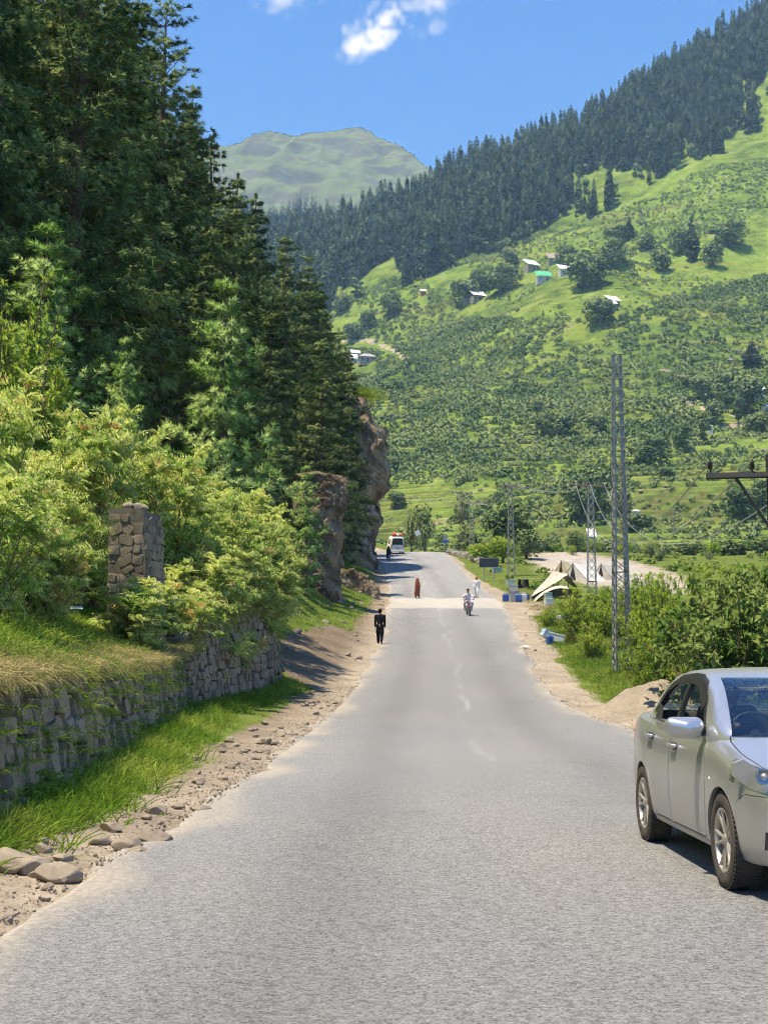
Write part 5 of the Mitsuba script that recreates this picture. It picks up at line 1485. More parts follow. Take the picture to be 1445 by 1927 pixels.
def rbox(c, s, r=0.02, seg=8):
    h_ = np.asarray(s) / 2 - r
    return m3.Manifold.batch_hull([m3.Manifold.sphere(r, seg).translate([c[0] + a * h_[0], c[1] + b * h_[1], c[2] + d * h_[2]]) for a in (-1, 1) for b in (-1, 1) for d in (-1, 1)])


def arr(m):
    q = m.to_mesh()
    return np.array(q.vert_properties[:, :3], float), np.array(q.tri_verts)


def lathe(prof, n=48, axis='x'):
    """(radius, along) profile turned about an axis; closed profile"""
    p = np.asarray(prof, float); k = len(p)
    a = np.arange(n) * 2 * math.pi / n
    V = np.stack([p[:, None, 1] + 0 * a, p[:, None, 0] * np.cos(a), p[:, None, 0] * np.sin(a)], -1).reshape(-1, 3)
    i, j = np.meshgrid(np.arange(k), np.arange(n), indexing='ij')
    q = np.stack([i * n + j, i * n + (j + 1) % n, ((i + 1) % k) * n + (j + 1) % n, ((i + 1) % k) * n + j], -1).reshape(-1, 4)
    return V, q


CARX, CARD, YAW = 3.10, 9.65 - 0.88, 1.2
CARM = T().translate([CARX, CARD, float(_ZR(10.5)) + 0.02]).rotate([0, 0, 1], YAW)


def PF(pts):
    p = np.asarray(pts, float)
    return PchipInterpolator(p[:, 0], p[:, 1])


W_ = PF([(0, .40), (.03, .56), (.10, .69), (.22, .76), (.42, .81), (.88, .845), (1.5, .848), (3.4, .845), (3.9, .81), (4.2, .76), (4.36, .68), (4.42, .58)])
ZT_ = PF([(0, .60), (.03, .655), (.09, .71), (.25, .785), (.6, .885), (1.0, .965), (1.2, .985), (2.4, 1.0), (3.5, 1.045), (3.9, 1.07), (4.3, 1.055), (4.42, .96)])
ZB_ = PF([(0, .36), (.05, .27), (.2, .225), (.6, .20), (3.6, .20), (4.2, .25), (4.42, .42)])
ZR_ = PF([(.96, .97), (1.1, 1.04), (1.3, 1.145), (1.5, 1.245), (1.7, 1.335), (1.9, 1.40), (2.1, 1.437), (2.4, 1.455), (2.7, 1.45), (3.0, 1.415), (3.2, 1.37), (3.4, 1.295), (3.6, 1.20), (3.85, 1.075)])
WB_ = PF([(.96, .70), (1.2, .775), (1.6, .80), (3.0, .80), (3.4, .77), (3.85, .68)])


def lower_sec(s):
    w, zb, zt = float(W_(s)), float(ZB_(s)), float(ZT_(s))
    hh = zt - zb
    return [(0, zb), (.78 * w, zb), (.925 * w, zb + .02), (.972 * w, zb + .12 * hh), (.995 * w, zb + .35 * hh), (w, zb + .52 * hh), (.982 * w, zb + .78 * hh), (.955 * w, zb + .90 * hh), (.90 * w, zt - .018), (.76 * w, zt + .004), (.4 * w, zt + .022), (0, zt + .030)]


def cabin_sec(s, inset=0.0):
    wb, zr = float(WB_(s)) - inset, float(ZR_(s)) - inset
    zr = max(zr, .92)
    sh = lambda z: wb - max(0, z - 1.0) * .44
    a = max(zr - .075, .90)
    return [(0, .82), (wb - .05, .82), (wb - .01, .86), (wb, .90), (sh((a + .90) / 2), (a + .90) / 2), (sh(a), a), (sh(a) - .045, max(zr - .022, .905)), (sh(a) * .6, max(zr - .002, .907)), (0, zr + .008)]


def stations(f, ss, n):
    return [np.insert(half_ring(f(s), n), 1, s, axis=1) for s in ss]


low_ss = np.concatenate([np.linspace(0, .4, 18), np.linspace(.45, 3.9, 50), np.linspace(3.95, 4.42, 16)])
lower = loft(stations(lower_sec, low_ss, 34))
cab_ss = np.linspace(.96, 3.85, 56)
cabin = loft(stations(cabin_sec, cab_ss, 30))
outer = lower + cabin
inner = loft(stations(lambda s: cabin_sec(s, .035), cab_ss, 30))
cavity = inner + mbox(-.70, .70, 1.22, 3.55, .42, 1.0)
shell = outer - cavity
for s_ in (.88, 3.48):
    for sx in (-1, 1):
        shell -= mcyl('x', .352, .50 if sx > 0 else -1.0, 1.0 if sx > 0 else -.50, (s_, .315), 56)
SW = {'front': [(1.46, 1.005), (2.37, 1.015), (2.37, 1.375), (2.17, 1.37), (1.97, 1.325), (1.72, 1.205)],
      'rear': [(2.45, 1.02), (3.10, 1.045), (3.17, 1.16), (3.02, 1.29), (2.80, 1.355), (2.45, 1.378)],
      'quarter': [(3.18, 1.065), (3.42, 1.085), (3.25, 1.19)]}
glass = {}
for sx in (-1, 1):
    a, b = (-1.2, -.25) if sx < 0 else (.25, 1.2)
    for k_, poly in SW.items():
        pr = prism(poly, 'x', a, b)
        shell -= pr
        if k_ == 'quarter': glass[('quarter', sx)] = (outer ^ pr) - loft(stations(lambda s: cabin_sec(s, .008), cab_ss, 30)) - lower
WS = [(-.70, .985), (.70, .985), (.555, 1.385), (-.555, 1.385)]
RS = [(-.62, 1.09), (.62, 1.09), (.50, 1.365), (-.50, 1.365)]
thin_in = loft(stations(lambda s: cabin_sec(s, .010), cab_ss, 30))
ws_p, rs_p = prism(WS, 'y', .9, 2.05), prism(RS, 'y', 2.95, 3.95)
shell = shell - ws_p - rs_p
glass['windscreen'] = (cabin ^ ws_p) - thin_in - lower
glass['rear_window'] = (cabin ^ rs_p) - thin_in - lower
car = thing('sedan_car', 'dusty silver sedan with open side windows standing on the right of the road', 'car')
parts = {}


def cutout(poly, axis, a, b, grow=.010):
    """takes a panel out of the shell and leaves a gap round it"""
    global shell
    c = m3.CrossSection([np.asarray(poly, float)], m3.FillRule.NonZero)
    big = c.offset(grow, m3.JoinType.Round, 2.0, 12)
    def ex(q):
        m = m3.Manifold.extrude(q, b - a)
        if axis == 'z': return m.translate([0, 0, a])
        if axis == 'x': return m.transform(np.array([[0, 0, 1, a], [1, 0, 0, 0], [0, 1, 0, 0]], float))
        return m.transform(np.array([[1, 0, 0, 0], [0, 0, 1, a], [0, 1, 0, 0]], float))
    out = shell ^ ex(c)
    shell = shell - ex(big)
    return out


def spline(pts, n=8):
    p = np.asarray(pts, float)
    t = np.arange(len(p)); u = np.linspace(0, len(p) - 1, (len(p) - 1) * n + 1)
    return np.stack([PchipInterpolator(t, p[:, k])(u) for k in (0, 1)], -1)


fd = np.vstack([[(1.36, .285), (2.395, .285), (2.405, .60), (2.41, 1.003)], spline([(1.43, .994), (1.36, .93), (1.29, .80), (1.265, .62), (1.29, .42), (1.345, .29)])[:-1]])
rd = np.vstack([[(2.425, .285), (2.93, .285)], spline([(3.02, .34), (3.09, .50), (3.19, .64), (3.27, .80), (3.30, .92), (3.29, 1.03)]), [(2.43, 1.008)]])
for sx in (-1, 1):
    a, b = (-1.2, -.60) if sx < 0 else (.60, 1.2)
    parts[('door', sx)] = cutout(fd, 'x', a, b)
    parts[('door_rear', sx)] = cutout(rd, 'x', a, b)
    fr = [(1.40, 1.006), (3.22, 1.045), (3.30, 1.10), (3.26, 1.20), (3.05, 1.325), (2.80, 1.395), (2.40, 1.415), (2.12, 1.405), (1.92, 1.355), (1.66, 1.225)]
    parts[('window_frame', sx)] = cutout(fr, 'x', a + .0, b, .003) if sx < 0 else cutout(fr, 'x', .30, b, .003)
hl = {}
for sx in (-1, 1):
    poly = np.array([(.40, .655), (.52, .70), (.66, .80), (.80, .885), (.86, .86), (.87, .76), (.78, .685), (.62, .635), (.46, .615)]) * [sx, 1]
    if sx < 0: poly = poly[::-1]
    pr = prism(poly, 'y', -.1, .70)
    lens = (outer ^ pr)
    hl[sx] = lens - lens.translate([-sx * .010, .012, 0])
    shell -= prism(poly, 'y', -.1, .50) ^ (mbox(-.9, .9, -.1, .52, .5, 1.0))
hood = np.vstack([spline([(-.60, .20), (-.30, .13), (0, .11), (.30, .13), (.60, .20)]), spline([(.60, .20), (.69, .45), (.73, .75), (.715, 1.0), (.70, 1.06)])[1:], spline([(.70, 1.06), (0, 1.00), (-.70, 1.06)])[1:], spline([(-.70, 1.06), (-.715, 1.0), (-.73, .75), (-.69, .45), (-.60, .20)])[1:-1]])
parts['hood'] = cutout(hood, 'z', .74, 1.06)
bump = [(-.2, .10), (.545, .10), (.545, .60), (.40, .655), (-.2, .655)]
shell -= prism([(-.50, .50), (.50, .50), (.46, .60), (-.46, .60)], 'y', -.1, .12)
shell -= prism([(-.42, .27), (.42, .27), (.46, .42), (-.46, .42)], 'y', -.1, .14)
for sx in (-1, 1):
    shell -= mbox(min(sx * .74, sx * .56), max(sx * .74, sx * .56), -.1, .26, .335, .445)
parts['front_bumper'] = cutout(bump, 'x', -1.0, 1.0, .005)
skirt = [(1.27, .10), (3.10, .10), (3.10, .262), (1.27, .262)]
for sx in (-1, 1):
    parts[('side_skirt', sx)] = cutout(skirt, 'x', -1.0 if sx < 0 else .6, -.6 if sx < 0 else 1.0, .004)
tail = {}
for sx in (-1, 1):
    poly = np.array([(3.98, .80), (4.5, .80), (4.5, 1.0), (4.12, 1.02), (3.98, .97)])
    tail[sx] = cutout(poly, 'x', -1.0 if sx < 0 else .45, -.45 if sx < 0 else 1.0, .004)


def skin(m):
    """the outer face of a thin pane"""
    v, f = arr(m)
    n = np.cross(v[f[:, 1]] - v[f[:, 0]], v[f[:, 2]] - v[f[:, 0]]); c = v[f].mean(1) - [0, 2.4, 0.75]
    k = (unit(n) * unit(c)).sum(1) > 0.35
    return v, f[k]


def cobj(name, m, mat, parent=car, smooth=30, **kw):
    v, f = arr(m) if hasattr(m, 'to_mesh') else m
    k = fresh(parent + '__' + name)
    scene[k] = mikit.ply((v, f), mat, smooth=smooth, to_world=CARM, **kw)
    return k


cobj('body', shell, 'mat_paint')
for sx in (-1, 1):
    for nm, hy, hz in (('door', 2.24, .865), ('door_rear', 3.12, .90)):
        dk = cobj('door', parts[(nm, sx)], 'mat_paint')
        hx = sx * (.838 if nm == 'door' else .832)
        cup = rbox((hx - sx * .004, hy, hz), (.012, .14, .05), .006)
        cobj('handle', hull_spheres(((hx + sx * .026, hy - .075, hz + .004), .014), ((hx + sx * .026, hy + .085, hz + .004), .014)) + hull_spheres(((hx + sx * .010, hy - .07, hz), .017), ((hx + sx * .018, hy - .065, hz), .017)), 'mat_chrome' if False else 'mat_paint', dk)
        cobj('handle_cup', cup, 'mat_dark_plastic', dk)
    cobj('window_frame', parts[('window_frame', sx)], 'mat_trim')
    cobj('side_skirt', parts[('side_skirt', sx)], 'mat_paint')
    cobj('quarter_glass', glass[('quarter', sx)], 'mat_glass')
    cobj('tail_light', tail[sx], 'mat_red_lens')
    # rain visor along the top of the windows
    top = np.array([(1.66, 1.19), (1.80, 1.255), (1.97, 1.335), (2.17, 1.383), (2.42, 1.392), (2.80, 1.37), (3.03, 1.30)])
    inn, xo = [], lambda z: .80 - (z - 1.0) * .44
    rows = np.stack([np.stack([sx * (xo(top[:, 1]) + .004), top[:, 0], top[:, 1] + .012], -1), np.stack([sx * (xo(top[:, 1]) + .030), top[:, 0] + .015, top[:, 1] - .028], -1), np.stack([sx * (xo(top[:, 1]) + .034), top[:, 0] + .03, top[:, 1] - .055], -1)])
    n_ = len(top)
    q = [[i * n_ + j, i * n_ + j + 1, (i + 1) * n_ + j + 1, (i + 1) * n_ + j] for i in range(2) for j in range(n_ - 1)]
    cobj('window_visor', (rows.reshape(-1, 3), np.array(q)), 'mat_trim', smooth=True)
    # mirror
    mx_ = sx * .945
    mk = cobj('mirror', m3.Manifold.batch_hull([m3.Manifold.sphere(r, 20).translate([mx_ + sx * dx, 1.43 + dy, 1.035 + dz]) for dx, dy, dz, r in ((-.085, .0, .015, .060), (.075, .01, .02, .055), (-.08, .01, -.035, .050), (.06, .015, -.03, .045), (-.02, -.035, .0, .055), (.1, .03, -.0, .04))]), 'mat_paint', smooth=50)
    cobj('mirror_arm', hull_spheres(((sx * .80, 1.46, 1.005), .03), ((sx * .875, 1.45, .985), .026)) + rbox((sx * .79, 1.52, 1.02), (.03, .16, .07), .012), 'mat_dark_plastic', mk)
    cobj('mirror_glass', rbox((mx_, 1.482, 1.035), (.17, .006, .10), .003), 'mat_chrome', mk)
    # head lamp: clear cover over two bowls
    k_ = cobj('headlight', hl[sx], 'mat_clear_glass')
    pod = prism(np.array([(.42, .645), (.60, .75), (.80, .875), (.86, .85), (.86, .77), (.78, .70), (.62, .65)])[::sx] * [sx, 1], 'y', .30, .34)
    cobj('reflector', pod.warp(lambda p: [p[0], p[1] + (abs(p[0]) - .45) * .42 - .03, p[2]])  , 'mat_alloy', k_)
    for (lx, lz, ly, lr) in ((.56, .705, .235, .050), (.70, .775, .30, .055)):
        a_ = np.linspace(.15, 1.25, 8)
        V, q = lathe([(lr * math.sin(t) + .002, lr * .9 * (1 - math.cos(t))) for t in a_] + [(lr * math.sin(t), lr * .9 * (1 - math.cos(t)) + .006) for t in a_[::-1]], 24)
        V = V[:, [1, 0, 2]] * [1, -1, 1] + [sx * lx, ly + .05, lz]
        cobj('lamp_bowl', (V, q), 'mat_alloy' if lr < .052 else 'mat_chrome', k_)
        cobj('bulb', m3.Manifold.sphere(lr * .42, 14).translate([sx * lx, ly + .01, lz]), 'mat_alloy', k_, smooth=True)
    cobj('indicator', m3.Manifold.sphere(1, 16).scale([.008, .028, .014]).translate([sx * .840, 1.14, .70]), 'mat_clear_lens' if False else 'mat_white_paint', smooth=True)
cobj('hood', parts['hood'], 'mat_paint')
cobj('front_bumper', parts['front_bumper'], 'mat_paint')
cobj('windscreen', skin(glass['windscreen']), 'mat_glass')
cobj('rear_window', skin(glass['rear_window']), 'mat_glass')
gk = cobj('grille', mbox(-.49, .49, .10, .16, .49, .61) + mbox(-.45, .45, .12, .18, .27, .42), 'mat_dark_plastic')
for z in (.515, .545, .575): cobj('grille_bar', rbox((0, .075, z), (.90, .05, .010), .004), 'mat_chrome', gk)
for sx in (-1, 1):
    cobj('fog_lamp_recess', mbox(min(sx * .735, sx * .565), max(sx * .735, sx * .565), .16, .27, .338, .442), 'mat_dark_plastic')
# inside
trim = (inner - loft(stations(lambda s: cabin_sec(s, .050), cab_ss, 30))) - ws_p - rs_p - prism([(1.3, .8), (3.5, .8), (3.5, 1.39), (1.3, 1.39)], 'x', -1.2, 1.2)
if trim.num_tri() > 0: cobj('headlining', trim, 'mat_seat_cloth')
cobj('floor_tub', mbox(-.69, .69, 1.23, 3.54, .40, .44) + mbox(-.69, .69, 1.15, 1.22, .40, .95), 'mat_dark_plastic')
dash = rbox((0, 1.36, .87), (1.36, .36, .20), .06, 12)
cobj('dashboard', dash, 'mat_dark_plastic')
V, q = lathe([(.182 + .014 * math.cos(t), .014 * math.sin(t)) for t in np.linspace(0, 6.283, 9)[:-1]], 36)
sw = V[:, [1, 0, 2]] @ rot('x', math.radians(-24)).T + [-.36, 1.70, .96]
cobj('steering_wheel', (sw, q), 'mat_trim', smooth=True)
cobj('steering_spoke', hull_spheres(((-.36, 1.70, .96), .05), ((-.36, 1.50, .90), .03)) + hull_spheres(((-.52, 1.70, .955), .014), ((-.20, 1.70, .955), .014)), 'mat_trim')
for sx in (-.36, .36):
    k_ = cobj('seat', rbox((sx, 2.20, .58), (.50, .52, .18), .06, 12) + rbox((0, 0, 0), (.48, .14, .62), .06, 12).rotate([14, 0, 0]).translate([sx, 2.52, .88]).translate([0, 0, -.02]), 'mat_seat_cloth')
    cobj('headrest', rbox((sx, 2.66, 1.26), (.25, .09, .17), .04, 10), 'mat_seat_cloth', k_)
cobj('rear_seat', rbox((0, 3.10, .56), (1.30, .50, .18), .06, 12) + rbox((0, 3.42, .84), (1.30, .14, .50), .06, 12), 'mat_seat_cloth')
cobj('wiper', hull_spheres(((-.55, 1.06, .995), .009), ((.05, 1.10, 1.03), .007)), 'mat_trim')
# wheels
tp = [(.205, -.085), (.235, -.100), (.275, -.1025), (.302, -.094), (.313, -.072), (.3165, -.03), (.3165, .03), (.313, .072), (.302, .094), (.275, .1025), (.235, .100), (.205, .085)]
tyreV, tyreQ = lathe(tp, 64)
tread = MB()
for k in range(60):
    a = k * 2 * math.pi / 60
    for xx, sg in ((-.066, 1), (.066, -1)):
        tread.box([xx, .316 * math.cos(a), .316 * math.sin(a)], [.05, .016, .012], rot('x', a + sg * .0 + math.pi / 2) @ rot('z', sg * .5) if False else rot('x', a - math.pi / 2))
rimV, rimQ = lathe([(.208, -.082), (.213, -.092), (.200, -.092), (.188, -.070), (.185, .06), (.20, .085), (.208, .085)], 48)
for s_ in (.88, 3.48):
    for sx in (-1, 1):
        o = np.array([sx * .735, s_, .3165])
        wk = fresh(car + '__wheel')
        tv, tf = MB().add(tyreV, tyreQ).add(*tread.mesh()).mesh()
        scene[wk + '__tyre'] = mikit.ply((tv + o, tf), 'mat_rubber', smooth=35, to_world=CARM)
        rm = []
        for k in range(5):
            for off, wd in ((.0, 1),):
                a = k * 2 * math.pi / 5 + .35 + s_
                c_, s2 = math.cos(a), math.sin(a)
                rad, tan = np.array([0, c_, s2]), np.array([0, -s2, c_])
                X = sx * np.array([1.0, 0, 0])
                for sd in (-1, 1):
                    rm.append(hull_spheres((X * .062 + rad * .045 + tan * sd * .012, .014), (X * .072 + rad * .115 + tan * sd * .022, .013), seg=8))
                    rm.append(hull_spheres((X * .072 + rad * .115 + tan * sd * .022, .013), (X * .080 + rad * .196 + tan * sd * .047, .014), seg=8))
        rm.append(hull_spheres((np.array([sx * .050, 0, 0]), .05), (np.array([sx * .030, 0, 0]), .06)))
        spokes = m3.Manifold.batch_boolean(rm, m3.OpType.Add)
        sv, sf = arr(spokes)
        mb = MB().add(sv, sf).add(rimV * [sx * -1, 1, 1] * [1, 1, 1], rimQ[:, ::1] if sx < 0 else rimQ[:, ::-1])
        v_, f_ = mb.mesh()
        scene[wk + '__rim'] = mikit.ply((v_ + o, f_), 'mat_alloy', smooth=35, to_world=CARM)
        dv_, dq_ = lathe([(.15, -.012), (.15, .012), (.02, .012), (.02, -.012)], 36)
        scene[wk + '__brake_disc'] = mikit.ply((dv_ + o + [sx * .01, 0, 0], dq_), 'mat_dark_plastic', to_world=CARM)
        lin = mcyl('x', .351, -.15, .15, (0, 0), 40) - mcyl('x', .345, -.2, .2, (0, 0), 40) - mbox(-.2, .2, -.5, .5, -.5, -.12)
        cobj('wheel_arch', lin.translate([sx * .67, s_, .315]), 'mat_dark_plastic')
        cobj('axle', mcyl('x', .06, min(sx * .2, sx * .72), max(sx * .2, sx * .72), (s_, .3165), 12), 'mat_dark_plastic')

# ------------------------------------------------------------------ people, motorcycle, minibus
diffuse('mat_skin', (0.30, 0.17, 0.105))
diffuse('mat_hair', (0.018, 0.014, 0.012))


def cloth(name, rgb, k=0.35):
    c = np.array(rgb)
    def fn(p, n, uv):
        f = fbm(p.x * 9, p.y * 9, p.z * 5, 3)
        return mi.Color3f(rgb) * (1 - k / 2 + k * f)
    diffuse(name, fn)


cloth('mat_black_cloth', (0.016, 0.016, 0.018)); cloth('mat_white_cloth', (0.66, 0.70, 0.74)); cloth('mat_rider_shirt', (0.68, 0.64, 0.67)); cloth('mat_red_cloth', (0.42, 0.06, 0.04))
diffuse('mat_shawl', lambda p, n, uv: mix(mi.Color3f(0.17, 0.045, 0.022), mi.Color3f(0.30, 0.12, 0.06), sstep(0.45, 0.6, noise(p.x * 16, p.y * 16, p.z * 22))))
cloth('mat_cap_red', (0.40, 0.13, 0.06)); cloth('mat_brown_cloth', (0.10, 0.07, 0.05)); cloth('mat_blue_cloth', (0.05, 0.09, 0.22)); cloth('mat_leather', (0.10, 0.05, 0.03))


def chain(pts):
    """hulls of neighbouring spheres; pts: ((x, y, z), r)"""
    return [m3.Manifold.batch_hull([m3.Manifold.sphere(r, 14).translate(list(map(float, c))) for c, r in (a, b)]) for a, b in zip(pts[:-1], pts[1:])]


def soft(parts_, edge=0.02, it=10):
    m = m3.Manifold.batch_boolean(parts_, m3.OpType.Add).refine_to_length(edge)
    v, f = arr(m)
    t = trimesh.Trimesh(v, f, process=True)
    trimesh.smoothing.filter_taubin(t, lamb=0.5, nu=0.52, iterations=it)
    return np.array(t.vertices), np.array(t.faces)


def hand(w, fw, side, r=0.0085):
    """palm, four fingers and a thumb from wrist w pointing along fw, thumb towards side"""
    w, fw, side = np.asarray(w, float), unit(np.asarray(fw, float)), unit(np.asarray(side, float))
    nrm = np.cross(fw, side)
    out = [m3.Manifold.batch_hull([m3.Manifold.sphere(.016, 10).translate(list(w + fw * a + side * b)) for a, b in ((.0, -.02), (.0, .02), (.085, -.033), (.085, .033))])]
    for q, ln in enumerate((.066, .076, .070, .054)):
        o = w + fw * .088 + side * (.031 - .021 * q)
        out += chain([(o, r * 1.15), (o + fw * ln * .5 - nrm * .008, r), (o + fw * ln * .85 - nrm * .030, r * .9)])
    t0 = w + fw * .025 + side * .028
    out += chain([(t0, .012), (t0 + fw * .035 + side * .026, .0105), (t0 + fw * .066 + side * .030 - nrm * .012, .009)])
    return out


def head_parts(c, face, s=1.0, long=1.0):
    """head about centre c looking along face (horizontal unit vector)"""
    c, f = np.asarray(c, float), unit(np.asarray(face, float)); l = np.cross([0, 0, 1.0], f)
    sp = lambda o, r: m3.Manifold.sphere(r * s, 18).translate(list(c + (f * o[0] + l * o[1] + np.array([0, 0, o[2]])) * s))
    return [m3.Manifold.batch_hull([sp((-.015, 0, .035), .088), sp((.025, 0, .02), .075), sp((.045, 0, -.065), .035), sp((.02, .03, -.05), .035), sp((.02, -.03, -.05), .035)]),
            m3.Manifold.batch_hull([sp((.088, 0, .012), .009), sp((.112, 0, -.024), .013), sp((.092, 0, -.03), .012)]),
            m3.Manifold.batch_hull([sp((.082, .02, -.058), .007), sp((.082, -.02, -.058), .007)]),
            m3.Manifold.batch_hull([sp((-.005, .083, .012), .012), sp((-.012, .087, -.018), .010), sp((-.02, .088, .02), .01)]), m3.Manifold.batch_hull([sp((-.005, -.083, .012), .012), sp((-.012, -.087, -.018), .010), sp((-.02, -.088, .02), .01)])]


def person(label, loc, face_deg, pose, top, legs, shoes='mat_leather', skirt=0.55, cap=None, scale=1.0, cat='person', group=None):
    """a standing or walking person about 1.72 m tall who faces local -y; pose holds the joints"""
    key = thing('person', label, cat, group)
    M = T().translate([float(a) for a in loc]).rotate([0, 0, 1], float(face_deg)).scale(float(scale))
    J = pose
    hip, chest, neck, head = J['hip'], J['chest'], J['neck'], J['head']
    body = head_parts(head, J.get('look', (0, -1, 0))) + chain([(head + np.array([0, .01, -.05]), .055), (neck, .058), (chest + np.array([0, 0, .12]), .08)])
    body += chain([(chest, .12), ((chest + hip) / 2, .115), (hip, .12)])
    for s, sd in (('l', 1), ('r', -1)):
        sh, el, wr = J['sh' + s], J['el' + s], J['wr' + s]
        body += chain([(sh, .052), (el, .040), (wr, .028)]) + chain([(chest + np.array([sd * .08, 0, .1]), .07), (sh, .055)])
        body += hand(wr, unit(wr - el) + np.array([0, -.15, 0]), [0, -1, 0.1] if s == 'l' else [0, -1, 0.1])
        kn, an = J['kn' + s], J['an' + s]
        body += chain([(hip + np.array([sd * .08, 0, -.02]), .085), (kn, .055), (an, .036)])
        body += [m3.Manifold.batch_hull([m3.Manifold.sphere(r, 10).translate(list(an + np.array(o))) for o, r in (((0, .03, -.05), .032), ((0, -.09, -.062), .026), ((.015 * sd, -.15, -.066), .022))])]
    v, f = soft(body, .022, 6)
    scene[key + '__body'] = mikit.ply((v, f), 'mat_skin', smooth=True, to_world=M)
    shirt = chain([(chest + np.array([0, 0, .10]), .125), (chest, .150), ((chest + hip) / 2, .140)])
    shirt += [m3.Manifold.batch_hull([m3.Manifold.sphere(.10, 14).translate(list(chest + np.array([sd * .10, 0, .10]))) for sd in (-1, 1)] + [m3.Manifold.sphere(.09, 14).translate(list((chest + hip) / 2 + np.array([sd * .07, 0, 0]))) for sd in (-1, 1)])]
    if skirt > 0:
        b = hip * [1, 1, 0] + [0, 0, hip[2] - skirt + .1]
        spread_ = .5 * (J['knl'] - J['knr']) * .8
        shirt += [m3.Manifold.batch_hull([m3.Manifold.sphere(.13, 14).translate(list((chest + hip) / 2))] + [m3.Manifold.sphere(.07, 12).translate(list(b + np.array([sd * .10, 0, 0]) + sd * spread_ * .5)) for sd in (-1, 1)])]
    for s, sd in (('l', 1), ('r', -1)):
        sh, el, wr = J['sh' + s], J['el' + s], J['wr' + s]
        shirt += chain([(chest + np.array([sd * .10, 0, .09]), .09), (sh, .072), (el, .060), (wr + (el - wr) * .12, .048)])
    v, f = soft(shirt, .03, 8)
    v = v + .012 * (meshkit.fbm(v * [11, 11, 5], 3, 5)[:, None] - .5) * np.array([1, 1, .2])
    scene[key + '__shirt'] = mikit.ply((v, f), top, smooth=True, to_world=M)
    tr = []
    for s, sd in (('l', 1), ('r', -1)):
        tr += chain([(hip + np.array([sd * .07, 0, 0]), .115), (J['kn' + s], .088), (J['an' + s] + (J['kn' + s] - J['an' + s]) * .10, .062)])
    v, f = soft(tr, .03, 8)
    scene[key + '__trousers'] = mikit.ply((v, f), legs, smooth=True, to_world=M)
    for s in 'lr':
        an = J['an' + s]
        sh_ = m3.Manifold.batch_hull([m3.Manifold.sphere(r, 10).translate(list(an + np.array(o))) for o, r in (((0, .035, -.060), .034), ((0, -.10, -.070), .030), ((0, -.155, -.074), .024))])
        k = fresh(key + '__shoe'); scene[k] = mikit.ply(arr(sh_), shoes, smooth=40, to_world=M)
    hr = m3.Manifold.batch_hull([m3.Manifold.sphere(r, 16).translate(list(head + np.array(o))) for o, r in (((0, .02, .045), .092), ((0, .045, -.01), .072), ((0, -.03, .07), .070))])
    hr = hr - m3.Manifold.batch_hull([m3.Manifold.sphere(.075, 14).translate(list(head + np.array(o))) for o in ((0, -.06, -.02), (0, -.2, -.02), (0, -.06, -.12))])
    scene[key + '__hair'] = mikit.ply(arr(hr), 'mat_hair', smooth=50, to_world=M)
    if cap:
        c = m3.Manifold.batch_hull([m3.Manifold.sphere(.062, 16).translate(list(head + np.array(o))) for o in ((.035, .03, .085), (-.035, .03, .085), (.04, -.035, .085), (-.04, -.035, .085), (0, .0, .105))]) + m3.Manifold.cylinder(.035, .108, .112, 24).translate(list(head + np.array([0, 0, .055])))
        scene[key + '__cap'] = mikit.ply(arr(c), cap, smooth=40, to_world=M)
    return key


def V3(*a): return np.array(a, float)


def walk(stride=.22, swing=.16):
    return {'hip': V3(0, 0, .92), 'chest': V3(0, -.02, 1.27), 'neck': V3(0, 0, 1.47), 'head': V3(0, -.02, 1.61),
            'shl': V3(.20, 0, 1.39), 'shr': V3(-.20, 0, 1.39), 'ell': V3(.225, .05 + swing * .4, 1.12), 'elr': V3(-.225, .05 - swing * .4, 1.12), 'wrl': V3(.215, swing * .7, .88), 'wrr': V3(-.215, -swing * 1.1, .88),
            'knl': V3(.10, -stride * .75, .50), 'knr': V3(-.09, stride * .15, .50), 'anl': V3(.10, -stride * .9, .10), 'anr': V3(-.09, stride * 1.15, .13)}


def onroad(u, D): return P(u, 1100, D)[0], D


p = P(715, 1215, 68.5); z = max(h(p[0], 68.5), p[2] - .05)
person('person in black shirt and trousers walking up the left road edge', (p[0], 68.5, h(p[0], 68.5) + .0), 175, walk(.18, .10), 'mat_black_cloth', 'mat_black_cloth', skirt=.42, scale=1.0)
p = P(897, 1128, 116)
person('person in a pale long shirt and reddish cap walking on the right road edge', (p[0], 116, float(_ZR(116)) + .03), -12, walk(.26, .18), 'mat_white_cloth', 'mat_white_cloth', skirt=.55, cap='mat_cap_red', scale=.98)


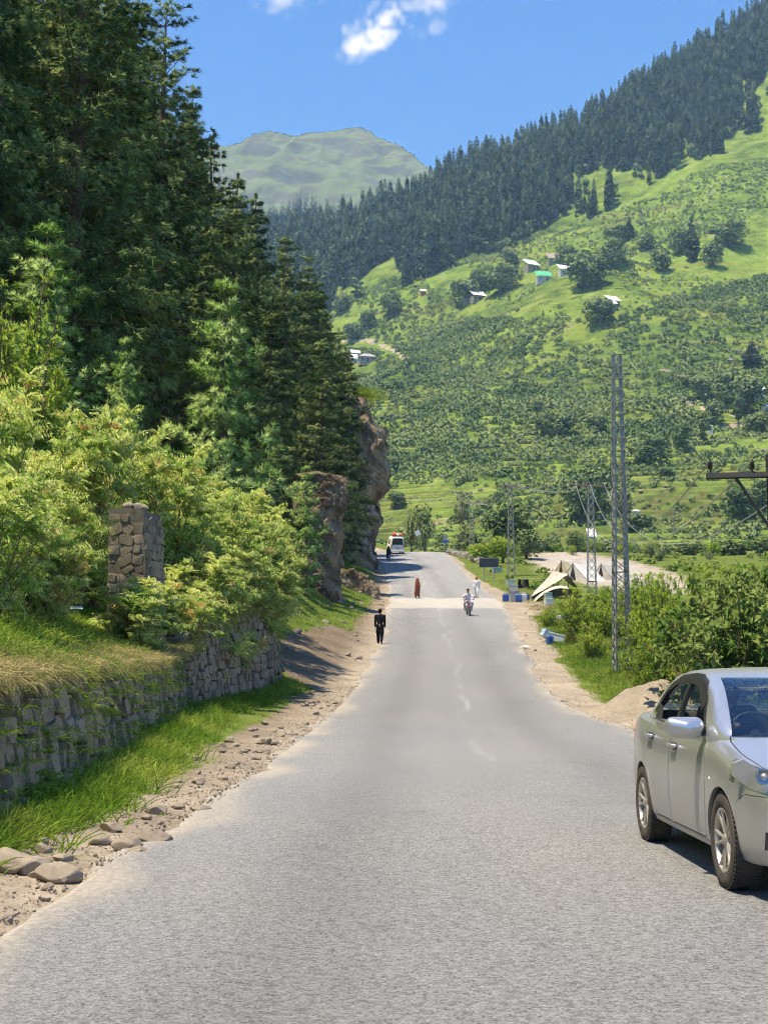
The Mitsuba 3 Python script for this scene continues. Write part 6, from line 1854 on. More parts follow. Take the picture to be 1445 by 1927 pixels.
def shrouded(label, loc, face_deg, mat, foot, scale=1.0, lean=.05, carry=False):
    """a person wrapped from head to shins in a large shawl"""
    key = thing('person', label, 'person')
    M = T().translate([float(a) for a in loc]).rotate([0, 0, 1], float(face_deg)).scale(float(scale))
    head = V3(0, -.05, 1.50)
    body = head_parts(head, (0, -1, 0)) + chain([(head + V3(0, .02, -.06), .055), (V3(0, 0, 1.30), .07), (V3(0, .02, .95), .12), (V3(0, 0, .85), .12)])
    for sd in (-1, 1):
        an = V3(sd * .08, -.10 * sd, .09)
        body += chain([(V3(sd * .08, 0, .85), .08), (V3(sd * .09, -.05 * sd - .03, .48), .055), (an, .036)])
        body += chain([(V3(sd * .15, 0, 1.28), .05), (V3(sd * .20, -.04, 1.02), .04), (V3(sd * .08, -.20, 1.02), .03)]) + hand(V3(sd * .08, -.20, 1.02), (-sd * .8, -.2, .1), (0, -.3, 1))
        body += [m3.Manifold.batch_hull([m3.Manifold.sphere(r, 10).translate(list(an + np.array(o))) for o, r in (((0, .03, -.05), .032), ((0, -.09, -.062), .026), ((0, -.15, -.066), .022))])]
    v, f = soft(body, .022, 6)
    scene[key + '__body'] = mikit.ply((v, f), 'mat_skin', smooth=True, to_world=M)
    a = np.linspace(0, 2 * math.pi, 56, endpoint=False)
    rows = [(1.655, .02, .02, .0), (1.64, .075, .085, -.0), (1.58, .115, .125, -.01), (1.48, .125, .130, -.01), (1.38, .17, .135, .0), (1.30, .235, .155, .0), (1.15, .265, .20, -.02), (1.0, .27, .215, -.03), (.8, .262, .205, -.01), (.6, .255, .20, .0), (.42, .25, .20, .01), (.26, .245, .195, .02), (.20, .235, .185, .02)]
    zz = np.linspace(1.655, .20, 50); R = np.array(rows)[::-1]
    rx, ry, cy = (np.interp(zz, R[:, 0], R[:, k]) for k in (1, 2, 3))
    fold = 1 + (.05 * np.sin(a * 5 + 1)[None] + .035 * np.sin(a * 9 + 2.5 * zz[:, None])) * np.clip((1.45 - zz) * 1.5, 0, 1)[:, None]
    X = rx[:, None] * np.cos(a) * fold; Y = cy[:, None] + ry[:, None] * np.sin(a) * fold - lean * (1 - zz[:, None] / 1.6) * 0
    Z = zz[:, None] + .05 * np.sin(a * 2 + .5)[None] * np.clip(.6 - zz[:, None], 0, .4)
    face = (zz[:, None] > 1.43) & (zz[:, None] < 1.60) & (np.abs((a[None] - 1.5 * math.pi)) < .55)
    i, j = np.meshgrid(np.arange(49), np.arange(56), indexing='ij')
    q = np.stack([i * 56 + j, (i + 1) * 56 + j, (i + 1) * 56 + (j + 1) % 56, i * 56 + (j + 1) % 56], -1)
    q = q[~(face[:-1] & face[1:])[:, :]].reshape(-1, 4)
    scene[key + '__shawl'] = mikit.ply((np.stack([X, Y, Z], -1).reshape(-1, 3), q), mat, smooth=True, to_world=M)
    for sd in (-1, 1):
        an = V3(sd * .08, -.10 * sd, .09)
        sk = chain([(an + V3(0, .04, .38), .10), (an + V3(0, .01, .06), .07)])
        k = fresh(key + '__trouser_leg'); scene[k] = mikit.ply(soft(sk, .03, 4), foot, smooth=True, to_world=M)
        k = fresh(key + '__shoe'); scene[k] = mikit.ply(arr(m3.Manifold.batch_hull([m3.Manifold.sphere(r, 10).translate(list(an + np.array(o))) for o, r in (((0, .035, -.060), .034), ((0, -.10, -.070), .030), ((0, -.155, -.074), .024))])), 'mat_leather', smooth=40, to_world=M)
    return key


p = P(785, 1127, 116)
shrouded('person wrapped in a rust-red shawl crossing the road', (p[0], 115.5, float(_ZR(115.5)) + .03), 60, 'mat_shawl', 'mat_brown_cloth')
p = P(731, 1058, 176)
k = shrouded('person in a black wrap on the left road edge behind the minibus', (p[0], 172, float(_ZR(172)) + .03), 170, 'mat_black_cloth', 'mat_white_cloth', scale=1.02)

# ---- the driver of the car
key = thing('person', 'person in dark clothes sitting at the wheel of the silver car', 'person')
head = V3(-.36, 2.44, 1.235)
body = head_parts(head, (0, -1, 0)) + chain([(head + V3(0, .02, -.08), .056), (V3(-.36, 2.48, 1.06), .06)])
cl = chain([(V3(-.36, 2.47, 1.00), .12), (V3(-.36, 2.44, .84), .14), (V3(-.36, 2.36, .70), .15)]) + [m3.Manifold.batch_hull([m3.Manifold.sphere(.085, 14).translate([-.36 + d, 2.47, .99]) for d in (-.15, .15)] + [m3.Manifold.sphere(.12, 14).translate([-.36, 2.44, .80])])]
for sd in (-1, 1):
    sh, el, wr = V3(-.36 + sd * .20, 2.46, .98), V3(-.36 + sd * .27, 2.20, .84), V3(-.36 + sd * .17, 1.80, 1.0)
    body += chain([(sh, .05), (el, .042), (wr, .03)]) + hand(wr, (0, -1, .35), (-sd * .9, 0, .4))
    cl += chain([(V3(-.36 + sd * .1, 2.46, .98), .09), (sh, .075), (el, .062), (el + (wr - el) * .8, .05)])
    body += chain([(V3(-.36 + sd * .1, 2.3, .70), .085), (V3(-.36 + sd * .16, 1.88, .74), .06), (V3(-.36 + sd * .14, 1.58, .50), .045)])
    cl += chain([(V3(-.36 + sd * .1, 2.32, .70), .10), (V3(-.36 + sd * .16, 1.88, .745), .08), (V3(-.36 + sd * .14, 1.60, .52), .06)])
scene[key + '__body'] = mikit.ply(soft(body, .02, 6), 'mat_skin', smooth=True, to_world=CARM)
scene[key + '__clothes'] = mikit.ply(soft(cl, .03, 8), 'mat_brown_cloth', smooth=True, to_world=CARM)
hr = m3.Manifold.batch_hull([m3.Manifold.sphere(r, 16).translate(list(head + np.array(o))) for o, r in (((0, .02, .045), .092), ((0, .045, -.01), .072), ((0, -.03, .07), .070))]) - m3.Manifold.batch_hull([m3.Manifold.sphere(.075, 14).translate(list(head + np.array(o))) for o in ((0, -.06, -.02), (0, -.2, -.02), (0, -.06, -.12))])
scene[key + '__hair'] = mikit.ply(arr(hr), 'mat_hair', smooth=50, to_world=CARM)

# ---- motorcycle and rider, coming towards us
princ('mat_bike_red', (0.30, 0.05, 0.03), 0.3); princ('mat_steel', lambda p, n, uv: mi.Color3f(0.30, 0.32, 0.32) * (0.75 + 0.5 * fbm(p.x * 3, p.y * 3, p.z * 1.5, 3)), 0.45, 0.6)
p = P(881, 1158, 91); BX, BY = p[0], 91.0
SL = (float(_ZR(92)) - float(_ZR(90))) / 2
BM = T().translate([BX, BY, float(_ZR(BY)) + .03]).rotate([1, 0, 0], math.degrees(math.atan(SL))).rotate([0, 0, 1], 4)
bike = thing('motorcycle', 'dark red motorcycle coming down the right half of the road', 'motorcycle')


def bobj(name, m, mat, parent=bike, smooth=35):
    v, f = arr(m) if hasattr(m, 'to_mesh') else m
    k = fresh(parent + '__' + name); scene[k] = mikit.ply((v, f), mat, smooth=smooth, to_world=BM); return k


for y in (-.63, .63):
    wv, wq = lathe([(.27 + .035 * math.cos(t), .042 * math.sin(t)) for t in np.linspace(0, 6.283, 13)[:-1]], 40)
    wk = fresh(bike + '__wheel')
    scene[wk + '__tyre'] = mikit.ply((wv + [0, y, .305], wq), 'mat_rubber', smooth=True, to_world=BM)
    sp = [hull_spheres(((0, y, .305), .03), ((0, y + .24 * math.cos(a), .305 + .24 * math.sin(a)), .012), seg=8) for a in np.linspace(0, 6.283, 7)[:-1]]
    scene[wk + '__spokes'] = mikit.ply(arr(m3.Manifold.batch_boolean(sp, m3.OpType.Add)), 'mat_alloy', smooth=35, to_world=BM)
for sd in (-1, 1):
    bobj('fork', hull_spheres(((sd * .075, -.63, .305), .022), ((sd * .085, -.42, .92), .024)), 'mat_chrome')
    bobj('mirror', hull_spheres(((sd * .30, -.40, 1.17), .045), ((sd * .36, -.40, 1.18), .045)) + hull_spheres(((sd * .24, -.36, 1.0), .010), ((sd * .32, -.39, 1.14), .010)), 'mat_trim')
    bobj('indicator', m3.Manifold.sphere(.035, 10).translate([sd * .17, -.52, .86]), 'mat_cap_red')
    bobj('shock_absorber', hull_spheres(((sd * .12, .60, .36), .03), ((sd * .12, .45, .70), .03)), 'mat_chrome')
bobj('handlebar', hull_spheres(((-.34, -.30, 1.0), .017), ((-.10, -.38, .98), .017)) + hull_spheres(((.34, -.30, 1.0), .017), ((.10, -.38, .98), .017)) + hull_spheres(((.10, -.38, .98), .017), ((-.10, -.38, .98), .017)), 'mat_chrome')
bobj('headlight', m3.Manifold.sphere(.095, 20).scale([1, .7, 1]).translate([0, -.52, .88]), 'mat_chrome')
bobj('front_mudguard', hull_spheres(((-.04, -.80, .58), .03), ((.04, -.80, .58), .03), ((0, -.60, .64), .05), ((0, -.42, .56), .04)), 'mat_bike_red')
bobj('fuel_tank', hull_spheres(((0, -.30, .82), .11), ((0, .05, .80), .10), ((0, -.1, .86), .11)), 'mat_bike_red')
bobj('seat', hull_spheres(((0, .12, .80), .09), ((0, .62, .83), .09), ((.07, .4, .82), .07), ((-.07, .4, .82), .07)), 'mat_trim')
bobj('engine', rbox((0, -.08, .42), (.30, .34, .30), .05) + rbox((0, -.14, .62), (.18, .18, .16), .04), 'mat_steel')
bobj('exhaust', hull_spheres(((.16, -.05, .32), .03), ((.18, .75, .36), .045)), 'mat_chrome')
bobj('frame', hull_spheres(((0, -.42, .85), .04), ((0, -.20, .40), .03)) + hull_spheres(((0, .05, .70), .04), ((0, .62, .32), .03)), 'mat_trim')
bobj('rear_rack', rbox((0, .85, .86), (.22, .22, .03), .01), 'mat_chrome')
rider = thing('person', 'person in a pale shirt and dark cap riding the motorcycle', 'person')
hd = V3(0, .10, 1.57)
body = head_parts(hd, (0, -1, 0)) + chain([(hd + V3(0, .02, -.08), .056), (V3(0, .16, 1.40), .07), (V3(0, .20, 1.1), .12), (V3(0, .25, .96), .12)])
sh_, tr_ = chain([(V3(0, .17, 1.32), .12), (V3(0, .20, 1.15), .15), (V3(0, .24, .95), .15)]) + [m3.Manifold.batch_hull([m3.Manifold.sphere(.085, 14).translate([d, .17, 1.30]) for d in (-.15, .15)] + [m3.Manifold.sphere(.13, 14).translate([0, .20, 1.1])])], []
for sd in (-1, 1):
    s0, el, wr = V3(sd * .20, .15, 1.30), V3(sd * .34, -.02, 1.12), V3(sd * .28, -.24, 1.02)
    body += chain([(s0, .05), (el, .04), (wr, .03)]) + hand(wr, (0, -1, -.2), (-sd, 0, .2))
    sh_ += chain([(V3(sd * .1, .17, 1.29), .09), (s0, .075), (el, .062), (el + (wr - el) * .8, .05)])
    kn, an = V3(sd * .26, -.16, .80), V3(sd * .22, .06, .36)
    body += chain([(V3(sd * .1, .24, .95), .09), (kn, .058), (an, .038)]) + [hull_spheres((an + V3(0, .03, -.04), .034), (an + V3(0, -.15, -.06), .026))]
    tr_ += chain([(V3(sd * .1, .24, .95), .11), (kn, .085), (an + (kn - an) * .12, .065)])
scene[rider + '__body'] = mikit.ply(soft(body, .022, 6), 'mat_skin', smooth=True, to_world=BM)
scene[rider + '__shirt'] = mikit.ply(soft(sh_, .03, 8), 'mat_rider_shirt', smooth=True, to_world=BM)
scene[rider + '__trousers'] = mikit.ply(soft(tr_, .03, 8), 'mat_rider_shirt', smooth=True, to_world=BM)
for sd in (-1, 1):
    an = V3(sd * .22, .06, .36)
    scene[fresh(rider + '__shoe')] = mikit.ply(arr(hull_spheres((an + V3(0, .035, -.05), .038), (an + V3(0, -.16, -.07), .030))), 'mat_leather', smooth=40, to_world=BM)
scene[rider + '__cap'] = mikit.ply(arr(m3.Manifold.batch_hull([m3.Manifold.sphere(r, 16).translate(list(hd + np.array(o))) for o, r in (((0, .02, .055), .095), ((0, .03, .02), .088), ((0, -.03, .07), .080))]) - m3.Manifold.batch_hull([m3.Manifold.sphere(.075, 14).translate(list(hd + np.array(o))) for o in ((0, -.06, -.02), (0, -.2, -.02), (0, -.06, -.12))])), 'mat_brown_cloth', smooth=50, to_world=BM)

# ---- white minibus going away
p = P(748, 1043, 186); VX, VY = p[0], 186.0
SLV = (float(_ZR(188)) - float(_ZR(184))) / 4
VM = T().translate([VX, VY, float(_ZR(VY)) + .03]).rotate([0, 0, 1], 6).rotate([1, 0, 0], math.degrees(math.atan(SLV)))
van = thing('minibus', 'white minibus with red and white bundles on its roof driving away round the bend', 'minibus')


def vobj(name, m, mat, parent=van, smooth=30):
    v, f = arr(m) if hasattr(m, 'to_mesh') else m
    k = fresh(parent + '__' + name); scene[k] = mikit.ply((v, f), mat, smooth=smooth, to_world=VM); return k


def vsec(s):
    w, top = float(PF([(0, .80), (.12, .92), (.5, .94), (4.2, .94), (4.7, .86), (4.84, .72)])(s)), float(PF([(0, 2.16), (.15, 2.25), (.6, 2.28), (3.3, 2.26), (3.9, 1.95), (4.5, 1.22), (4.84, .9)])(s))
    b = min(1.05, top * .62)
    return [(0, .30), (.9 * w, .30), (.99 * w, .36), (w, .6), (w, b), (w - .02, min(b + .15, top - .25)), (w - .15, top - .20), (w - .24, top - .06), (w * .5, top - .005), (0, top)]


vb = loft(stations(vsec, np.concatenate([np.linspace(0, .3, 10), np.linspace(.4, 4.84, 44)]), 32))
for s_ in (.95, 3.75):
    for sx in (-1, 1): vb -= mcyl('x', .38, .62 if sx > 0 else -1.1, 1.1 if sx > 0 else -.62, (s_, .34), 36)
vin = vb
rw = m3.CrossSection([np.array([(-.66, 1.28), (.66, 1.28), (.60, 1.95), (-.60, 1.95)])], m3.FillRule.NonZero).offset(.06, m3.JoinType.Round, 2.0, 16)
rwp = m3.Manifold.extrude(rw, .32).transform(np.array([[1, 0, 0, 0], [0, 0, 1, -.1], [0, 1, 0, 0]], float))
wnd = vb ^ rwp
vb = vb - rwp
sides = []
for sx in (-1, 1):
    for y0, y1 in ((.55, 1.45), (1.52, 2.45), (2.52, 3.35)):
        b_ = mbox(.6 if sx > 0 else -1.2, 1.2 if sx > 0 else -.6, y0, y1, 1.25, 1.88)
        sides.append((vb ^ b_)); vb = vb - b_
wsb = prism([(-.74, 1.25), (.74, 1.25), (.66, 2.0), (-.66, 2.0)], 'y', 3.3, 4.9)
wsc = vb ^ wsb ^ mbox(-1, 1, 3.3, 5, 1.25, 2.3); wsc = wsc - wsc.translate([0, -.03, -.02]); vb = vb - wsc.translate([0, .002, 0])
princ('mat_dark_glass', (0.012, 0.014, 0.016), 0.08, 0.0, specular=0.7)
vobj('body', vb, 'mat_white_paint')
vobj('rear_window', wnd.scale([1, 1, 1]), 'mat_dark_glass')
for s_ in sides: vobj('side_window', s_, 'mat_dark_glass')
vobj('windscreen', wsc, 'mat_dark_glass')
vobj('rear_bumper', rbox((0, -.03, .44), (1.74, .16, .20), .05), 'mat_white_paint')
vobj('number_plate', rbox((0, .0, .78), (.46, .03, .13), .008), 'mat_dark_plastic')
for sx in (-1, 1):
    vobj('tail_light', rbox((sx * .83, .06, 1.02), (.12, .14, .48), .03), 'mat_red_lens')
    vobj('mirror', rbox((sx * 1.06, 4.0, 1.42), (.18, .10, .26), .03), 'mat_trim')
    vobj('tailgate_seam', rbox((sx * .74, -.004, .95), (.012, .03, .60), .004), 'mat_trim')
for s_ in (.95, 3.75):
    for sx in (-1, 1):
        wv, wq = lathe([(a * 1.05, b) for a, b in tp], 32)
        wk = fresh(van + '__wheel')
        scene[wk + '__tyre'] = mikit.ply((wv + [sx * .80, s_, .335], wq), 'mat_rubber', smooth=35, to_world=VM)
        scene[wk + '__rim'] = mikit.ply(arr(mcyl('x', .21, -.07, .07, (0, 0), 24).translate([sx * .80, s_, .335])), 'mat_alloy', smooth=35, to_world=VM)
rk = vobj('roof_rack', rbox((-.62, 1.6, 2.36), (.03, 2.8, .03), .01) + rbox((.62, 1.6, 2.36), (.03, 2.8, .03), .01), 'mat_steel')
for y in (.25, .9, 1.6, 2.3, 2.95): vobj('rack_bar', rbox((0, y, 2.34), (1.26, .03, .03), .01) + rbox((-.62, y, 2.30), (.03, .03, .12), .01) + rbox((.62, y, 2.30), (.03, .03, .12), .01), 'mat_steel', rk)
cloth('mat_red_bundle', (0.62, 0.08, 0.035)); cloth('mat_orange_bundle', (0.66, 0.17, 0.07))
for i, (x, y, sx_, mat, lab) in enumerate([(-.42, .5, .42, 'mat_red_bundle', 'red bundle at the left rear of the minibus roof'), (.05, .45, .36, 'mat_white_cloth', 'white bundle in the middle of the minibus roof'), (.44, .55, .40, 'mat_orange_bundle', 'orange bundle at the right rear of the minibus roof'), (-.2, 1.3, .5, 'mat_orange_bundle', 'orange bundle behind the red one on the minibus roof'), (.3, 1.5, .5, 'mat_red_bundle', 'red bundle farther forward on the minibus roof')]):
    s_ = trimesh.creation.icosphere(3); v = np.array(s_.vertices); v = v * (1 + .25 * (meshkit.fbm(v * 2 + i, 3, i) - .5))[:, None] * [sx_ * .66, sx_ * .8, .20] + [x, y, 2.53]
    solo('luggage_bundle', (v, np.array(s_.faces)), mat, lab, 'luggage', smooth=True); scene[[k for k in scene if k.startswith('luggage_bundle')][-1]]['to_world'] = VM

# ------------------------------------------------------------------ poles and wires
princ('mat_old_steel', lambda p, n, uv: mix(mi.Color3f(0.22, 0.235, 0.23), mi.Color3f(0.38, 0.385, 0.37), fbm(p.x * 2, p.y * 2, p.z * 1.2, 3)), 0.5, 0.45)
princ('mat_rusty', lambda p, n, uv: mix(mi.Color3f(0.10, 0.085, 0.07), mi.Color3f(0.20, 0.13, 0.08), fbm(p.x * 5, p.y * 5, p.z * 3, 3)), 0.7)
princ('mat_dark_steel', (0.035, 0.032, 0.028), 0.6)
princ('mat_insulator', (0.03, 0.02, 0.018), 0.2)


def bar(a, b, w, t):
    """a flat or angle bar between two points"""
    a, b = np.asarray(a, float), np.asarray(b, float)
    d = unit(b - a); s = unit(np.cross(d, [0.13, 0.31, 1.0] if abs(d[2]) < .9 else [1.0, 0.1, 0])); n_ = np.cross(d, s)
    return MB().box((a + b) / 2, (1, 1, 1), np.stack([s * w, d * np.linalg.norm(b - a), n_ * t], -1)).mesh()


def lattice_pole(label, base, height, wb, wt, panels, fine, rz=0.0, arm=None, mat='mat_old_steel'):
    key = thing('lattice_pole', label, 'pole')
    R2 = rot('z', rz)
    pt = lambda i, t: np.asarray(base) + R2 @ np.array([(-1, 1, 1, -1)[i] * (wb + (wt - wb) * t) / 2, (-1, -1, 1, 1)[i] * (wb + (wt - wb) * t) / 2, t * height])
    for i in range(4):
        a, b = pt(i, -0.03), pt(i, 1)
        mb = MB()
        lw = .075 if fine else .065
        mb.add(*bar(a, b, lw, .012 if fine else .04))
        if fine:
            cx = R2 @ np.array([(1, -1, -1, 1)[i] * .03, (1, 1, -1, -1)[i] * .03, 0])
            mb.add(*bar(a + cx, b + cx, .012, lw))
        obj('leg', mb.mesh(), mat, key)
    joined = MB()
    ts = np.linspace(0.01, 1, panels + 1)
    for k in range(panels):
        for f_ in range(4):
            i, j = f_, (f_ + 1) % 4
            cross_ = [(pt(i, ts[k]), pt(j, ts[k + 1])), (pt(j, ts[k]), pt(i, ts[k + 1]))] if (k < panels * .62 or not fine) else [(pt(i, ts[k]), pt(j, ts[k]))]
            for a, b in cross_:
                m = bar(a, b, .052 if fine else .04, .007 if fine else .02)
                if fine and f_ in (0, 1, 3): obj('brace', m, mat, key)
                else: joined.add(*m)
            if fine and k % 4 == 0:
                m = bar(pt(i, ts[k]), pt(j, ts[k]), .05, .008)
                obj('tie', m, 'mat_rusty' if k == 8 else mat, key)
    for f_ in range(4):
        i, j = f_, (f_ + 1) % 4
        m = bar(pt(i, 1), pt(j, 1), .06, .01)
        if fine: obj('tie', m, mat, key)
        else: joined.add(*m)
    if joined.n:
        k_ = obj('bracing', joined.mesh(), mat, key)
        labels[k_] = {'kind': 'stuff', 'label': 'thin diagonal bracing of the pole'}
    ends = []
    if arm:
        ln, ang, off, nins = arm
        top = np.asarray(base) + [0, 0, height + .05]
        d = np.array([math.cos(ang), math.sin(ang), 0])
        a, b = top + d * (off - ln / 2), top + d * (off + ln / 2)
        obj('crossarm', bar(a, b, .14, .14), 'mat_rusty', key)
        for q in np.linspace(.04, .96, nins):
            c = a + (b - a) * q
            ik = obj('insulator', (lambda m: m)(insul(c)), 'mat_insulator', key, smooth=40)
            ends.append(c + [0, 0, .34])
    return key, ends


def insul(c, s=1.0):
    V, q = lathe([(.0, -.05), (.02, -.05), (.02, .08), (.055, .09), (.06, .12), (.03, .14), (.058, .16), (.06, .185), (.03, .20), (.052, .22), (.05, .25), (.025, .27), (.022, .33), (.0, .34)], 14, 'z')
    return V[:, [1, 2, 0]] * s + c, q


nb = at(1166, 49, -0.1)
lattice_pole('tall bare steel lattice pole beside the road behind the silver car', nb, P(1155, 668, 49)[2] - nb[2], .56, .28, 26, True, rz=.06)
pb = at(1112, 118, -0.2)
_, endsC = lattice_pole('steel lattice pole with a tilted cross-arm standing by the tents', pb, P(1110, 915, 118)[2] - pb[2], .75, .36, 14, False, arm=(2.9, .35, -.1, 3))
pb = at(961, 142, -0.2)
_, ends1 = lattice_pole('thin lattice pole behind the black signboard', pb, P(963, 915, 142)[2] - pb[2], .75, .38, 14, False, arm=(1.6, .5, 0, 3))
pb = at(870, 205, -0.2)
_, ends2 = lattice_pole('lattice pole above the low white wall, left of a pair, with a wide cross-arm', pb, P(866, 928, 205)[2] - pb[2], .85, .45, 12, False, arm=(3.2, .3, 0, 3), mat='mat_rusty')
pb = at(887, 198, -0.2)
lattice_pole('lattice pole above the low white wall, right of a pair', pb, P(888, 945, 198)[2] - pb[2], .8, .4, 12, False)
pb = at(772, 262, -0.2)
_, ends4 = lattice_pole('distant pole with a cross-arm beyond the crest of the road', pb, P(771, 938, 262)[2] - pb[2], .5, .3, 8, False, arm=(2.8, .1, 0, 3), mat='mat_rusty')
pb = hit(1268, 1005)
lattice_pole('distant thin pole on the far river bank', pb, 50 / FPX * pb[1], .5, .3, 8, False)

# the post at the right edge with its cross-arm
key = thing('power_post', 'steel post with a cross-arm and two dark insulators rising behind the silver car', 'pole')
ax = P(1447, 895, 33); gz = h(ax[0], 33)
obj('post', MB().box([ax[0], 33, (gz - .2 + ax[2] + .5) / 2], [.10, .12, ax[2] + .7 - gz]).mesh(), 'mat_dark_steel', key)
a0, a1 = P(1328, 897, 33), P(1447, 894, 33) * 2 - P(1328, 897, 33)
obj('crossarm', bar(a0 + [0, -.08, 0], a1 + [0, -.08, 0], .10, .125), 'mat_dark_steel', key)
obj('brace', bar(P(1383, 897, 33) + [0, -.09, -.04], P(1445, 990, 33) + [0, -.06, 0], .05, .05), 'mat_dark_steel', key)
obj('brace', bar(P(1511, 897, 33) + [0, -.09, -.04], P(1449, 990, 33) + [0, -.06, 0], .05, .05), 'mat_dark_steel', key)
endsN = []
for u in (1335, 1414, 1552):
    c = P(u, 889, 33) + [0, -.08, 0]
    V, q = lathe([(.0, -.06), (.014, -.06), (.014, .05), (.05, .055), (.056, .075), (.034, .09), (.056, .10), (.060, .125), (.034, .14), (.056, .15), (.058, .175), (.034, .19), (.050, .20), (.048, .225), (.028, .245), (.020, .28), (.0, .285)], 18)
    k_ = obj('insulator', (V[:, [1, 2, 0]] * 1.05 + c, q), 'mat_insulator', key, smooth=40)
    endsN.append(c + [0, 0, .27])


def wire(a, b, sag, r, label, n=24):
    a, b = np.asarray(a), np.asarray(b); t = np.linspace(0, 1, n)[:, None]
    p_ = a * (1 - t) + b * t - np.array([0, 0, 1.0]) * (4 * sag * t * (1 - t))
    solo('power_line', MB().tube(p_, r, 5).mesh(), 'mat_wire', label, 'wire', 'sagging wires between the poles')


princ('mat_wire', (0.35, 0.36, 0.35), 0.5, 0.3)
for a, b in zip(endsC, endsN): wire(a, b, 3.4, .018, 'thin pale wire sagging between two poles on the right of the road')
for a, b in zip(ends1, endsC): wire(a, b, .9, .022, 'thin pale wire sagging between two poles on the right of the road')
for a, b in zip(ends2, ends1): wire(a, b, 2.2, .028, 'thin pale wire sagging between two poles on the right of the road')
for a, b in zip(ends4, ends2): wire(a, b, 1.2, .028, 'thin pale wire sagging between two poles on the right of the road')

# ------------------------------------------------------------------ signs and the low wall
princ('mat_sign_black', (0.03, 0.034, 0.036), 0.4); princ('mat_sign_blue', (0.04, 0.10, 0.40), 0.4); princ('mat_sign_white', (0.62, 0.63, 0.62), 0.45)
diffuse('mat_concrete', stone_color((0.42, 0.40, 0.36), (0.56, 0.53, 0.48), (0.30, 0.28, 0.24)))
key = thing('signboard', 'small black signboard on two legs beside the road', 'sign')
c = P(920, 1059, 138); sw_, sh2 = 36 / FPX * 138, 18 / FPX * 138
obj('panel', rbox_arr := arr(rbox(c, (sw_, .06, sh2), .02)), 'mat_sign_black', key, smooth=30)
for du in (-9, 9):
    x = P(920 + du, 1059, 138)[0]
    obj('leg', MB().box([x, 138.05, (h(x, 138) + c[2]) / 2 - .1], [.07, .05, c[2] - h(x, 138)]).mesh(), 'mat_old_steel', key)
obj('rail', MB().box([c[0], 138.05, h(c[0], 138) + .55], [18 / FPX * 138, .04, .05]).mesh(), 'mat_old_steel', key)
obj('frame', MB().box(c + [0, -.034, sh2 / 2 - .02], [sw_, .012, .03]).box(c + [0, -.034, -sh2 / 2 + .02], [sw_, .012, .03]).mesh(), 'mat_old_steel', key)
key = thing('road_sign', 'white square sign tilted on its post beyond the crest of the road', 'sign')
c = P(786, 1003, 200)
obj('plate', MB().box(c, [.72, .03, .72], rot('y', math.radians(62))).mesh(), 'mat_sign_white', key)
obj('post', MB().tube([[c[0], 200.05, h(c[0], 200) - .2], [c[0], 200.05, c[2] + .2]], .035, 8).mesh(), 'mat_old_steel', key)
key = thing('road_sign', 'round grey sign above a blue plate on one post at the road bend', 'sign')
c = P(838, 1010, 185)
obj('round_plate', arr(mcyl('y', .34, 0, .03, (0, 0), 24).translate(list(c))), 'mat_old_steel', key)
obj('blue_plate', MB().box(c + [0, 0, -.62], [.95, .03, .34]).mesh(), 'mat_sign_blue', key)
obj('post', MB().tube([[c[0], 185.06, h(c[0], 185) - .2], [c[0], 185.06, c[2] + .3]], .04, 8).mesh(), 'mat_old_steel', key)
key = thing('low_wall', 'low whitish wall of loose stone slabs on the outer edge of the bend', 'wall')
rng = np.random.default_rng(71)
pts = [(848, 187), (860, 183), (873, 179), (886, 174), (898, 169), (906, 165)]
uu = np.linspace(0, 5, 16)
for i, q_ in enumerate(uu):
    u = np.interp(q_, range(6), [a for a, b in pts]); D = np.interp(q_, range(6), [b for a, b in pts])
    x = P(u, 1050, D)[0]; z = h(x, D)
    for lay in range(2):
        m = block_stone(80 + i % 7)
        a = rot('z', -.9 + rng.normal() * .1)
        obj('slab', (m[0] * [1.25, .5, .26] @ a.T + [x + rng.normal() * .1, D, z + .18 + .30 * lay], m[1]), 'mat_concrete', key)

# ------------------------------------------------------------------ the camp: tents, crates, cans
diffuse('mat_canvas', lambda p, n, uv: mi.Color3f(0.54, 0.50, 0.43) * (0.75 + 0.45 * fbm(p.x * 2.5, p.y * 2.5, p.z * 2.5, 4)))
diffuse('mat_canvas_dark', lambda p, n, uv: mi.Color3f(0.38, 0.335, 0.27) * (0.75 + 0.45 * fbm(p.x * 2.5, p.y * 2.5, p.z * 2.5, 4)))
cloth('mat_white_canvas', (0.68, 0.66, 0.60)); cloth('mat_yellow_cloth', (0.58, 0.50, 0.30))


def sheet(p00, p10, p11, p01, sag, n=14, seed=0, ripple=.05):
    """a hanging cloth between four corners"""
    s, t = np.meshgrid(np.linspace(0, 1, n), np.linspace(0, 1, n))
    p00, p10, p11, p01 = map(np.asarray, (p00, p10, p11, p01))
    V = (p00 * ((1 - s) * (1 - t))[..., None] + p10 * (s * (1 - t))[..., None] + p11 * (s * t)[..., None] + p01 * ((1 - s) * t)[..., None])
    V[..., 2] -= sag * 16 * s * (1 - s) * t * (1 - t) + sag * 2 * s * (1 - s)
    V = V + ripple * (np.stack([meshkit.fbm(V * 1.7 + seed + q, 3, q) for q in (1, 5, 9)], -1) - .5)
    i, j = np.meshgrid(np.arange(n - 1), np.arange(n - 1), indexing='ij')
    k = i * n + j
    return V.reshape(-1, 3), np.stack([k, k + 1, k + n + 1, k + n], -1).reshape(-1, 4)


